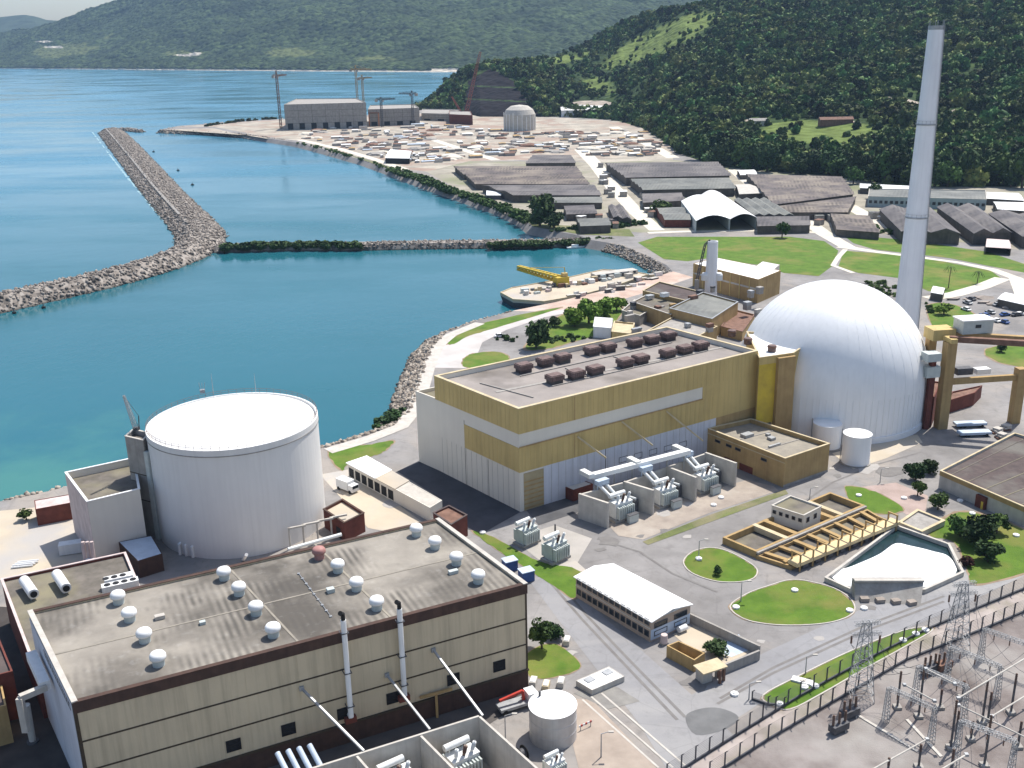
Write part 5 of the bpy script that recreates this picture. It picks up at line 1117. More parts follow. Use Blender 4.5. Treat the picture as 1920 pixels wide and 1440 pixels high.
# intake chamber
ic=[P(u,v,1.5) for u,v in ((1355,1008),(1418,1035),(1622,948),(1556,923))]; pic=ccw([(q_.x,q_.y) for q_ in ic]); rt=thing('intake_chamber','long sunken ochre intake chamber with dark pits at both ends','chamber',(ic[0].x,ic[0].y,0))
mb=MB(); mb.ring(pic,inset(pic,.6),0,1.6); mb.build('wall',M['ochre_b'],rt); mb=MB(); mb.sheet(inset(pic,.55),.12); mb.build('pit_floor',M['roof_dirt'],rt)
for t_ in (.27,.36,.70,.78): a=lerp(ic[0],ic[3],t_);b=lerp(ic[1],ic[2],t_); mb=MB(); mb.bar(a-Vector((0,0,.5)),b-Vector((0,0,.5)),1.2,1.3); mb.build('cross_wall',M['ochre_l'] if t_<.3 or t_>.75 else M['ochre_b'],rt)
a=lerp(ic[1],ic[2],0.)-Vector((0,0,.2));b=ic[2]-Vector((0,0,.2)); mb=MB(); mb.bar(a,b,1.1,.5); mb.build('outer_beam',M['conc'],rt)
hb=P(1507,990,1.2); hq=[P(u,v,4.2) for u,v in ((1447,948),(1507,967),(1540,950),(1482,930))]
ph,plp,_=building('pump_house','small grey flat roofed pump house on the intake chamber',hq,4.2,M['conc_w'],M['roof_dirt'],par=.25,th=.2,coping=M['conc_l'],z0=.3)
wa=Wall(*face(plp,hq[0],hq[1])); wb=Wall(*face(plp,hq[1],hq[2]))
for k in range(5): wa.window(ph,wa.L*(k+.5)/5,2.9,.6,.6,pm=M['dark'])
for k in range(2): wb.window(ph,wb.L*(k+.6)/2.4,2.7,.8,.9,pm=M['dark'])
wq2=[P(u,v,1.2) for u,v in ((1685,980),(1720,956),(1772,977),(1729,998))]
building('valve_chamber','low square concrete chamber with pale rim at the far end of the basin',wq2,1.3,M['conc_l'],M['conc'],cat='chamber',par=.25,th=.5,coping=M['ochre_l'])
# ================================================================ low buildings between the containment and the ochre hall
lb=[P(u,v,3.6) for u,v in ((652,869),(806,952),(829,938),(687,857))]
cb_,plb,_=building('canopy_building','long low shed between containment and ochre hall, bright roof at its far end',lb,3.6,M['conc_w'],M['conc_l'],par=.08,th=.15)
q1=[lerp(lb[0],lb[1],.0),lerp(lb[0],lb[1],.36),lerp(lb[3],lb[2],.34),lerp(lb[3],lb[2],0.)]; mb=MB(); mb.prism([(p.x,p.y) for p in inset(ccw([(p.x,p.y) for p in q1]),-.35)],3.62,3.85); mb.build('white_roof',M['white_roof'],cb_)
q1=[lerp(lb[0],lb[1],.365),lerp(lb[0],lb[1],.6),lerp(lb[3],lb[2],.58),lerp(lb[3],lb[2],.345)]; mb=MB(); mb.prism([(p.x,p.y) for p in inset(ccw([(p.x,p.y) for p in q1]),-.2)],3.62,3.75); mb.build('mid_roof',M['tanyard'],cb_)
wa=Wall(*face(plb,lb[0],lb[1]))
for k in range(7): wa.panel('opening',M['dark'],cb_,wa.L*(k+.15)/12,wa.L*(k+.9)/12,.3,2.7,.05)
b=P(648,918); rt=thing('box_truck','white box truck parked on the paving right of the containment','truck',b); ya=-.72
cs,sn=math.cos(ya),math.sin(ya); mb=MB(); mb.box(b+Vector((0,0,1.75)),(4.2,2.3,2.3),ya); mb.build('cargo_box',M['white_roof'],rt); mb=MB(); mb.box(b+Vector((cs*3.,sn*3.,1.35)),(1.6,2.1,1.7),ya); cbn=mb.build('cab',M['white'],rt); mb=MB(); mb.box(b+Vector((cs*3.82,sn*3.82,1.7)),(.06,1.8,.7),ya); mb.build('windscreen',M['glass'],rt)
for x_,y_ in ((-1.3,1.1),(-1.3,-1.1),(2.8,1.),(2.8,-1.)):
    c=b+Vector((cs*x_-sn*y_,sn*x_+cs*y_,.45)); mb=MB(); s_=Vector((-sn,cs,0))*.14; mb.tube(c-s_,c+s_,.45,.45,14); mb.build('wheel',M['black'],rt)
# red brown plant room beside the containment
rp=[P(u,v,4.6) for u,v in ((606,955),(645,981),(683,962),(642,936))]
pr_,plq,_=building('plant_room','dark red brown plant room with a tan roof at the right foot of the containment',rp,4.6,M['redbrown'],M['tanyard'],par=.5,th=.3,coping=M['fascia'])
wa=Wall(*face(plq,rp[0],rp[1])); wa.panel('door',M['dark'],pr_,wa.L*.6,wa.L*.8,0,2.6,.05)
fb=P(600,1010); rt=thing('pipe_rack','white pipe frames and ducts at the foot of the containment behind the tan roof','pipework',fb)
for k in range(4): mb=MB(); p=P(545+k*26,1030-k*7); mb.bar(p,p+Vector((0,0,5.2)),.35); mb.bar(p+Vector((0,0,5)),p+Vector((3.4,1.4,5)),.4); mb.build('frame',M['conc_l'],rt)
mb=MB(); mb.tube(P(540,1030,4.4),P(640,1002,4.4),.4,.4,10); mb.build('pipe',M['equip_w'],rt); mb=MB(); mb.tube(P(456,1050,0),P(462,1040,6.),.35,.35,10); mb.build('riser',M['white'],rt)
bq=[P(u,v,5.) for u,v in ((812,962),(846,984),(876,966),(842,948))]
building('brown_hut','small brown hut behind the far right corner of the tan building',bq,5.,M['redbrown'],M['rust'],par=.3,th=.25,coping=M['roof_brown'])
# ================================================================ left edge complex
lz=9.5
lq=[P(u,v,lz) for u,v in ((-60,1100),(20,1215),(330,1128),(290,1010))]
lq=[P(-70,1098,lz),Vector((left1.a.x-2.,left1.a.y-.5,lz)),Vector((back1.a.x,back1.a.y,lz)),P(130,1056,lz)]
lq=[P(2,1086,lz),Vector((*(left1.a+Vector((-.6,-.35))),lz)),Vector((*(back1.b+(back1.a-back1.b)*.27),lz)),P(235,1036,lz)]
lcx,plc,_=building('service_annex','low flat roofed annex behind the tan building carrying white fans and ducts',lq,lz,M['redbrown'],M['roof_dirt'],par=.5,th=.3,coping=M['pink'])
for (a,b,lab) in (((45,1088),(63,1114),'white horizontal fan cylinder on the annex roof, the left one'),((106,1076),(124,1103),'white horizontal fan cylinder on the annex roof, the right one')):
    A=P(*a,lz+.9);B=P(*b,lz+.9); rt=thing('roof_fan',lab,'fan',(A.x,A.y,lz-.5),'fans on the annex roof'); mb=MB(); mb.tube(A,B,.95,.95,20); mb.build('casing',M['white'],rt); mb=MB(); d=(B-A).normalized(); mb.tube(B,B+d*.25,.6,.6,16); mb.build('outlet',M['black'],rt)
    for t_ in (.2,.8): q_=lerp(A,B,t_); mb=MB(); mb.box((q_.x,q_.y,lz-.2),(.3,1.6,.7)); mb.build('saddle',M['steel'],rt)
A=P(226,1100,lz+.6); rt=thing('louvre_unit','long white cooling unit with two rows of dark fans on the annex roof','cooling unit',(A.x,A.y,lz-.5))
yaw1=ang1
for r_,off in ((0,0),(1,2.6)):
    c=A+Vector((-math.sin(yaw1)*off,math.cos(yaw1)*off,.2)); mb=MB(); mb.box(c,(6.4-r_*1.4,1.7,1.5),yaw1); hb_=mb.build('housing',M['white'],rt)
    for k in range(4-r_): mb=MB(); q_=c+Vector((math.cos(yaw1)*(-2.2+k*1.5),math.sin(yaw1)*(-2.2+k*1.5),.76)); mb.lathe(q_,[(.6,0),(.6,.05),(.02,.05)],14,True); mb.build('fan_opening',M['dark'],hb_)
b=P(134,1036); rt=thing('white_container','white container standing on the tan yard left of the pale block','container',b); mb=MB(); mb.box(b+Vector((0,0,1.3)),(4.6,2.3,2.3),.3); 
for k in range(9): mb.box(b+Vector((math.cos(.3)*(-2.+k*.5),math.sin(.3)*(-2.+k*.5),1.3)),(.1,2.4,2.2),.3)
mb.build('body',M['white'],rt); mb=MB(); mb.box(b+Vector((-math.cos(.3)*2.33,-math.sin(.3)*2.33,1.2)),(.05,1.9,1.9),.3); mb.build('door',M['steel_d'],rt)
b=P(45,1062); rt=thing('pipe_stack','heap of whitish pipes and boards on the tan yard','pile',b)
for k in range(6): mb=MB(); mb.tube(b+Vector((-2.2+k*.1,-1.+k*.4,.3+.25*(k%2))),b+Vector((2.+k*.1,-.2+k*.4,.3+.25*(k%2))),.2,.2,8); mb.build('pipe',M['white'],rt)
lq2=[P(u,v,4.) for u,v in ((222,1016),(258,1052),(304,1038),(284,1004))]
building('lean_to','grey flat lean to roof between service tower and tan building',lq2,4.,M['fascia'],M['lblue'],par=.05,th=.15)
tq=[P(u,v,4.2) for u,v in ((64,938),(66,955),(136,942),(134,926))]
sh,pls,_=building('shore_shed','low dark red shed with pinkish roof on the left shore',tq,4.2,M['redbrown'],M['pink'],par=.1,th=.2)
b=P(80,1045); 
# things left of the tan building
gl=left1; 
rt=thing('wall_duct','white ventilation duct on the left end wall of the tan building','duct',(gl.pt(gl.L*.3,0,1.)[0],gl.pt(gl.L*.3,0,1.)[1],0))
mb=MB(); mb.bar(gl.pt(gl.L*.16,h1-5,1.3),gl.pt(gl.L*.5,h1-5,1.3),1.5,1.5); mb.build('duct',M['white'],rt); mb=MB(); mb.bar(gl.pt(gl.L*.5,h1-5.2,1.2),gl.pt(gl.L*.52,h1-5.2,5.),.9,.9); mb.bar(gl.pt(gl.L*.52,h1-5.2,5.),gl.pt(gl.L*.52,h1-11,5.),.9,.9); mb.build('elbow',M['conc_l'],rt)
pq=P(62,1392); rt=thing('grey_pipe_column','upright grey pipe in the dark gap left of the tan building','pipe',pq); mb=MB(); mb.tube(pq,(pq.x,pq.y,H(pq,1322)),.5,.65,14); mb.build('pipe',M['conc_l'],rt); mb=MB(); mb.tube(pq,pq+Vector((0,0,.4)),.9,.9,14); mb.build('flange',M['steel_d'],rt)
for (px_,hh,wm,rm,lab) in (([(-90,1190),(-40,1275),(24,1258),(-8,1180)],9.,M['redbrown'],M['roof_brown'],'dark red block at the left edge beside the tan building'),
    ([(-120,1250),(-70,1345),(12,1322),(-6,1238)],7.,M['ochre_b'],M['roof_brown'],'ochre brown block at the left edge, lower than the dark red one')):
    building('left_block',lab,[P(u,v,hh) for u,v in px_],hh,wm,rm,par=.4,th=.3)
sheet('painted_shade_yard',[(-300,1120),(40,1140),(160,1330),(240,1700),(-400,1700)],mat('yard with painted shade',(.07,.06,.055),(.04,.035,.033),.2,.9),.035)  # deep shade beside the tan building painted into the ground colour
# ================================================================ compound in front of the tan building
def wall_run(name,label,a,b,z,root=None,th=.35,z0=0.,m=None):
    d=(b-a);d.z=0;d.normalize();s_=Vector((-d.y,d.x,0))*th/2; mb=MB(); mb.hexa([Vector((q_.x,q_.y,z0)) for q_ in (a-s_,b-s_,b+s_,a+s_)],[Vector((q_.x,q_.y,z)) for q_ in (a-s_,b-s_,b+s_,a+s_)]); return mb.build(name,m or M['conc_l'],root)
W0,W1,W2=P(560,1448,TOPZ),P(898,1342,TOPZ),P(950,1389,TOPZ)
cp=thing('transformer_compound','pale concrete walled transformer compound in front of the tan building','enclosure',(W1.x,W1.y,0))
wall_run('back_wall','',W0,W1,TOPZ,cp)
dirn=(W2-W1).normalized(); dirn.z=0
for (u,v) in ((668,1416),(788,1378)): a=P(u,v,TOPZ)+dirn*.19; wall_run('cross_wall','',a,a+dirn*14,TOPZ-.01,cp)
wall_run('side_wall','',W1+dirn*.19,W1+dirn*15,TOPZ-.012,cp)
sheet('compound_floor',[(520,1500),(900,1400),(1000,1470),(900,1700),(560,1700)],M['tanyard'],.037)
sheet('shadow_yard',[(150,1460),(600,1350),(990,1292),(960,1330),(900,1370),(560,1480),(200,1600)],mat('paving with painted shadow',(.10,.09,.085),(.07,.062,.058),.2,.9),.033)  # shadow under the tan facade painted into the paving colour
yawc=math.atan2(dirn.y,dirn.x)
for (u,v,z_,S,lab) in ((866,1408,4.6,1.25,'white topped transformer in the right bay of the front compound'),(742,1446,4.6,1.25,'white topped transformer in the middle bay of the front compound'),(1040,1424,2.6,.75,'small white transformer in front of the silver tank')):
    p=P(u,v,z_); transformer(Vector((p.x,p.y,0)),yawc+PI/2,S,lab,None,True)
fcol=P(820,1345); rt=thing('ochre_gantry','ochre steel frame in the dark gap under the tan facade','frame',fcol); mb=MB()
mb.bar(fcol,fcol+Vector((0,0,4.5)),.4); mb.build('post',M['ochre_b'],rt); mb=MB(); mb.bar(fcol+Vector((-2.5,-1.1,4.6)),fcol+Vector((2.5,1.1,4.6)),.4); mb.build('beam',M['ochre_b'],rt)
rt=thing('slanted_pipes','bundle of four pale slanted pipes at the left end of the front compound','pipework',P(560,1440))
for k in range(4): a=P(520+k*20,1412-k*5,6.); b=a+dirn*7; b.z=3.2; mb=MB(); mb.tube(a,b,.42,.42,12); mb.build('pipe',M['lblue'],rt)
c,r=cyl_from((1037,1408),(993,1392),(1081,1392)); ff_=c-Vector((c.x,c.y,0)).normalized()*r; hh=H(ff_,1349)
rt=thing('silver_tank','round silver tank with a white roof in front of the tan building','tank',c); mb=MB(); mb.lathe(c,[(r,0),(r,hh*.33),(r+.04,hh*.335),(r,hh*.34),(r,hh*.66),(r+.04,hh*.665),(r,hh*.67),(r,hh),(r+.1,hh),(r+.1,hh+.12)],56); mb.build('shell',mat('dull aluminium',(.5,.5,.5),(.4,.4,.41),.4,.45,metal=.4,streak=.3),rt); mb=MB(); mb.lathe(c,[(r+.12,hh+.12),(r*.5,hh+.45),(.02,hh+.6)],56,True); mb.build('roof',M['white_roof'],rt,smooth=True)
mb=MB(); p=P(1012,1305,hh+.3); mb.tube(p-Vector((0,0,.3)),p+Vector((0,0,.9)),.2,.2,8); mb.build('roof_vent',M['steel_d'],rt)
b=P(978,1424); rt=thing('cable_reel','black cable reel lying beside the silver tank','reel',b); mb=MB(); d=Vector((.8,.6,0)); mb.tube(b-d*.6+Vector((0,0,1.1)),b-d*.5+Vector((0,0,1.1)),1.15,1.15,20); mb.tube(b+d*.5+Vector((0,0,1.1)),b+d*.6+Vector((0,0,1.1)),1.15,1.15,20); mb.build('flange',M['black'],rt); mb=MB(); mb.tube(b-d*.5+Vector((0,0,1.1)),b+d*.5+Vector((0,0,1.1)),.75,.75,18); mb.build('cable',M['steel_d'],rt)
b=P(962,1330); rt=thing('crane_truck','red and white lorry with a folded crane near the tan building corner','truck',b); ya=ang1; cs,sn=math.cos(ya),math.sin(ya)
mb=MB(); mb.box(b+Vector((0,0,1.)),(5.2,2.2,.5),ya); mb.build('flatbed',M['steel'],rt); mb=MB(); mb.box(b+Vector((cs*3.3,sn*3.3,1.6)),(1.7,2.2,2.),ya); mb.build('cab',M['white'],rt); mb=MB(); mb.box(b+Vector((cs*4.16,sn*4.16,2.)),(.05,1.9,.8),ya); mb.build('windscreen',M['glass'],rt)
mb=MB(); mb.bar(b+Vector((cs*2,sn*2,1.3)),b+Vector((cs*1.8,sn*1.8,3.)),.5); mb.bar(b+Vector((cs*1.8,sn*1.8,3.)),b+Vector((-cs*2.4,-sn*2.4,2.4)),.4); mb.build('crane_arm',M['red'],rt)
for x_,y_ in ((-1.8,1.),(-1.8,-1.),(3.1,1.),(3.1,-1.)): c_=b+Vector((cs*x_-sn*y_,sn*x_+cs*y_,.5)); mb=MB(); s_=Vector((-sn,cs,0))*.15; mb.tube(c_-s_,c_+s_,.5,.5,14); mb.build('wheel',M['black'],rt)
b=P(1098,1366); rt=thing('road_barrier','red and white striped road barrier beside the silver tank','barrier',b); mb=MB(); [mb.bar(b+e2*o_,b+e2*o_+Vector((0,0,1.)),.12) for o_ in (-1.,1.)]; mb.build('leg',M['steel'],rt); mb=MB(); mb.bar(b-e2*1.3+Vector((0,0,.9)),b+e2*1.3+Vector((0,0,.9)),.08,.35); bo=mb.build('board',M['white'],rt)
for k in range(3): mb=MB(); q_=b+e2*(-1.+k*.9)+Vector((0,0,.9)); mb.bar(q_,q_+e2*.4,.1,.36); mb.build('stripe',M['red'],bo)
# kerb lines of the plaza beside the silver tank
# ================================================================ depot roofs
def gable(name,label,px,h,m,ridges=1,group=None,rise=1.3,wall=None,cat='shed',side=0,arch=False,open_end=False,eave=.5):
    """shed under one or several pitched roofs; px = roof eave corners a,b,c,d; ridge lines run parallel to a-b"""
    A,B,C,D=[P(u,v,h) for u,v in px]
    if side: A,B,C,D=B,C,D,A
    cen=(A+B+C+D)/4; rt=thing(name,label,cat,(cen.x,cen.y,0),group)
    ins=lambda q_:lerp(cen,q_,.975)
    if not open_end:
        mb=MB(); mb.prism(ccw([(q_.x,q_.y) for q_ in map(ins,(A,B,C,D))]),0,h-.05); mb.build('wall',wall or M['ware_wall'],rt)
    else:
        mb=MB(); a,b,c,d=map(ins,(A,B,C,D))
        for p,q_ in ((b,c),(c,d),(d,a)) if open_end==1 else ((a,b),(c,d),(b,c)): 
            dd=(q_-p).normalized(); s_=Vector((-dd.y,dd.x,0))*.15; mb.hexa([Vector((x.x,x.y,0)) for x in (p-s_,q_-s_,q_+s_,p+s_)],[Vector((x.x,x.y,h-.05)) for x in (p-s_,q_-s_,q_+s_,p+s_)])
        mb.build('wall',wall or M['ware_wall'],rt)
    for k in range(ridges):
        t0,t1=k/ridges,(k+1)/ridges; a0,b0=lerp(A,D,t0),lerp(B,C,t0); a1,b1=lerp(A,D,t1),lerp(B,C,t1); mb=MB(); n_=8 if arch else 2
        vs=[];
        for i in range(n_+1):
            f=i/n_; z=rise*(math.sin(PI*f) if arch else (1-abs(2*f-1))); vs+= [lerp(a0,a1,f)+Vector((0,0,z)),lerp(b0,b1,f)+Vector((0,0,z))]
        n0=len(vs); vs+=[v-Vector((0,0,.18)) for v in vs]; fs=[]
        for i in range(n_): q_=2*i; fs+=[(q_,q_+1,q_+3,q_+2),(n0+q_,n0+q_+2,n0+q_+3,n0+q_+1),(q_,q_+2,n0+q_+2,n0+q_),(q_+1,n0+q_+1,n0+q_+3,q_+3)]
        fs+=[(0,n0,n0+1,1),(2*n_,2*n_+1,n0+2*n_+1,n0+2*n_)]
        mb.add(vs,fs); mb.build('roof',m,rt)
        if not open_end:
            for e in (0,1): mb=MB(); mb.add([vs[2*i+e]-Vector((0,0,.2)) for i in range(n_+1)],[tuple(range(n_+1))]); mb.build('gable',wall or M['ware_wall'],rt)
    return rt
gable('depot_shed','very long dark grey shed roof nearest the rear lagoon, in front of the mottled roofs',[(962,366),(1128,366),(1112,346),(902,347)],5,M['ware1'],2)
gable('depot_shed','wide mottled brown roof of many small ridges behind the long dark shed',[(890,345),(1106,345),(1090,328),(872,328)],4.5,M['ware2'],6,rise=1.)
gable('depot_shed','mottled purple brown roof farthest back among the lagoon side sheds',[(868,327),(1092,327),(1080,312),(850,312)],4.5,M['ware2'],4,rise=1.)
gable('depot_shed','short slate grey roof beside the pale road at the edge of the construction ground',[(985,306),(1080,305),(1070,291),(1000,291)],4.5,M['ware1'],4,rise=1.)
gable('depot_shed','grey green roof strip in front of the long dark shed',[(1040,380),(1130,380),(1128,369),(1030,370)],4,M['ware3'],2,rise=1.)
gable('depot_shed','small dark roof with a pale yard right of the dense shore tree',[(1062,402),(1120,400),(1112,384),(1056,386)],4,M['ware1'],2)
gable('depot_shed','long grey green roof at the front edge of the depot above the causeway bushes',[(1088,424),(1146,422),(1140,409),(1080,411)],4.5,M['ware3'],2)
gable('depot_shed','small dark roof beside the pale road, right of the grey green front shed',[(1150,408),(1185,412),(1168,386),(1140,386)],4,M['ware1'],2,side=1)
gable('depot_shed','huge dark roof right of the pale road at the foot of the wooded hill',[(1172,333),(1371,329),(1345,304),(1134,306)],6,M['ware1'],6,rise=1.2)
gable('depot_shed','dark double roof directly in front of the huge dark roof',[(1205,356),(1380,353),(1366,334),(1180,336)],5.5,M['ware3'],4,rise=1.2)
gable('depot_shed','low dark shed with open front left of the twin white hangars',[(1205,380),(1285,376),(1276,361),(1204,363)],4.5,M['ware1'],2)
gable('depot_shed','grey shed with red brown base just left of the twin white hangars',[(1246,412),(1296,412),(1290,388),(1228,389)],4.5,M['ware3'],2,wall=M['redbrown'])
gable('hangar','left of the two bright white arched hangars with open dark fronts',[(1305,414),(1368,410),(1332,369),(1277,377)],6.5,M['white_roof'],1,'twin white hangars',2.6,M['equip'],'hangar',side=1,arch=True,open_end=2)
gable('hangar','right of the two bright white arched hangars with open dark fronts',[(1369,411),(1420,408),(1350,361),(1312,367)],6.5,mat('grey white hangar roof',(.68,.67,.66),(.6,.59,.58),.2,.5),1,'twin white hangars',2.6,M['equip'],'hangar',side=1,arch=True,open_end=2)
gable('depot_shed','grey green shed with greenery right behind the twin hangars',[(1414,404),(1490,404),(1440,373),(1376,374)],5,M['ware3'],4,rise=1.2,side=1)
gable('depot_shed','long low dark shed at the roadside right of the twin hangars',[(1420,424),(1520,422),(1516,405),(1418,406)],4.5,M['ware1'],2)
gable('depot_shed','large mottled brown roof between the two pale roads at the hill foot',[(1450,384),(1602,364),(1578,332),(1398,326)],5.5,M['ware2'],8,rise=1.1)
gable('depot_shed','second mottled roof, lower half of the block between the pale roads',[(1478,398),(1590,398),(1606,368),(1456,388)],4.5,M['ware2'],4,rise=1.)
gable('depot_shed','small ruined roof among scrub left of the pale dusty road fork',[(1568,430),(1650,436),(1628,404),(1556,400)],4,M['ware2'],4,rise=1.)
gable('depot_shed','small white roofed hut at the upper end of the pale road by the trees',[(1388,328),(1420,327),(1414,318),(1382,319)],3.5,M['white_roof'],1,rise=.8)
gable('depot_shed','white low shed beside the road right of the double dark roof',[(1386,364),(1432,362),(1405,345),(1378,346)],4,M['conc_l'],1)
for k,(px_,lab) in enumerate((([(1690,434),(1802,438),(1744,388),(1648,392)],'dark pitched roof immediately left of the tall stack at the right lawn'),([(1826,438),(1898,436),(1834,388),(1756,388)],'dark pitched roof immediately right of the tall stack'),([(1918,444),(2010,440),(1970,402),(1852,400)],'dark pitched roof at the right picture edge beyond the stack'))):
    gable('depot_shed',lab,px_,6,M['ware1'],2,rise=2.4,side=1,eave=.6)
lbq=[P(u,v,6.5) for u,v in ((1628,368),(1850,374),(1848,357),(1630,354))]
lbb,plL,_=building('long_depot_building','long blue green two storey depot building under the wooded hill behind the stack',lbq,6.5,mat('blue green wall',(.36,.42,.42),(.28,.34,.35),.2,.8,streak=.3),M['ware3'],par=.3,th=.2,coping=M['conc_l'])
wa=Wall(*face(plL,lbq[0],lbq[1]))
for k in range(22): wa.window(lbb,wa.L*(k+.5)/22,3.2,1.6,1.6)
gable('white_long_shed','long thin white roofed shed behind the blue green depot building',[(1612,352),(1740,358),(1738,350),(1612,344)],4,M['white_roof'],1,rise=.8)
gable('roadside_shed','small open shed with pinkish roof at the far edge of the right lawn',[(1848,463),(1896,466),(1892,450),(1850,447)],3.5,M['pink'],1,rise=.7,open_end=1,side=0)
for (px_,lab) in (([(1850,372),(1920,376),(1910,362),(1850,360)],'pale roof right of the blue green depot building'),([(1870,392),(1960,398),(1940,380),(1862,378)],'white roof at the right edge below the wooded hill')): gable('white_shed',lab,px_,4,M['white_roof'],1,rise=.7)
for (px_,lab) in (([(1052,207),(1106,206),(1104,196),(1050,197)],'left one of the two long white roofs among the trees on the hill slope'),([(1108,206),(1162,204),(1158,194),(1106,196)],'right one of the two long white roofs among the trees on the hill slope')):
    gable('hillside_shed',lab,px_,9,M['white_roof'],1,rise=1.2,wall=M['white'])
for (px_,lab) in (([(1416,236),(1452,236),(1450,228),(1418,228)],'small grey roofed house at the left end of the green field on the hill'),([(1560,232),(1640,234),(1638,224),(1560,222)],'brown low house behind the green field on the hill')):
    q_=[P(u,v,0) for u,v in px_]
    i=int((px_[0][0]-huu[0])/(huu[1]-huu[0])); dx,dy,df,dr,zr=hmeta[i]
    # place on the slope: nearest hill vertex under the pixel
    best=min(((abs(proj(hv[i,k])[1]-px_[0][1]),k) for k in range(0,80)))[1]; zz=hv[i,best][2]
    c=Vector(hv[i,best]); rt=thing('hill_house',lab,'house',c); L_=16. if 'grey' in lab else 30.
    mb=MB(); mb.box(c+Vector((0,0,2.)),(L_,8,6.)); mb.build('wall',M['conc_l'] if 'grey' in lab else M['rust'],rt); mb=MB(); mb.hexa([c+Vector((x,y,5)) for x,y in ((-L_/2-.5,-4.6),(L_/2+.5,-4.6),(L_/2+.5,4.6),(-L_/2-.5,4.6))],[c+Vector((x,y,7.2)) for x,y in ((-L_/2-.5,-.1),(L_/2+.5,-.1),(L_/2+.5,.1),(-L_/2-.5,.1))]); mb.build('roof',M['conc'] if 'grey' in lab else M['rust'],rt)
# boat house and small white hut on the lagoon bank
gable('bank_hut','small bright white roofed hut on the green bank of the rear lagoon',[(912,366),(940,366),(938,357),(912,357)],3,M['white_roof'],1,rise=.7,wall=M['steel_d'])
gable('site_hall','bright white roofed hall with dark open side at the lagoon edge of the construction ground',[(722,296),(768,297),(772,283),(732,280)],5,M['white_roof'],1,rise=1.2,wall=M['dark'],cat='hall')
# ================================================================ unfinished plant on the headland
def raw_block(name,label,px,vb,m,cat='building',win=0):
    """px: roof front-left, front-right, back-right, back-left; vb: ground row under front-left"""
    b=P(px[0][0],vb); h=H(b,px[0][1]); q_=[P(u,v,h) for u,v in px]; rt,pp_,_=building(name,label,q_,h,m,M['conc'],cat,par=.8,th=.6)
    wa=Wall(*face(pp_,q_[0],q_[1]))
    for k in range(win): wa.panel('opening',M['dark'],rt,wa.L*(k+.2)/win,wa.L*(k+.65)/win,.5,h*.26,.1)
    for k in range(1,6): wa.panel('pour_joint',M['groove'],rt,wa.L*k/6-.12,wa.L*k/6+.12,0,h-1,.06)
    for k in range(1,4): wa.panel('pour_joint',M['groove'],rt,0,wa.L,h*k/4-.1,h*k/4+.1,.055)
    return rt,q_,h
raw_block('unfinished_hall','large unfinished grey concrete hall on the headland beside the water',[(532,196),(686,192),(668,184),(556,185)],244,M['conc'],win=7)
raw_block('unfinished_block','lower unfinished grey concrete block right of the large one on the headland',[(690,205),(786,202),(776,195),(694,197)],237,M['conc'],win=4)
raw_block('unfinished_block','low grey concrete foundation right of the unfinished blocks, under the dark cut slope',[(790,212),(868,214),(862,205),(792,204)],226,M['conc'],win=3)
raw_block('site_block','dark brown site building in front of the cut slope beside the crawler crane',[(842,214),(886,216),(882,208),(842,207)],232,M['redbrown'])
for k,(u,v,w_,d_) in enumerate(((575,187,12,6),(600,189,18,7),(640,186,10,5))):
    pass
# unfinished reactor drum
c,r=cyl_from((974,246),(945,238),(1004,238)); ff_=c-Vector((c.x,c.y,0)).normalized()*r; hh=H(ff_,216)
rt=thing('unfinished_reactor','grey white ribbed reactor drum under construction before the dark cut slope','reactor building',c); mb=MB(); mb.lathe(c,[(r,0),(r,hh),(r*.86,hh+r*.28),(r*.55,hh+r*.5),(.05,hh+r*.58)],40,True); mb.build('drum',M['conc_l'],rt)
for k in range(22): a=2*PI*k/22; p=c+Vector((math.cos(a)*r,math.sin(a)*r,0)); mb=MB(); mb.bar(p,p+Vector((0,0,hh*random.uniform(.8,1.15))),1.3,.7); mb.build('buttress',M['white'],rt)
# tower cranes
def tower_crane(u,v,vt,yaw,jib,m,label):
    b=P(u,v); z=H(b,vt); rt=thing('tower_crane',label,'crane',b,'tower cranes on the construction ground'); s=Vector((math.cos(yaw),math.sin(yaw),0)); w_=2.4
    mb=MB(); lattice(mb,b,(b.x,b.y,z*.9),w_,w_,14,.22); mb.build('mast',m,rt); t_=Vector((b.x,b.y,z*.9))
    mb=MB(); lattice(mb,t_+Vector((0,0,1)),t_+s*jib+Vector((0,0,1)),2.,1.2,10,.2); mb.build('jib',m,rt)
    mb=MB(); lattice(mb,t_+Vector((0,0,1)),t_-s*jib*.35+Vector((0,0,1)),2.,1.6,4,.2); mb.build('counter_jib',m,rt)
    mb=MB(); mb.box(t_-s*jib*.33-Vector((0,0,.4)),(3,3,3.2),yaw); mb.build('counterweight',M['conc'],rt); mb=MB(); mb.box(t_+s*2.2-Vector((0,0,1.)),(2.4,2.,2.4),yaw); mb.build('cab',M['steel'],rt)
    ap=Vector((b.x,b.y,z)); mb=MB(); lattice(mb,t_+Vector((0,0,2)),ap,1.8,.6,3,.2); mb.bar(ap,t_+s*jib*.7+Vector((0,0,2)),.22); mb.bar(ap,t_-s*jib*.33+Vector((0,0,2)),.22); mb.build('tower_head',m,rt)
tower_crane(527,241,132,1.2,22,M['rust'],'tall thin tower crane at the seaward end of the unfinished grey hall')
tower_crane(672,215,122,-.4,26,M['ochre_b'],'pale ochre tower crane standing behind the large unfinished hall')
tower_crane(683,214,140,.9,20,M['ochre_b'],'shorter ochre tower crane right behind the large unfinished hall')
tower_crane(717,238,182,.3,18,M['steel_d'],'small dark tower crane in front of the lower unfinished block')
tower_crane(775,236,170,2.6,20,M['steel_d'],'dark tower crane at the right end of the lower unfinished block')
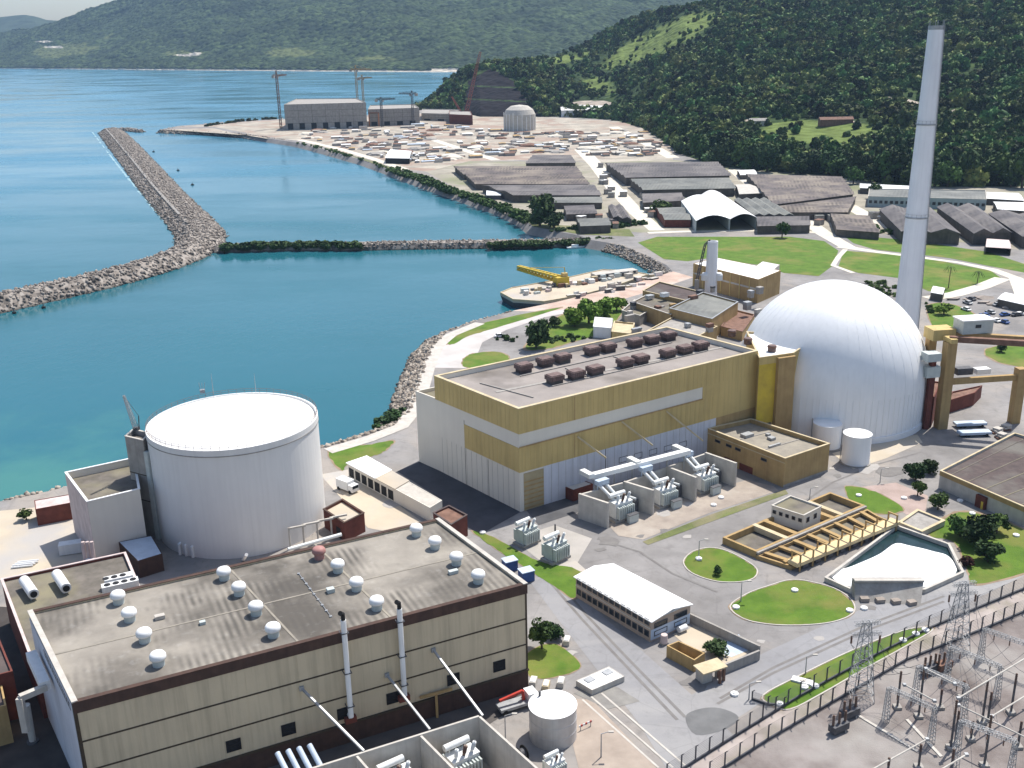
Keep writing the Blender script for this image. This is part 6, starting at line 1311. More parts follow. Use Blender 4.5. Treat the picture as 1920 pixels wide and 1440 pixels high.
def boom_crane(u,v,tu,tv,m,label,w=2.6):
    b=P(u,v); z=H(b,tv); rt=thing('crawler_crane',label,'crane',b,'crawler cranes before the dark cut slope'); tip=Vector((b.x,b.y,z)); pu=proj(tip)[0]; tip.x+=(tu-pu)*mpp(tip)
    mb=MB(); lattice(mb,b+Vector((0,0,3)),tip,w,w*.5,18,.26); mb.build('boom',m,rt); mb=MB(); mb.box(b+Vector((-1,0,2.8)),(7,5,3.2)); mb.build('cab',M['red'],rt)
    for y in (-2.6,2.6): mb=MB(); mb.box(b+Vector((0,y,.7)),(8,1.2,1.4)); mb.build('track',M['black'],rt)
    mb=MB(); mb.bar(tip,b+Vector((-5,0,5)),.25); mb.build('stay',M['steel_d'],rt); mb=MB(); mb.bar(tip,(tip.x,tip.y,tip.z-z*.35),.22); mb.build('hoist_rope',M['steel_d'],rt)
M['boom']=mat('red crane steel',(.33,.10,.07),(.24,.07,.05),1,.6)
boom_crane(873,222,899,98,M['boom'],'huge red brown lattice boom crane leaning before the dark cut slope',5.)
boom_crane(870,224,848,181,M['boom'],'smaller red lattice boom crane crossing the huge one',2.6)
b=P(702,237); rt=thing('site_gantry','orange portal frame between the two unfinished blocks','gantry',b)
for o_ in (-6,6): mb=MB(); mb.bar(b+Vector((o_,0,0)),b+Vector((o_,0,16)),1.2); mb.build('leg',mat('orange steel',(.5,.2,.08),(.4,.15,.06),1,.6),rt)
mb=MB(); mb.bar(b+Vector((-7,0,16.6)),b+Vector((7,0,16.6)),1.4); mb.build('beam',M['rust'],rt)
# construction clutter: sheds, roofs, heaps, each one its own
PAL=[('white roofed site shed','white'),('pale grey site shed','conc_l'),('pale blue roofed site shed','lblue'),('brown roofed site shed','rust'),('dark roofed site shed','ware1'),('tan roofed site shed','ochre_b')]
def in_poly(x,y,q_):
    c=False; j=len(q_)-1
    for i in range(len(q_)):
        if (q_[i][1]>y)!=(q_[j][1]>y) and x<(q_[j][0]-q_[i][0])*(y-q_[i][1])/(q_[j][1]-q_[i][1])+q_[i][0]: c=not c
        j=i
    return c
site=[(545,252),(640,238),(800,230),(930,246),(1010,250),(1100,246),(1235,242),(1250,290),(1130,296),(1000,288),(880,300),(820,306),(740,304),(690,290),(620,272)]
for k,(pal,mk) in enumerate(PAL):
    protos=[]
    for j in range(3):
        L_=random.uniform(9,22); W_=random.uniform(5,11); hh=random.uniform(1.2,2.8)
        rt=thing('site_shed','low %s among the clutter of the construction ground'%pal,'shed',(0,0,0),'%ss on the construction ground'%pal)
        mb=MB(); mb.box((0,0,hh/2),(L_*.96,W_*.94,hh)); mb.build('wall',M['conc'] if k%2 else M['conc_l'],rt)
        mb=MB(); mb.hexa([(x,y,hh) for x,y in ((-L_/2,-W_/2),(L_/2,-W_/2),(L_/2,W_/2),(-L_/2,W_/2))],[(x,y,hh+.6) for x,y in ((-L_/2,-.1),(L_/2,-.1),(L_/2,.1),(-L_/2,.1))]); mb.build('roof',M[mk if mk!='white' else 'white_roof'],rt)
        protos.append(rt)
    cnt=0; tot=(50,55,26,62,66,36)[k]
    while cnt<tot:
        u=random.uniform(545,1250); v=random.uniform(228,306)
        if not in_poly(u,v,site): continue
        if k in (0,2) and u>900 and random.random()<.6: continue
        if abs(np.interp(u,[800,860,930],[258,278,300])-v)<5 and 795<u<935: continue
        p=P(u,v); y_=random.choice([.15,.2,.25,1.75])+random.uniform(-.06,.06)
        if cnt<3: protos[cnt].location=p; protos[cnt].rotation_euler=(0,0,y_); protos[cnt].scale=(.7,.7,1)
        else: copy_tree(protos[cnt%3],p,y_,scale=(random.uniform(.35,.9),random.uniform(.4,.9),random.uniform(.6,1.2)))
        cnt+=1
# heaps of soil and material
hm=[('sandy','path'),('brown','rust'),('grey','conc')]
for k,(nm,mk) in enumerate(hm):
    for j in range(26):
        while True:
            u=random.uniform(560,1250); v=random.uniform(230,304)
            if in_poly(u,v,site): break
        p=P(u,v); r_=random.uniform(3,8); mb=MB()
        V,T=ICO2; an=random.uniform(0,6.28); vs=[]
        for q_ in V: s_=1+.25*noise.noise(Vector(q_)*2+Vector((j,k,0))*5); vs.append((p.x+q_[0]*r_*s_*1.3,p.y+q_[1]*r_*s_,max(-.1,q_[2]*r_*.4*s_)))
        mb.add(vs,[tuple(t_) for t_ in T]); mb.build('spoil_heap',M[mk],None,loc=p,label='low %s heap of spoil on the construction ground'%nm,cat='heap',group='%s spoil heaps on the construction ground'%nm)
# small sheds and clutter in the depot
dep=[[(1080,380),(1130,380),(1190,428),(1090,430)],[(1600,368),(1660,378),(1690,428),(1640,420)],[(1520,400),(1560,402),(1610,440),(1540,430)],[(1125,312),(1150,340),(1180,372),(1120,372)],[(1200,360),(1240,360),(1240,420),(1226,420)]]
pr=[]
for j,(mk,nm) in enumerate((('ware1','dark'),('white_roof','white'),('rust','brown'),('ware3','grey'))):
    for _ in range(9):
        q_=random.choice(dep)
        while True:
            u=random.uniform(min(x for x,y in q_),max(x for x,y in q_)); v=random.uniform(min(y for x,y in q_),max(y for x,y in q_))
            if in_poly(u,v,q_): break
        p=P(u,v); L_=random.uniform(4,9);W_=random.uniform(3,5);hh=random.uniform(2.4,3.6); y_=random.choice([.1,.8,1.5]); rt=thing('depot_hut','small %s roofed hut among the long depot roofs'%nm,'hut',p,'small %s huts in the depot'%nm)
        mb=MB(); mb.box(p+Vector((0,0,hh/2)),(L_*.95,W_*.95,hh),y_); mb.build('wall',M['conc'],rt); mb=MB(); mb.box(p+Vector((0,0,hh+.12)),(L_,W_,.24),y_); mb.build('roof',M[mk],rt)
# ================================================================ works between hall, basin and lawn
def fb(label,px,h,wall,roof,vb=None,**k): return building(k.pop('name','works_building'),label,[P(u,v,h) for u,v in px],h,wall,roof,par=k.pop('par',.4),th=.3,coping=k.pop('coping',None),**k)
bb=P(1422,568); hB=H(bb,523)
r1_,p1_,_=fb('ochre works building with a bright white sheet roof behind the dome',[(1300,494),(1422,524),(1464,507),(1345,483)],hB,M['ochre_b'],M['white_roof'],par=.1)
wa=Wall(*face(p1_,P(1300,494,hB),P(1422,524,hB)))
for k in range(7): wa.panel('pilaster',M['ochre'],r1_,wa.L*(k+.1)/7,wa.L*(k+.1)/7+.5,0,hB-.3,.2)
wa.panel('band',M['conc_l'],r1_,0,wa.L,hB*.55,hB*.62,.1)
fb('small white roofed shed behind the ochre works building beside the lawn',[(1418,498),(1450,506),(1462,496),(1430,490)],4.5,M['conc_l'],M['white_roof'],par=.1)
fb('ochre block with a grey green flat roof at the foot of the short white stack',[(1255,578),(1335,598),(1384,566),(1318,548)],8,M['ochre_b'],M['ware3'],par=.5,coping=M['steel'])
fb('grey roof slab left of the short white stack, the middle one of three steps',[(1186,566),(1258,590),(1296,566),(1228,545)],6,M['ochre_b'],M['roof_dirt'],coping=M['conc_l'])
fb('grey roof slab highest and farthest of the three steps left of the short white stack',[(1205,545),(1296,566),(1318,548),(1236,528)],7.2,M['ochre_b'],M['roof_brown'],coping=M['ochre_l'])
fb('low stepped grey roof nearest the white hut, lowest of the three steps',[(1166,582),(1200,592),(1228,576),(1190,562)],4,M['conc'],M['roof_dirt'],coping=M['conc_l'])
fb('low beige flat roof between ochre hall and the stepped roofs',[(1210,622),(1290,640),(1345,612),(1262,594)],5,M['ochre_b'],M['conc'],coping=M['ochre_l'])
fb('rusty brown flat roof beside the dome on the sea side',[(1352,612),(1392,622),(1415,590),(1375,580)],3.5,M['ochre_b'],M['rust'],coping=M['rust'])
for k,(u,v,lab) in enumerate(((1218,560,'pale vent cowl on the stepped grey roof'),(1246,556,'white box unit on the farthest stepped roof'))):
    p=P(u,v,7.3 if k else 6); rt=thing('roof_unit',lab,'unit',p); mb=MB(); mb.box(p+Vector((0,0,.7)),(3,2.2,1.3),ang2); mb.build('housing',M['white'] if k else M['conc_l'],rt); mb=MB(); mb.box(p+Vector((0,0,1.4)),(3.2,2.4,.15),ang2); mb.build('lid',M['steel'],rt)
for k in range(18):
    g2_=random.Random(40+k); u=g2_.uniform(1170,1430); v=g2_.uniform(540,625); p=P(u,v,g2_.choice([4.5,6.,7.])); s_=(g2_.uniform(1,4),g2_.uniform(1,2.4),g2_.uniform(.6,1.6)); rt=thing('plant_unit','small weathered plant unit among the stepped roofs behind the dome','unit',p,'plant units on the stepped roofs'); mb=MB(); mb.box(p+Vector((0,0,-.4)),(s_[0]*.9,s_[1]*.9,1.8),ang2); mb.build('base',M['conc'],rt); mb=MB(); mb.box(p+Vector((0,0,.5+s_[2]/2)),s_,ang2); mb.build('housing',M[g2_.choice(['conc','steel','rust','conc_l','ochre_b','steel_d'])],rt)
# short white stack
b=P(1332,560); z=H(b,452); rt=thing('short_stack','short thick pale stack rising beside the ochre works building','chimney',b); mb=MB(); r_=11*mpp(b); mb.lathe(b,[(r_*1.05,0),(r_,z*.2),(r_*.86,z),(r_*.7,z),(r_*.68,z-2)],28); mb.build('shaft',M['stack'],rt)
for dx,dy in ((-2.6,1.),(2.9,.4)): mb=MB(); q_=b+Vector((dx,dy-1.2,8.)); mb.lathe(q_,[(1.6,0),(1.6,2.2),(1.2,3.),(.05,3.3)],18,True); mb.build('filter_drum',M['white'],rt,smooth=False)
a=P(1308,498,H(P(1318,560),498)); tp_=Vector((b.x-2.2,b.y,z+.2)); rt=thing('stack_derrick','bent grey lattice arm hooked over the top of the short stack','derrick',(a.x,a.y,0)); mb=MB(); m1=lerp(a,tp_,.75); m1.z+=1.; lattice(mb,(a.x,a.y,8.),m1,.9,.7,9,.09); lattice(mb,m1,tp_+Vector((1.,0,.3)),.7,.4,3,.09); mb.build('arm',M['steel_d'],rt); mb=MB(); mb.box((a.x,a.y,4.),(1.6,1.6,8.)); mb.build('pedestal',M['conc'],rt)
# white hut with ochre side
hq_=[(1112,608),(1142,612),(1148,598),(1122,594)]
gable('garden_hut','white pitched roof hut with ochre wall on the lawn behind the ochre hall',[(1112,612),(1146,615),(1150,598),(1118,596)],4.2,M['white_roof'],1,rise=2.,wall=M['white'],cat='hut')
fb('ochre flat roofed hut attached to the white pitched hut',[(1147,622),(1182,626),(1190,606),(1152,602)],4,M['ochre'],M['ochre_l'],coping=M['ochre_l'])
# pipes and boxes on the sea side of the dome
for k,(u,v,s_) in enumerate(((1345,640,2.),(1358,632,2.6),(1330,628,1.8),(1310,622,2.))):
    pass
# ================================================================ barge with yellow crane
ZD=0.
hull=[(938,549),(960,540),(1050,524),(1130,506),(1180,508),(1216,515),(1150,538),(1080,556),(1020,566),(962,562)]
HZ=-.3; pts=ccw([(p.x,p.y) for p in PP(hull,HZ)]); cxy=PP([(1070,536)],HZ)[0]
bg_=thing('barge','long pale barge moored at the quay, deck crowded with gear','barge',(cxy.x,cxy.y,WZ))
lo_=inset(pts,1.2); mb=MB(); n_=len(pts); mb.hexa([(p[0],p[1],WZ-1) for p in lo_],[(p[0],p[1],HZ-1.2) for p in pts]); mb.build('hull',M['steel_d'],bg_); mb=MB(); mb.hexa([(p[0],p[1],HZ-1.199) for p in pts],[(p[0],p[1],HZ) for p in pts]); mb.build('deck',M['tanyard'],bg_)
mb=MB(); mb.ring(inset(pts,-.05),inset(pts,.35),HZ-.6,HZ+.35); mb.build('bulwark',M['ochre_l'],bg_)
yb=math.atan2((P(1216,515)-P(938,549)).y,(P(1216,515)-P(938,549)).x)
g=random.Random(5)
for k in range(48):
    t_=.08+.84*k/48+g.uniform(-.02,.02); q_=lerp(P(960,556,HZ),P(1205,514,HZ),t_)+Vector((g.uniform(-1,1),g.uniform(-2.5,5.,),0)); s_=(g.uniform(1,3.6),g.uniform(.8,2.2),g.uniform(.4,2.)); mb=MB(); mb.box(q_+Vector((0,0,s_[2]/2)),s_,yb+g.uniform(-.2,.2)); mb.build('deck_cargo',M[g.choice(['conc_l','rust','ochre_l','equip','pink','steel_d','white'])],bg_)
mb=MB(); q_=P(1152,516,HZ); mb.box(q_+Vector((0,0,.9)),(22,5,1.8),yb); mb.build('deckhouse',M['conc_l'],bg_)
for k in range(6): mb=MB(); p=q_+Vector((math.cos(yb)*(-9+k*3.6)+math.sin(yb)*3.02*.84,math.sin(yb)*(-9+k*3.6)-math.cos(yb)*3.02*.84,1.)); mb.box(p,(1.6,.06,1.1),yb); mb.build('window',M['glass'],bg_)
b=P(1052,535,HZ); tip=P(970,501,H(b,512)); rt=thing('barge_crane','yellow lattice boom crane on the barge deck, its boom over the water','crane',b); mb=MB(); mb.box(b+Vector((0,0,2.2)),(6,4.4,3.6),yb); mb.build('house',M['yellow'],rt); mb=MB(); mb.box(b+Vector((1.5,0,4.8)),(2.4,2.,1.6),yb); mb.build('cab',M['ochre'],rt)
tip=P(972,502,4.); mb=MB(); lattice(mb,b+Vector((-1,0,3.)),tip,2.4,1.6,12,.3); mb.build('boom',M['yellow'],rt); mb=MB(); mb.bar(b+Vector((2,0,4)),b+Vector((1.5,.5,8)),.4); mb.bar(b+Vector((1.5,.5,8)),tip,.18); mb.build('mast',M['yellow'],rt)
for k in range(22):
    u=g.uniform(1070,1235); v=np.interp(u,[1060,1240],[560,518])+g.uniform(-3,9); p=P(u,v); s_=(g.uniform(1.4,5),g.uniform(1,2.4),g.uniform(.5,2.2)); y_=yb+g.uniform(-.3,.3); rt=thing('quay_crate','weathered crate in the row of cargo along the quay beside the barge','crate',p,'crates on the barge quay'); mb=MB(); mb.box(p+Vector((0,0,s_[2]/2)),s_,y_); mb.build('body',M[g.choice(['rust','conc_l','pink','steel_d','ochre_l','white'])],rt); mb=MB(); mb.box(p+Vector((0,0,s_[2]+.06)),(s_[0]*1.04,s_[1]*1.04,.12),y_); mb.build('lid',M['conc_l'],rt)
# boats and buoys
for (u,v,L_,lab) in ((1082,465,12,'small white boat near the right end of the causeway'),(1112,461,16,'slim white boat moored at the basin corner below the causeway'),(684,461,4,'tiny white boat at the middle of the causeway')):
    b=P(u,v,WZ); rt=thing('boat',lab,'boat',b); s=Vector((.95,.3,0)).normalized(); n_=Vector((-s.y,s.x,0)); W_=L_*.2
    lo_=[b-s*L_*.45-n_*W_*.3,b+s*L_*.2-n_*W_*.35,b+s*L_*.42,b+s*L_*.2+n_*W_*.35,b-s*L_*.45+n_*W_*.3]; hi_=[b-s*L_*.5-n_*W_*.5,b+s*L_*.2-n_*W_*.55,b+s*L_*.5,b+s*L_*.2+n_*W_*.55,b-s*L_*.5+n_*W_*.5]
    mb=MB(); mb.hexa([q_-Vector((0,0,.4)) for q_ in lo_],[q_+Vector((0,0,.9)) for q_ in hi_]); mb.build('hull',M['white'],rt); mb=MB(); mb.box(b-s*L_*.1+Vector((0,0,1.5)),(L_*.3,W_*.6,1.2),math.atan2(s.y,s.x)); mb.build('cabin',M['white_roof'],rt)
for k,(u,v) in enumerate(((288,285),(334,320),(361,347),(27,588),(82,578))):
    b=P(u,v,WZ); lab=('dark buoy','farthest','') ; rt=thing('buoy',('dark buoy in the rear lagoon, farthest along the breakwater','dark buoy in the rear lagoon, middle one along the breakwater','dark buoy in the rear lagoon, nearest the breakwater bend','dark buoy off the left breakwater arm, the left one','dark buoy off the left breakwater arm, the right one')[k],'buoy',b,'buoys beside the breakwater'); r_=1.3 if v<400 else .9
    mb=MB(); mb.lathe(b,[(r_*.6,-.4),(r_,.1),(r_*.9,.8),(.1,1.1)],14,True); mb.build('float',M['black'],rt); mb=MB(); mb.tube(b+Vector((0,0,1)),b+Vector((0,0,2.6)),.25,.1,6); mb.build('top_mark',M['steel_d'],rt)
# ================================================================ gantry right of the dome
g1=P(1763,802); gz=H(g1,641); g2=P(1900,792); 
gt=thing('crane_gantry','tall ochre concrete crane gantry standing right of the dome','gantry',g1)
gd_=(g2-g1).normalized(); gn_=Vector((-gd_.y,gd_.x,0))
def col_(p,z,w_,m,nm='column'): mb=MB(); mb.box(p+Vector((0,0,z/2)),(w_,w_,z),math.atan2(gd_.y,gd_.x)); return mb.build(nm,m,gt)
col_(g1,gz,2.7,M['ochre_b']); col_(g1+gn_*9.5,gz,2.2,M['ochre_b']); g2z=H(g2,690); col_(g2,g2z,2.4,M['ochre_b'])
bL=P(1783,708,H(g1,712)); zb_=H(g1,716)
mb=MB(); mb.bar(g1+Vector((0,0,zb_))+gd_*1.36,g2+Vector((0,0,zb_))-gd_*1.21,1.1,1.6); mb.build('tie_beam',M['ochre_b'],gt)
T1=g1+Vector((0,0,gz)); T2=g1+gn_*7+Vector((0,0,gz))
mb=MB(); mb.bar(T1-gn_*2+Vector((0,0,.6)),T2+gn_*3+Vector((0,0,.6)),1.8,1.2); mb.build('runway_beam',M['ochre'],gt)
E1=P(1800,634,gz+.8); E2=P(2060,652,gz+.8); mb=MB(); mb.bar(E1-gd_*3,E2,1.6,1.5); mb.build('crane_girder',M['rust'],gt)
mb=MB(); mb.bar(E1-gd_*3+gn_*5,E2+gn_*5,1.6,1.5); mb.build('crane_girder',M['ochre_b'],gt)
mb=MB(); p=P(1762,624,gz+1.2); mb.box(p,(6.5,5,3.),math.atan2(gd_.y,gd_.x)); mb.build('end_carriage',M['ochre'],gt)
p=P(1822,617,gz+1.6); p=P(1823,622,gz+1.6); cbn=thing('crane_trolley','white roofed grey hoist house riding on the gantry girders','hoist house',p); mb=MB(); mb.box(p+Vector((0,0,1.9)),(8.6,5.,3.6),math.atan2(gd_.y,gd_.x)); mb.build('house',M['equip'],cbn); mb=MB(); mb.box(p+Vector((0,0,3.85)),(9.2,5.6,.3),math.atan2(gd_.y,gd_.x)); mb.build('roof',M['white_roof'],cbn)
mb=MB(); mb.box(p-Vector((math.sin(math.atan2(gd_.y,gd_.x))*-2.53,2.53,-2.2)),(1.6,.08,.9),math.atan2(gd_.y,gd_.x)); mb.build('window',M['glass'],cbn)
col_(P(2010,800),g2z,2.4,M['ochre_b'])
mb=MB(); q_=P(1805,702,zb_+.9); mb.box(q_+Vector((0,0,1.1)),(4.5,2.4,1.8),math.atan2(gd_.y,gd_.x)); mb.build('hoist_box',M['steel_d'],gt); mb=MB(); q_=P(1840,700,zb_+.9); mb.box(q_+Vector((0,0,.8)),(4.,2.4,1.4),math.atan2(gd_.y,gd_.x)); mb.build('hoist_box',M['white'],gt)
# link corridor between dome and gantry
for (u,v,zz,s_,lab) in ((1746,668,gz-3.5,(4,3.4,2.2),'upper pale blue corridor box between dome and gantry'),(1744,695,gz-8,(4,3.4,3.),'lower pale blue corridor box between dome and gantry')):
    p=P(u,v,zz); rt=thing('link_corridor',lab,'corridor',(p.x,p.y,0)); mb=MB(); mb.box(p,s_,.2); mb.build('box',M['equip'],rt); mb=MB(); mb.box((p.x+1,p.y+1.,(zz-s_[2]/2)/2),(1.4,1.4,zz-s_[2]/2-.002),.2); mb.build('support',M['redbrown'],rt)
fb('low dark brown shed under the gantry right of the dome',[(1775,752),(1828,736),(1842,722),(1785,734)],4,M['redbrown'],M['rust'],name='gantry_shed')
fb('dark brown annex hugging the right foot of the dome',[(1722,740),(1752,744),(1764,716),(1735,712)],9,M['redbrown'],M['rust'],name='dome_annex')
for k,(u,v,lab) in enumerate(((1818,800,'pale blue flat trailer under the gantry, the farther one'),(1826,817,'pale blue flat trailer under the gantry, the nearer one'))):
    b=P(u,v); rt=thing('trailer',lab,'trailer',b); mb=MB(); mb.box(b+Vector((0,0,1.)),(8.6,2.4,.7),.04); mb.build('bed',M['lblue'],rt)
    for x_ in (-3,-1.8,3): mb=MB(); mb.tube(b+Vector((x_,-1.1,.45)),b+Vector((x_,1.1,.45)),.45,.45,12); mb.build('axle',M['black'],rt)
for k,(u,v) in enumerate(((1868,812),(1884,806),(1876,822))):
    b=P(u,v); rt=thing('pallet_stack',('greyish heap of pallets by the gantry foot, the left one','greyish heap of pallets by the gantry foot, the right one','greyish heap of pallets by the gantry foot, the nearest one')[k],'pallets',b); 
    for j in range(3): mb=MB(); mb.box(b+Vector((.2*j,.1*j,.25+.5*j)),(2.6-.3*j,2.,.42),.3*j); mb.build('pallet',M['conc_l'] if j else M['rust'],rt)
# ================================================================ perimeter fences
def fence(label,px,h=2.8,step=3.,base=.4):
    pts=[]; raw=PP(px,0.)
    for i in range(len(raw)-1):
        n_=max(1,int((raw[i+1]-raw[i]).length/step))
        pts+=[lerp(raw[i],raw[i+1],k/n_) for k in range(n_)]
    pts.append(raw[-1]); rt=thing('perimeter_fence',label,'fence',pts[len(pts)//2]); mb=MB(); wz_=MB()
    for a,b in zip(pts,pts[1:]):
        mb.bar(a+Vector((0,0,base/2)),b+Vector((0,0,base/2)),.3,base)
        for z in np.linspace(base+.15,h,8): wz_.bar(a+Vector((0,0,z)),b+Vector((0,0,z)),.03)
    mb.build('kerb_wall',M['steel_d'],rt); wz_.build('wire',M['steel_d'],rt)
    for p in pts[:98]: m2=MB(); m2.bar(p,p+Vector((0,0,h)),.2); m2.bar(p+Vector((0,0,h)),p+Vector((.25,-.4,h+.5)),.14); m2.build('post',M['steel_d'],rt)
fence('upper dark wire fence on a low kerb between service road and switchyard',[(2030,1045),(1920,1105),(1830,1142),(1740,1180),(1620,1240),(1500,1306),(1380,1380),(1250,1462)])
fence('lower dark wire fence along the switchyard gravel, nearest the poles',[(2030,1085),(1920,1148),(1840,1182),(1700,1238),(1560,1318),(1440,1388),(1330,1458)])
fence('short dark wire fence from the service road down to the upper fence',[(1410,1312),(1440,1322),(1470,1324)],1.6,4.)
sheet('fence_strip',[(2030,1048),(1920,1108),(1740,1183),(1620,1243),(1500,1309),(1380,1383),(1250,1465),(1330,1462),(1440,1388),(1560,1318),(1700,1238),(1840,1182),(1920,1148),(2030,1085)],mat('gravel strip',(.40,.35,.32),(.27,.23,.21),.25,.95,.2,4,c3=(.22,.2,.15),sc3=.1),.045)
# ================================================================ switchyard
poles=[(1782,1404,1312),(1790,1396,1332),(1841,1356,1272),(1852,1351,1297),(1845,1437,1340),(1722,1440,1395),(1895,1338,1262),(1908,1402,1352),(1682,1328,1258),(1722,1345,1245),(1762,1328,1292),(1820,1388,1352),(1804,1310,1276),(1935,1420,1330),(1780,1470,1404),(1662,1470,1420)]
SW=[]
for k,(u,v,vt) in enumerate(poles):
    b=P(u,v); z=H(b,vt); rt=thing('busbar_pole','dark steel pole standing on the switchyard gravel','pole',b,'dark poles of the switchyard')
    mb=MB(); mb.bar(b+Vector((0,0,.5)),(b.x,b.y,z*.72),.26); mb.build('column',M['steel_d'],rt); mb=MB(); a=Vector((b.x,b.y,z*.72)); c=Vector((b.x,b.y,z))
    for j in range(7): mb.tube(lerp(a,c,j/7),lerp(a,c,(j+.8)/7),.22,.12,8)
    mb.build('insulator',M['ceram'],rt); mb=MB(); mb.box(b+Vector((0,0,.25)),(1.2,1.2,.5)); mb.build('footing',M['conc'],rt); SW.append(c)
def busbar(label,a,b,r=.13):
    rt=thing('busbar',label,'busbar',lerp(a,b,.5)); mb=MB(); mb.tube(a,b,r,r,8); mb.build('tube',M['conc_l'],rt); mb=MB()
    for e in (a,b): mb.box(e,(.5,.5,.4))
    mb.build('clamp',M['steel'],rt)
def bb(label,a,b,k):
    z=SW[k].z; busbar(label,P(a[0],a[1],z),P(b[0],b[1],z))
bb('long pale busbar tube reaching up to the right picture edge',(1797,1309),(1950,1218),0)
bb('pale busbar tube at the lower right picture edge',(1860,1343),(1960,1282),3)
bb('pale busbar tube low in the switchyard, nearest the double fence',(1630,1446),(1738,1386),5)
bb('short pale busbar tube at the bottom edge of the switchyard',(1760,1446),(1812,1415),4)
bb('thin pale busbar crossing the others toward the lower right',(1797,1322),(1930,1386),1)
bb('pale busbar tube between the two left poles of the switchyard',(1696,1284),(1752,1314),8)
bb('pale busbar tube beside the second lattice pylon',(1736,1254),(1790,1282),9)
def portal(a,b,vt,label):
    A=P(*a);B=P(*b); z=H(A,vt); rt=thing('switchyard_gantry',label,'gantry',lerp(A,B,.5),'grey lattice gantries of the switchyard')
    for p in (A,B): mb=MB(); lattice(mb,p,(p.x,p.y,z),.9,.5,9,.035); mb.build('column',M['steel'],rt)
    mb=MB(); lattice(mb,Vector((A.x,A.y,z)),Vector((B.x,B.y,z)),.6,.6,12,.03); mb.build('beam',M['steel'],rt)
    for t_ in (.2,.5,.8):
        q_=lerp(A,B,t_); mb=MB(); [mb.tube(Vector((q_.x,q_.y,z-.3-j*.2)),Vector((q_.x,q_.y,z-.3-j*.2-.15)),.13,.08,6) for j in range(6)]; mb.build('insulator',M['ceram'],rt)
    return [Vector((lerp(A,B,t_).x,lerp(A,B,t_).y,z-1.6)) for t_ in (.2,.5,.8)]
G_=[portal((1660,1352),(1745,1392),1290,'lattice gantry nearest the double fence, at the left of the switchyard'),portal((1715,1310),(1805,1350),1250,'second lattice gantry behind the leftmost one'),portal((1775,1272),(1868,1310),1214,'third lattice gantry toward the right lawn'),portal((1838,1236),(1935,1272),1180,'farthest lattice gantry of the switchyard at the right edge'),portal((1790,1440),(1890,1480),1352,'large lattice gantry at the bottom edge of the switchyard')]
for g0_,g1_ in ((0,1),(1,2),(2,3),(4,2)):
    for x_,y_ in zip(G_[g0_],G_[g1_]):
        mb=MB(); pts=[lerp(x_,y_,t_)-Vector((0,0,.7*4*t_*(1-t_))) for t_ in np.linspace(0,1,7)]
        for i_,j_ in zip(pts,pts[1:]): mb.tube(i_,j_,.03,.03,5)
        mb.build('overhead_line',M['steel_d'],None,loc=x_,label='thin bare cable strung between two lattice gantries of the switchyard',cat='cable',group='cables between the switchyard gantries')
def pylon(u,v,vt,w0,label):
    b=P(u,v); z=H(b,vt); rt=thing('lattice_pylon',label,'pylon',b,'lattice pylons by the double fence')
    for sx in (-1,1):
        for sy in (-1,1):
            mb=MB(); mb.bar(b+Vector((sx*w0/2,sy*w0/2,0)),b+Vector((sx*w0*.14,sy*w0*.14,z)),.10); mb.build('leg',M['steel'],rt)
    mb=MB(); n_=9
    for k in range(n_):
        t0,t1=k/n_,(k+1)/n_; r0_,r1_=lerp(w0/2,w0*.14,t0),lerp(w0/2,w0*.14,t1)
        for s in ((1,0),(0,1),(-1,0),(0,-1)):
            t_=Vector((-s[1],s[0],0)); n0=Vector((s[0],s[1],0))
            mb.bar(b+n0*r0_-t_*r0_+Vector((0,0,z*t0)),b+n0*r1_+t_*r1_+Vector((0,0,z*t1)),.055); mb.bar(b+n0*r0_+t_*r0_+Vector((0,0,z*t0)),b+n0*r1_-t_*r1_+Vector((0,0,z*t1)),.055); mb.bar(b+n0*r1_-t_*r1_+Vector((0,0,z*t1)),b+n0*r1_+t_*r1_+Vector((0,0,z*t1)),.05)
    mb.build('bracing',M['steel'],rt)
    for zz,w_ in ((z*.98,4.2),(z*.84,5.)):
        mb=MB(); lattice(mb,b+Vector((-w_/2,-.3,zz)),b+Vector((w_/2,.3,zz)),.6,.6,8,.028); mb.build('crossarm',M['steel'],rt)
    for x_ in (-2.3,2.3):
        mb=MB(); a=b+Vector((x_,0,z*.84-.3))
        for j in range(6): mb.tube(a-Vector((0,0,j*.25)),a-Vector((0,0,j*.25+.2)),.2,.12,8)
        mb.build('insulator',M['ceram'],rt)
    return b,z
p1=pylon(1612,1308,1165,3.6,'grey lattice pylon by the double fence, the one nearer the bottom of the picture')
p2=pylon(1792,1214,1092,3.6,'grey lattice pylon by the double fence, the one nearer the foaming basin')
for k,(p,q_) in enumerate(((p1,P(1735,1246,SW[9].z)),(p1,P(1697,1262,SW[8].z)),(p2,P(1856,1274,SW[2].z)),(p2,P(1914,1264,SW[6].z)))):
    for j,o_ in enumerate((-2.3,2.3)):
        a=p[0]+Vector((o_,0,p[1]*.84-1.9)); mb=MB(); N_=10; pts=[lerp(a,Vector(q_)+Vector((o_*.4,0,0)),t_)-Vector((0,0,2.2*4*t_*(1-t_))) for t_ in np.linspace(0,1,N_)]
        for x,y in zip(pts,pts[1:]): mb.tube(x,y,.035,.035,5)
        mb.build('overhead_line',M['steel_d'],None,loc=a,label='thin sagging cable from a lattice pylon down to the switchyard poles',cat='cable',group='cables in the switchyard')
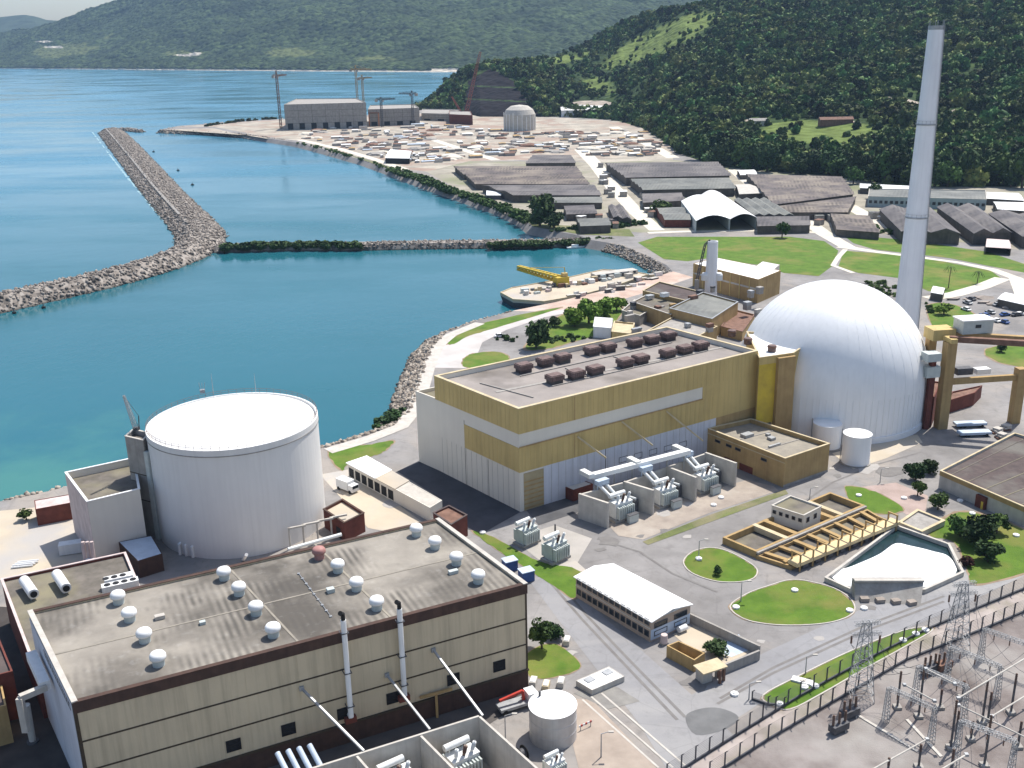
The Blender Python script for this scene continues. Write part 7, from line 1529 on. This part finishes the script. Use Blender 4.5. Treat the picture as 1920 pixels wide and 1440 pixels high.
# dark breakers
for k,(u,v,lab) in enumerate(((1572,1372,'dark breaker cluster at the left of the switchyard, the lower one'),(1592,1345,'dark breaker cluster at the left of the switchyard, the upper one'),(1742,1262,'dark breaker frame between the two lattice pylons'),(1768,1256,'red brown breaker frame right of the dark one between the pylons'))):
    b=P(u,v); rt=thing('circuit_breaker',lab,'breaker',b); m_=M['rust'] if k==3 else M['steel_d']
    mb=MB(); mb.box(b+Vector((0,0,1.)),(3.2,1.4,1.2),.5); mb.build('cabinet',m_,rt); mb=MB(); [mb.bar(b+Vector((dx,dy,0)),b+Vector((dx,dy,.5)),.15) for dx in (-1,1) for dy in (-.4,.4)]; mb.build('frame',M['steel'],rt)
    for j in range(3):
        mb=MB(); a=b+Vector((-1.1+j*1.1,-.5+j*.55,1.6)); [mb.tube(a+Vector((0,0,i*.32)),a+Vector((0,0,i*.32+.26)),.24,.15,8) for i in range(6)]; mb.build('insulator',M['ceram'],rt)
# cable troughs
for k,(a,b,lab) in enumerate((((1605,1340),(1720,1410),'pale cable trough cover crossing the switchyard gravel on the left'),((1700,1350),(1765,1420),'pale cable trough cover in the middle of the switchyard'))):
    A=P(*a);B=P(*b); mb=MB(); mb.bar(A+Vector((0,0,.08)),B+Vector((0,0,.08)),.5,.2); mb.build('cable_trough',M['conc_l'],None,loc=A,label=lab,cat='trough')
# ================================================================ lamps, caps, cars
LAMPS=[(1389,1128,1092,'grey lamp post at the tip of the large oval lawn'),(1510,1264,1231,'grey lamp post beside the long lawn strip along the fence'),(1310,1046,1014,'grey lamp post on the small round lawn'),(1518,936,916,'grey lamp post behind the pump house on the intake chamber'),(1404,1312,1282,'dark post at the start of the short fence by the service road'),(948,1396,1342,'lamp post beside the right wall of the front compound'),(1127,1420,1376,'lamp post on the plaza right of the silver tank'),(1113,945,915,'lamp post in front of the first transformer bay'),(1650,905,880,'lamp post at the edge of the plaza before the dome')]
for u,v,vt,lab in LAMPS:
    b=P(u,v); z=H(b,vt); rt=thing('lamp_post',lab,'lamp post',b); mb=MB(); mb.tube(b,(b.x,b.y,z),.12,.07,8); mb.build('pole',M['steel'],rt); mb=MB(); t_=Vector((b.x,b.y,z)); mb.bar(t_,t_+Vector((1.3,.2,.25)),.09); mb.build('arm',M['steel'],rt); mb=MB(); mb.box(t_+Vector((1.5,.2,.2)),(.8,.35,.18)); mb.build('lamp_head',M['conc_l'],rt)
CAPS=[(1310,1049,'small round lawn'),(1380,1140,'left tip of the large oval lawn'),(1490,1108,'upper edge of the large oval lawn'),(1593,1146,'right tip of the large oval lawn'),(1620,1142,'corner of the concrete weir block'),(1693,1202,'fence side lawn strip nearest its middle'),(1717,1190,'far end of the lawn strip between two others'),(1735,1183,'very far tip of the fence side lawn strip'),(1528,1288,'lawn strip right of the big white slab'),(1508,1290,'lawn strip just below the big white slab'),(1462,1322,'near tip of the lawn strip beside the fence'),(1377,1303,'bare paving left of the service road'),(1905,1005,'lawn at the right picture edge'),(1823,964,'lawn behind the cluster of trees'),(1610,930,'small lawn behind the intake chamber'),(1352,934,'gravel in front of the rightmost transformer bay'),(1338,948,'grass bank by the transformer bays'),(1800,940,'paving before the brown roofed building'),(1695,935,'paving left of the young trees'),(905,1000,'lawn edge behind the tan building')]
for u,v,where in CAPS:
    b=P(u,v); rt=thing('inspection_chamber','small white concrete chamber on the '+where,'manhole',b); mb=MB(); mb.lathe(b,[(.72,0),(.72,.35),(.66,.42),(.02,.46)],8,True); mb.build('body',M['white'],rt); mb=MB(); mb.lathe(b+Vector((0,0,.44)),[(.4,0),(.4,.1),(.02,.12)],8,True); mb.build('lid',M['white'],rt)
b=P(1505,1279); rt=thing('slab_cover','large flat white slab at the near end of the fence side lawn','slab',b); mb=MB(); mb.box(b+Vector((0,0,.2)),(3.6,1.4,.4),-.5); mb.build('slab',M['white'],rt); mb=MB(); mb.box(b+Vector((0,0,.44)),(1.,.8,.1),-.5); mb.build('hatch',M['conc_l'],rt)
def car(label,p,yaw,m,group):
    rt=thing('parked_car',label,'car',p,group); cs,sn=math.cos(yaw),math.sin(yaw); T=lambda x,y,z:Vector((p[0]+cs*x-sn*y,p[1]+sn*x+cs*y,p[2]+z))
    prof=[(-2.1,.35),(2.1,.35),(2.15,.75),(1.1,.92),(-1.75,.95),(-2.15,.8)]
    mb=MB(); mb.add([T(x,-.85,z) for x,z in prof]+[T(x,.85,z) for x,z in prof],[tuple(range(6)),tuple(range(11,5,-1))]+[(i,6+i,6+(i+1)%6,(i+1)%6) for i in range(6)]); mb.build('body',m,rt)
    pf=[(-1.7,.93),(1.0,.91),(.35,1.42),(-1.3,1.45)]; mb=MB(); mb.add([T(x,-.74,z) for x,z in pf]+[T(x,.74,z) for x,z in pf],[tuple(range(4)),tuple(range(7,3,-1))]+[(i,4+i,4+(i+1)%4,(i+1)%4) for i in range(4)]); mb.build('windows',M['glass'],rt)
    mb=MB(); mb.box(T(-.5,0,1.46),(1.6,1.4,.06),yaw); mb.build('roof',m,rt)
    for x in (-1.35,1.35):
        for y in (-.82,.82): mb=MB(); a=T(x,y-.1,.33);b=T(x,y+.1,.33); mb.tube(a,b,.33,.33,10); mb.build('wheel',M['black'],rt)
    return rt
cc=[('white','white'),('silver grey','steel'),('dark','steel_d'),('blue','blue'),('red','red')]
g=random.Random(3)
for nm,mk in cc:
    pr0=None
    for k in range(3 if nm!='red' else 1):
        u=g.uniform(1775,1925); v=562+g.uniform(-6,34)+(u-1775)*.12
        p=P(u,v); y_=g.choice([.3,1.9])
        lab='%s car in the car park beyond the gantry'%nm; gp='%s cars parked beyond the gantry'%nm
        if pr0 is None: pr0=car(lab,Vector((0,0,0)),0,M[mk],gp); pr0.location=p; pr0.rotation_euler=(0,0,y_)
        else: copy_tree(pr0,p,y_)
for (u,v,y_,mk,lab) in ((1902,958,-.5,'white','white car parked against the brown roofed building'),(938,632,.3,'white','pale car on the path behind the ochre hall'),(1520,1000,.5,'steel','') )[:2]: car(lab,P(u,v),y_,M[mk],None)
for k in range(10):
    u=1770+g.uniform(0,150); v=545+g.uniform(0,22)+(u-1770)*.12; p=P(u,v); rt=thing('stone_pile','low pile of grey rubble beyond the gantry car park','pile',p,'rubble piles beyond the car park')
    mb=MB(); V,T=random.choice(ROCKS); s_=g.uniform(1.2,2.6); mb.add([(p.x+q_[0]*s_*1.5,p.y+q_[1]*s_*1.2,max(-.05,q_[2]*s_*.6)) for q_ in V],[tuple(t_) for t_ in T]); mb.build('stones',M['rock'],rt)
# pergola like awnings and parking roofs right of the stack
for (px_,lab) in (([(1870,560),(1960,580),(1970,566),(1885,548)],'long pale awning roof right of the stack at the picture edge'),([(1745,548),(1768,552),(1772,540),(1750,536)],'small white hut at the right foot of the tall stack')):
    gable('awning',lab,px_,3.2,M['white_roof'],1,rise=.5,cat='shelter')
# surf along the rocks
def surf(px,w0,label,seed):
    r_=random.Random(seed); pts=PP(px,WZ); mb=MB()
    dense=[lerp(pts[i],pts[i+1],k/14) for i in range(len(pts)-1) for k in range(14)]
    for a,b in zip(dense,dense[1:]):
        if r_.random()<.25: continue
        e=(b-a).normalized(); n_=Vector((-e.y,e.x,0)); w1,w2=r_.uniform(.2,1)*w0,r_.uniform(.2,1)*w0; q_=[a-n_*w1,b-n_*w2,b+n_*w2*.6,a+n_*w1*.6]; mb.add([(p.x,p.y,WZ+.03) for p in q_],[(0,1,2,3)])
    mb.build('surf',M['surf'],None,kind='stuff',label=label,cat='foam')
surf([(172,246),(198,280),(226,316),(254,350),(286,390),(318,424),(334,446)],1.6,'thin broken line of surf along the outer side of the breakwater',1)
# extra vehicles and site clutter
for (u,v,y_,mk,lab) in ((735,905,-.7,'steel','silver car parked beside the long low shed'),): car(lab,P(u,v),y_,M[mk],None)
# signs of use: kerbs round the lawns
for q_ in (lawns[0],lawns[1],lawns[2]):
    pts=PP(smooth_px(q_),0.); o_=inset(ccw([(p.x,p.y) for p in pts]),-.25); i_=inset(ccw([(p.x,p.y) for p in pts]),-.02); mb=MB(); mb.ring(o_,i_,0,.14); mb.build('kerb',M['conc_l'],kind='structure')
# ================================================================ air
xs=[p for p in hv.reshape(-1,3)]
mb=MB(); mb.hexa([(-9000,-150,-8),(9000,-150,-8),(9000,9900,-8),(-9000,9900,-8)],[(-9000,-150,1150),(9000,-150,1150),(9000,9900,1150),(-9000,9900,1150)])
m,t,b=nt('air'); t.nodes.remove(b); pv=t.nodes.new('ShaderNodeVolumePrincipled'); pv.inputs['Density'].default_value=.44e-4; pv.inputs['Color'].default_value=(.46,.69,1.,1); pv.inputs['Anisotropy'].default_value=.1
t.links.new(pv.outputs[0],t.nodes['Material Output'].inputs['Volume'])
mb.build('haze',m,kind='stuff')
for o in bpy.data.objects:
    if '_w' in o: del o['_w']
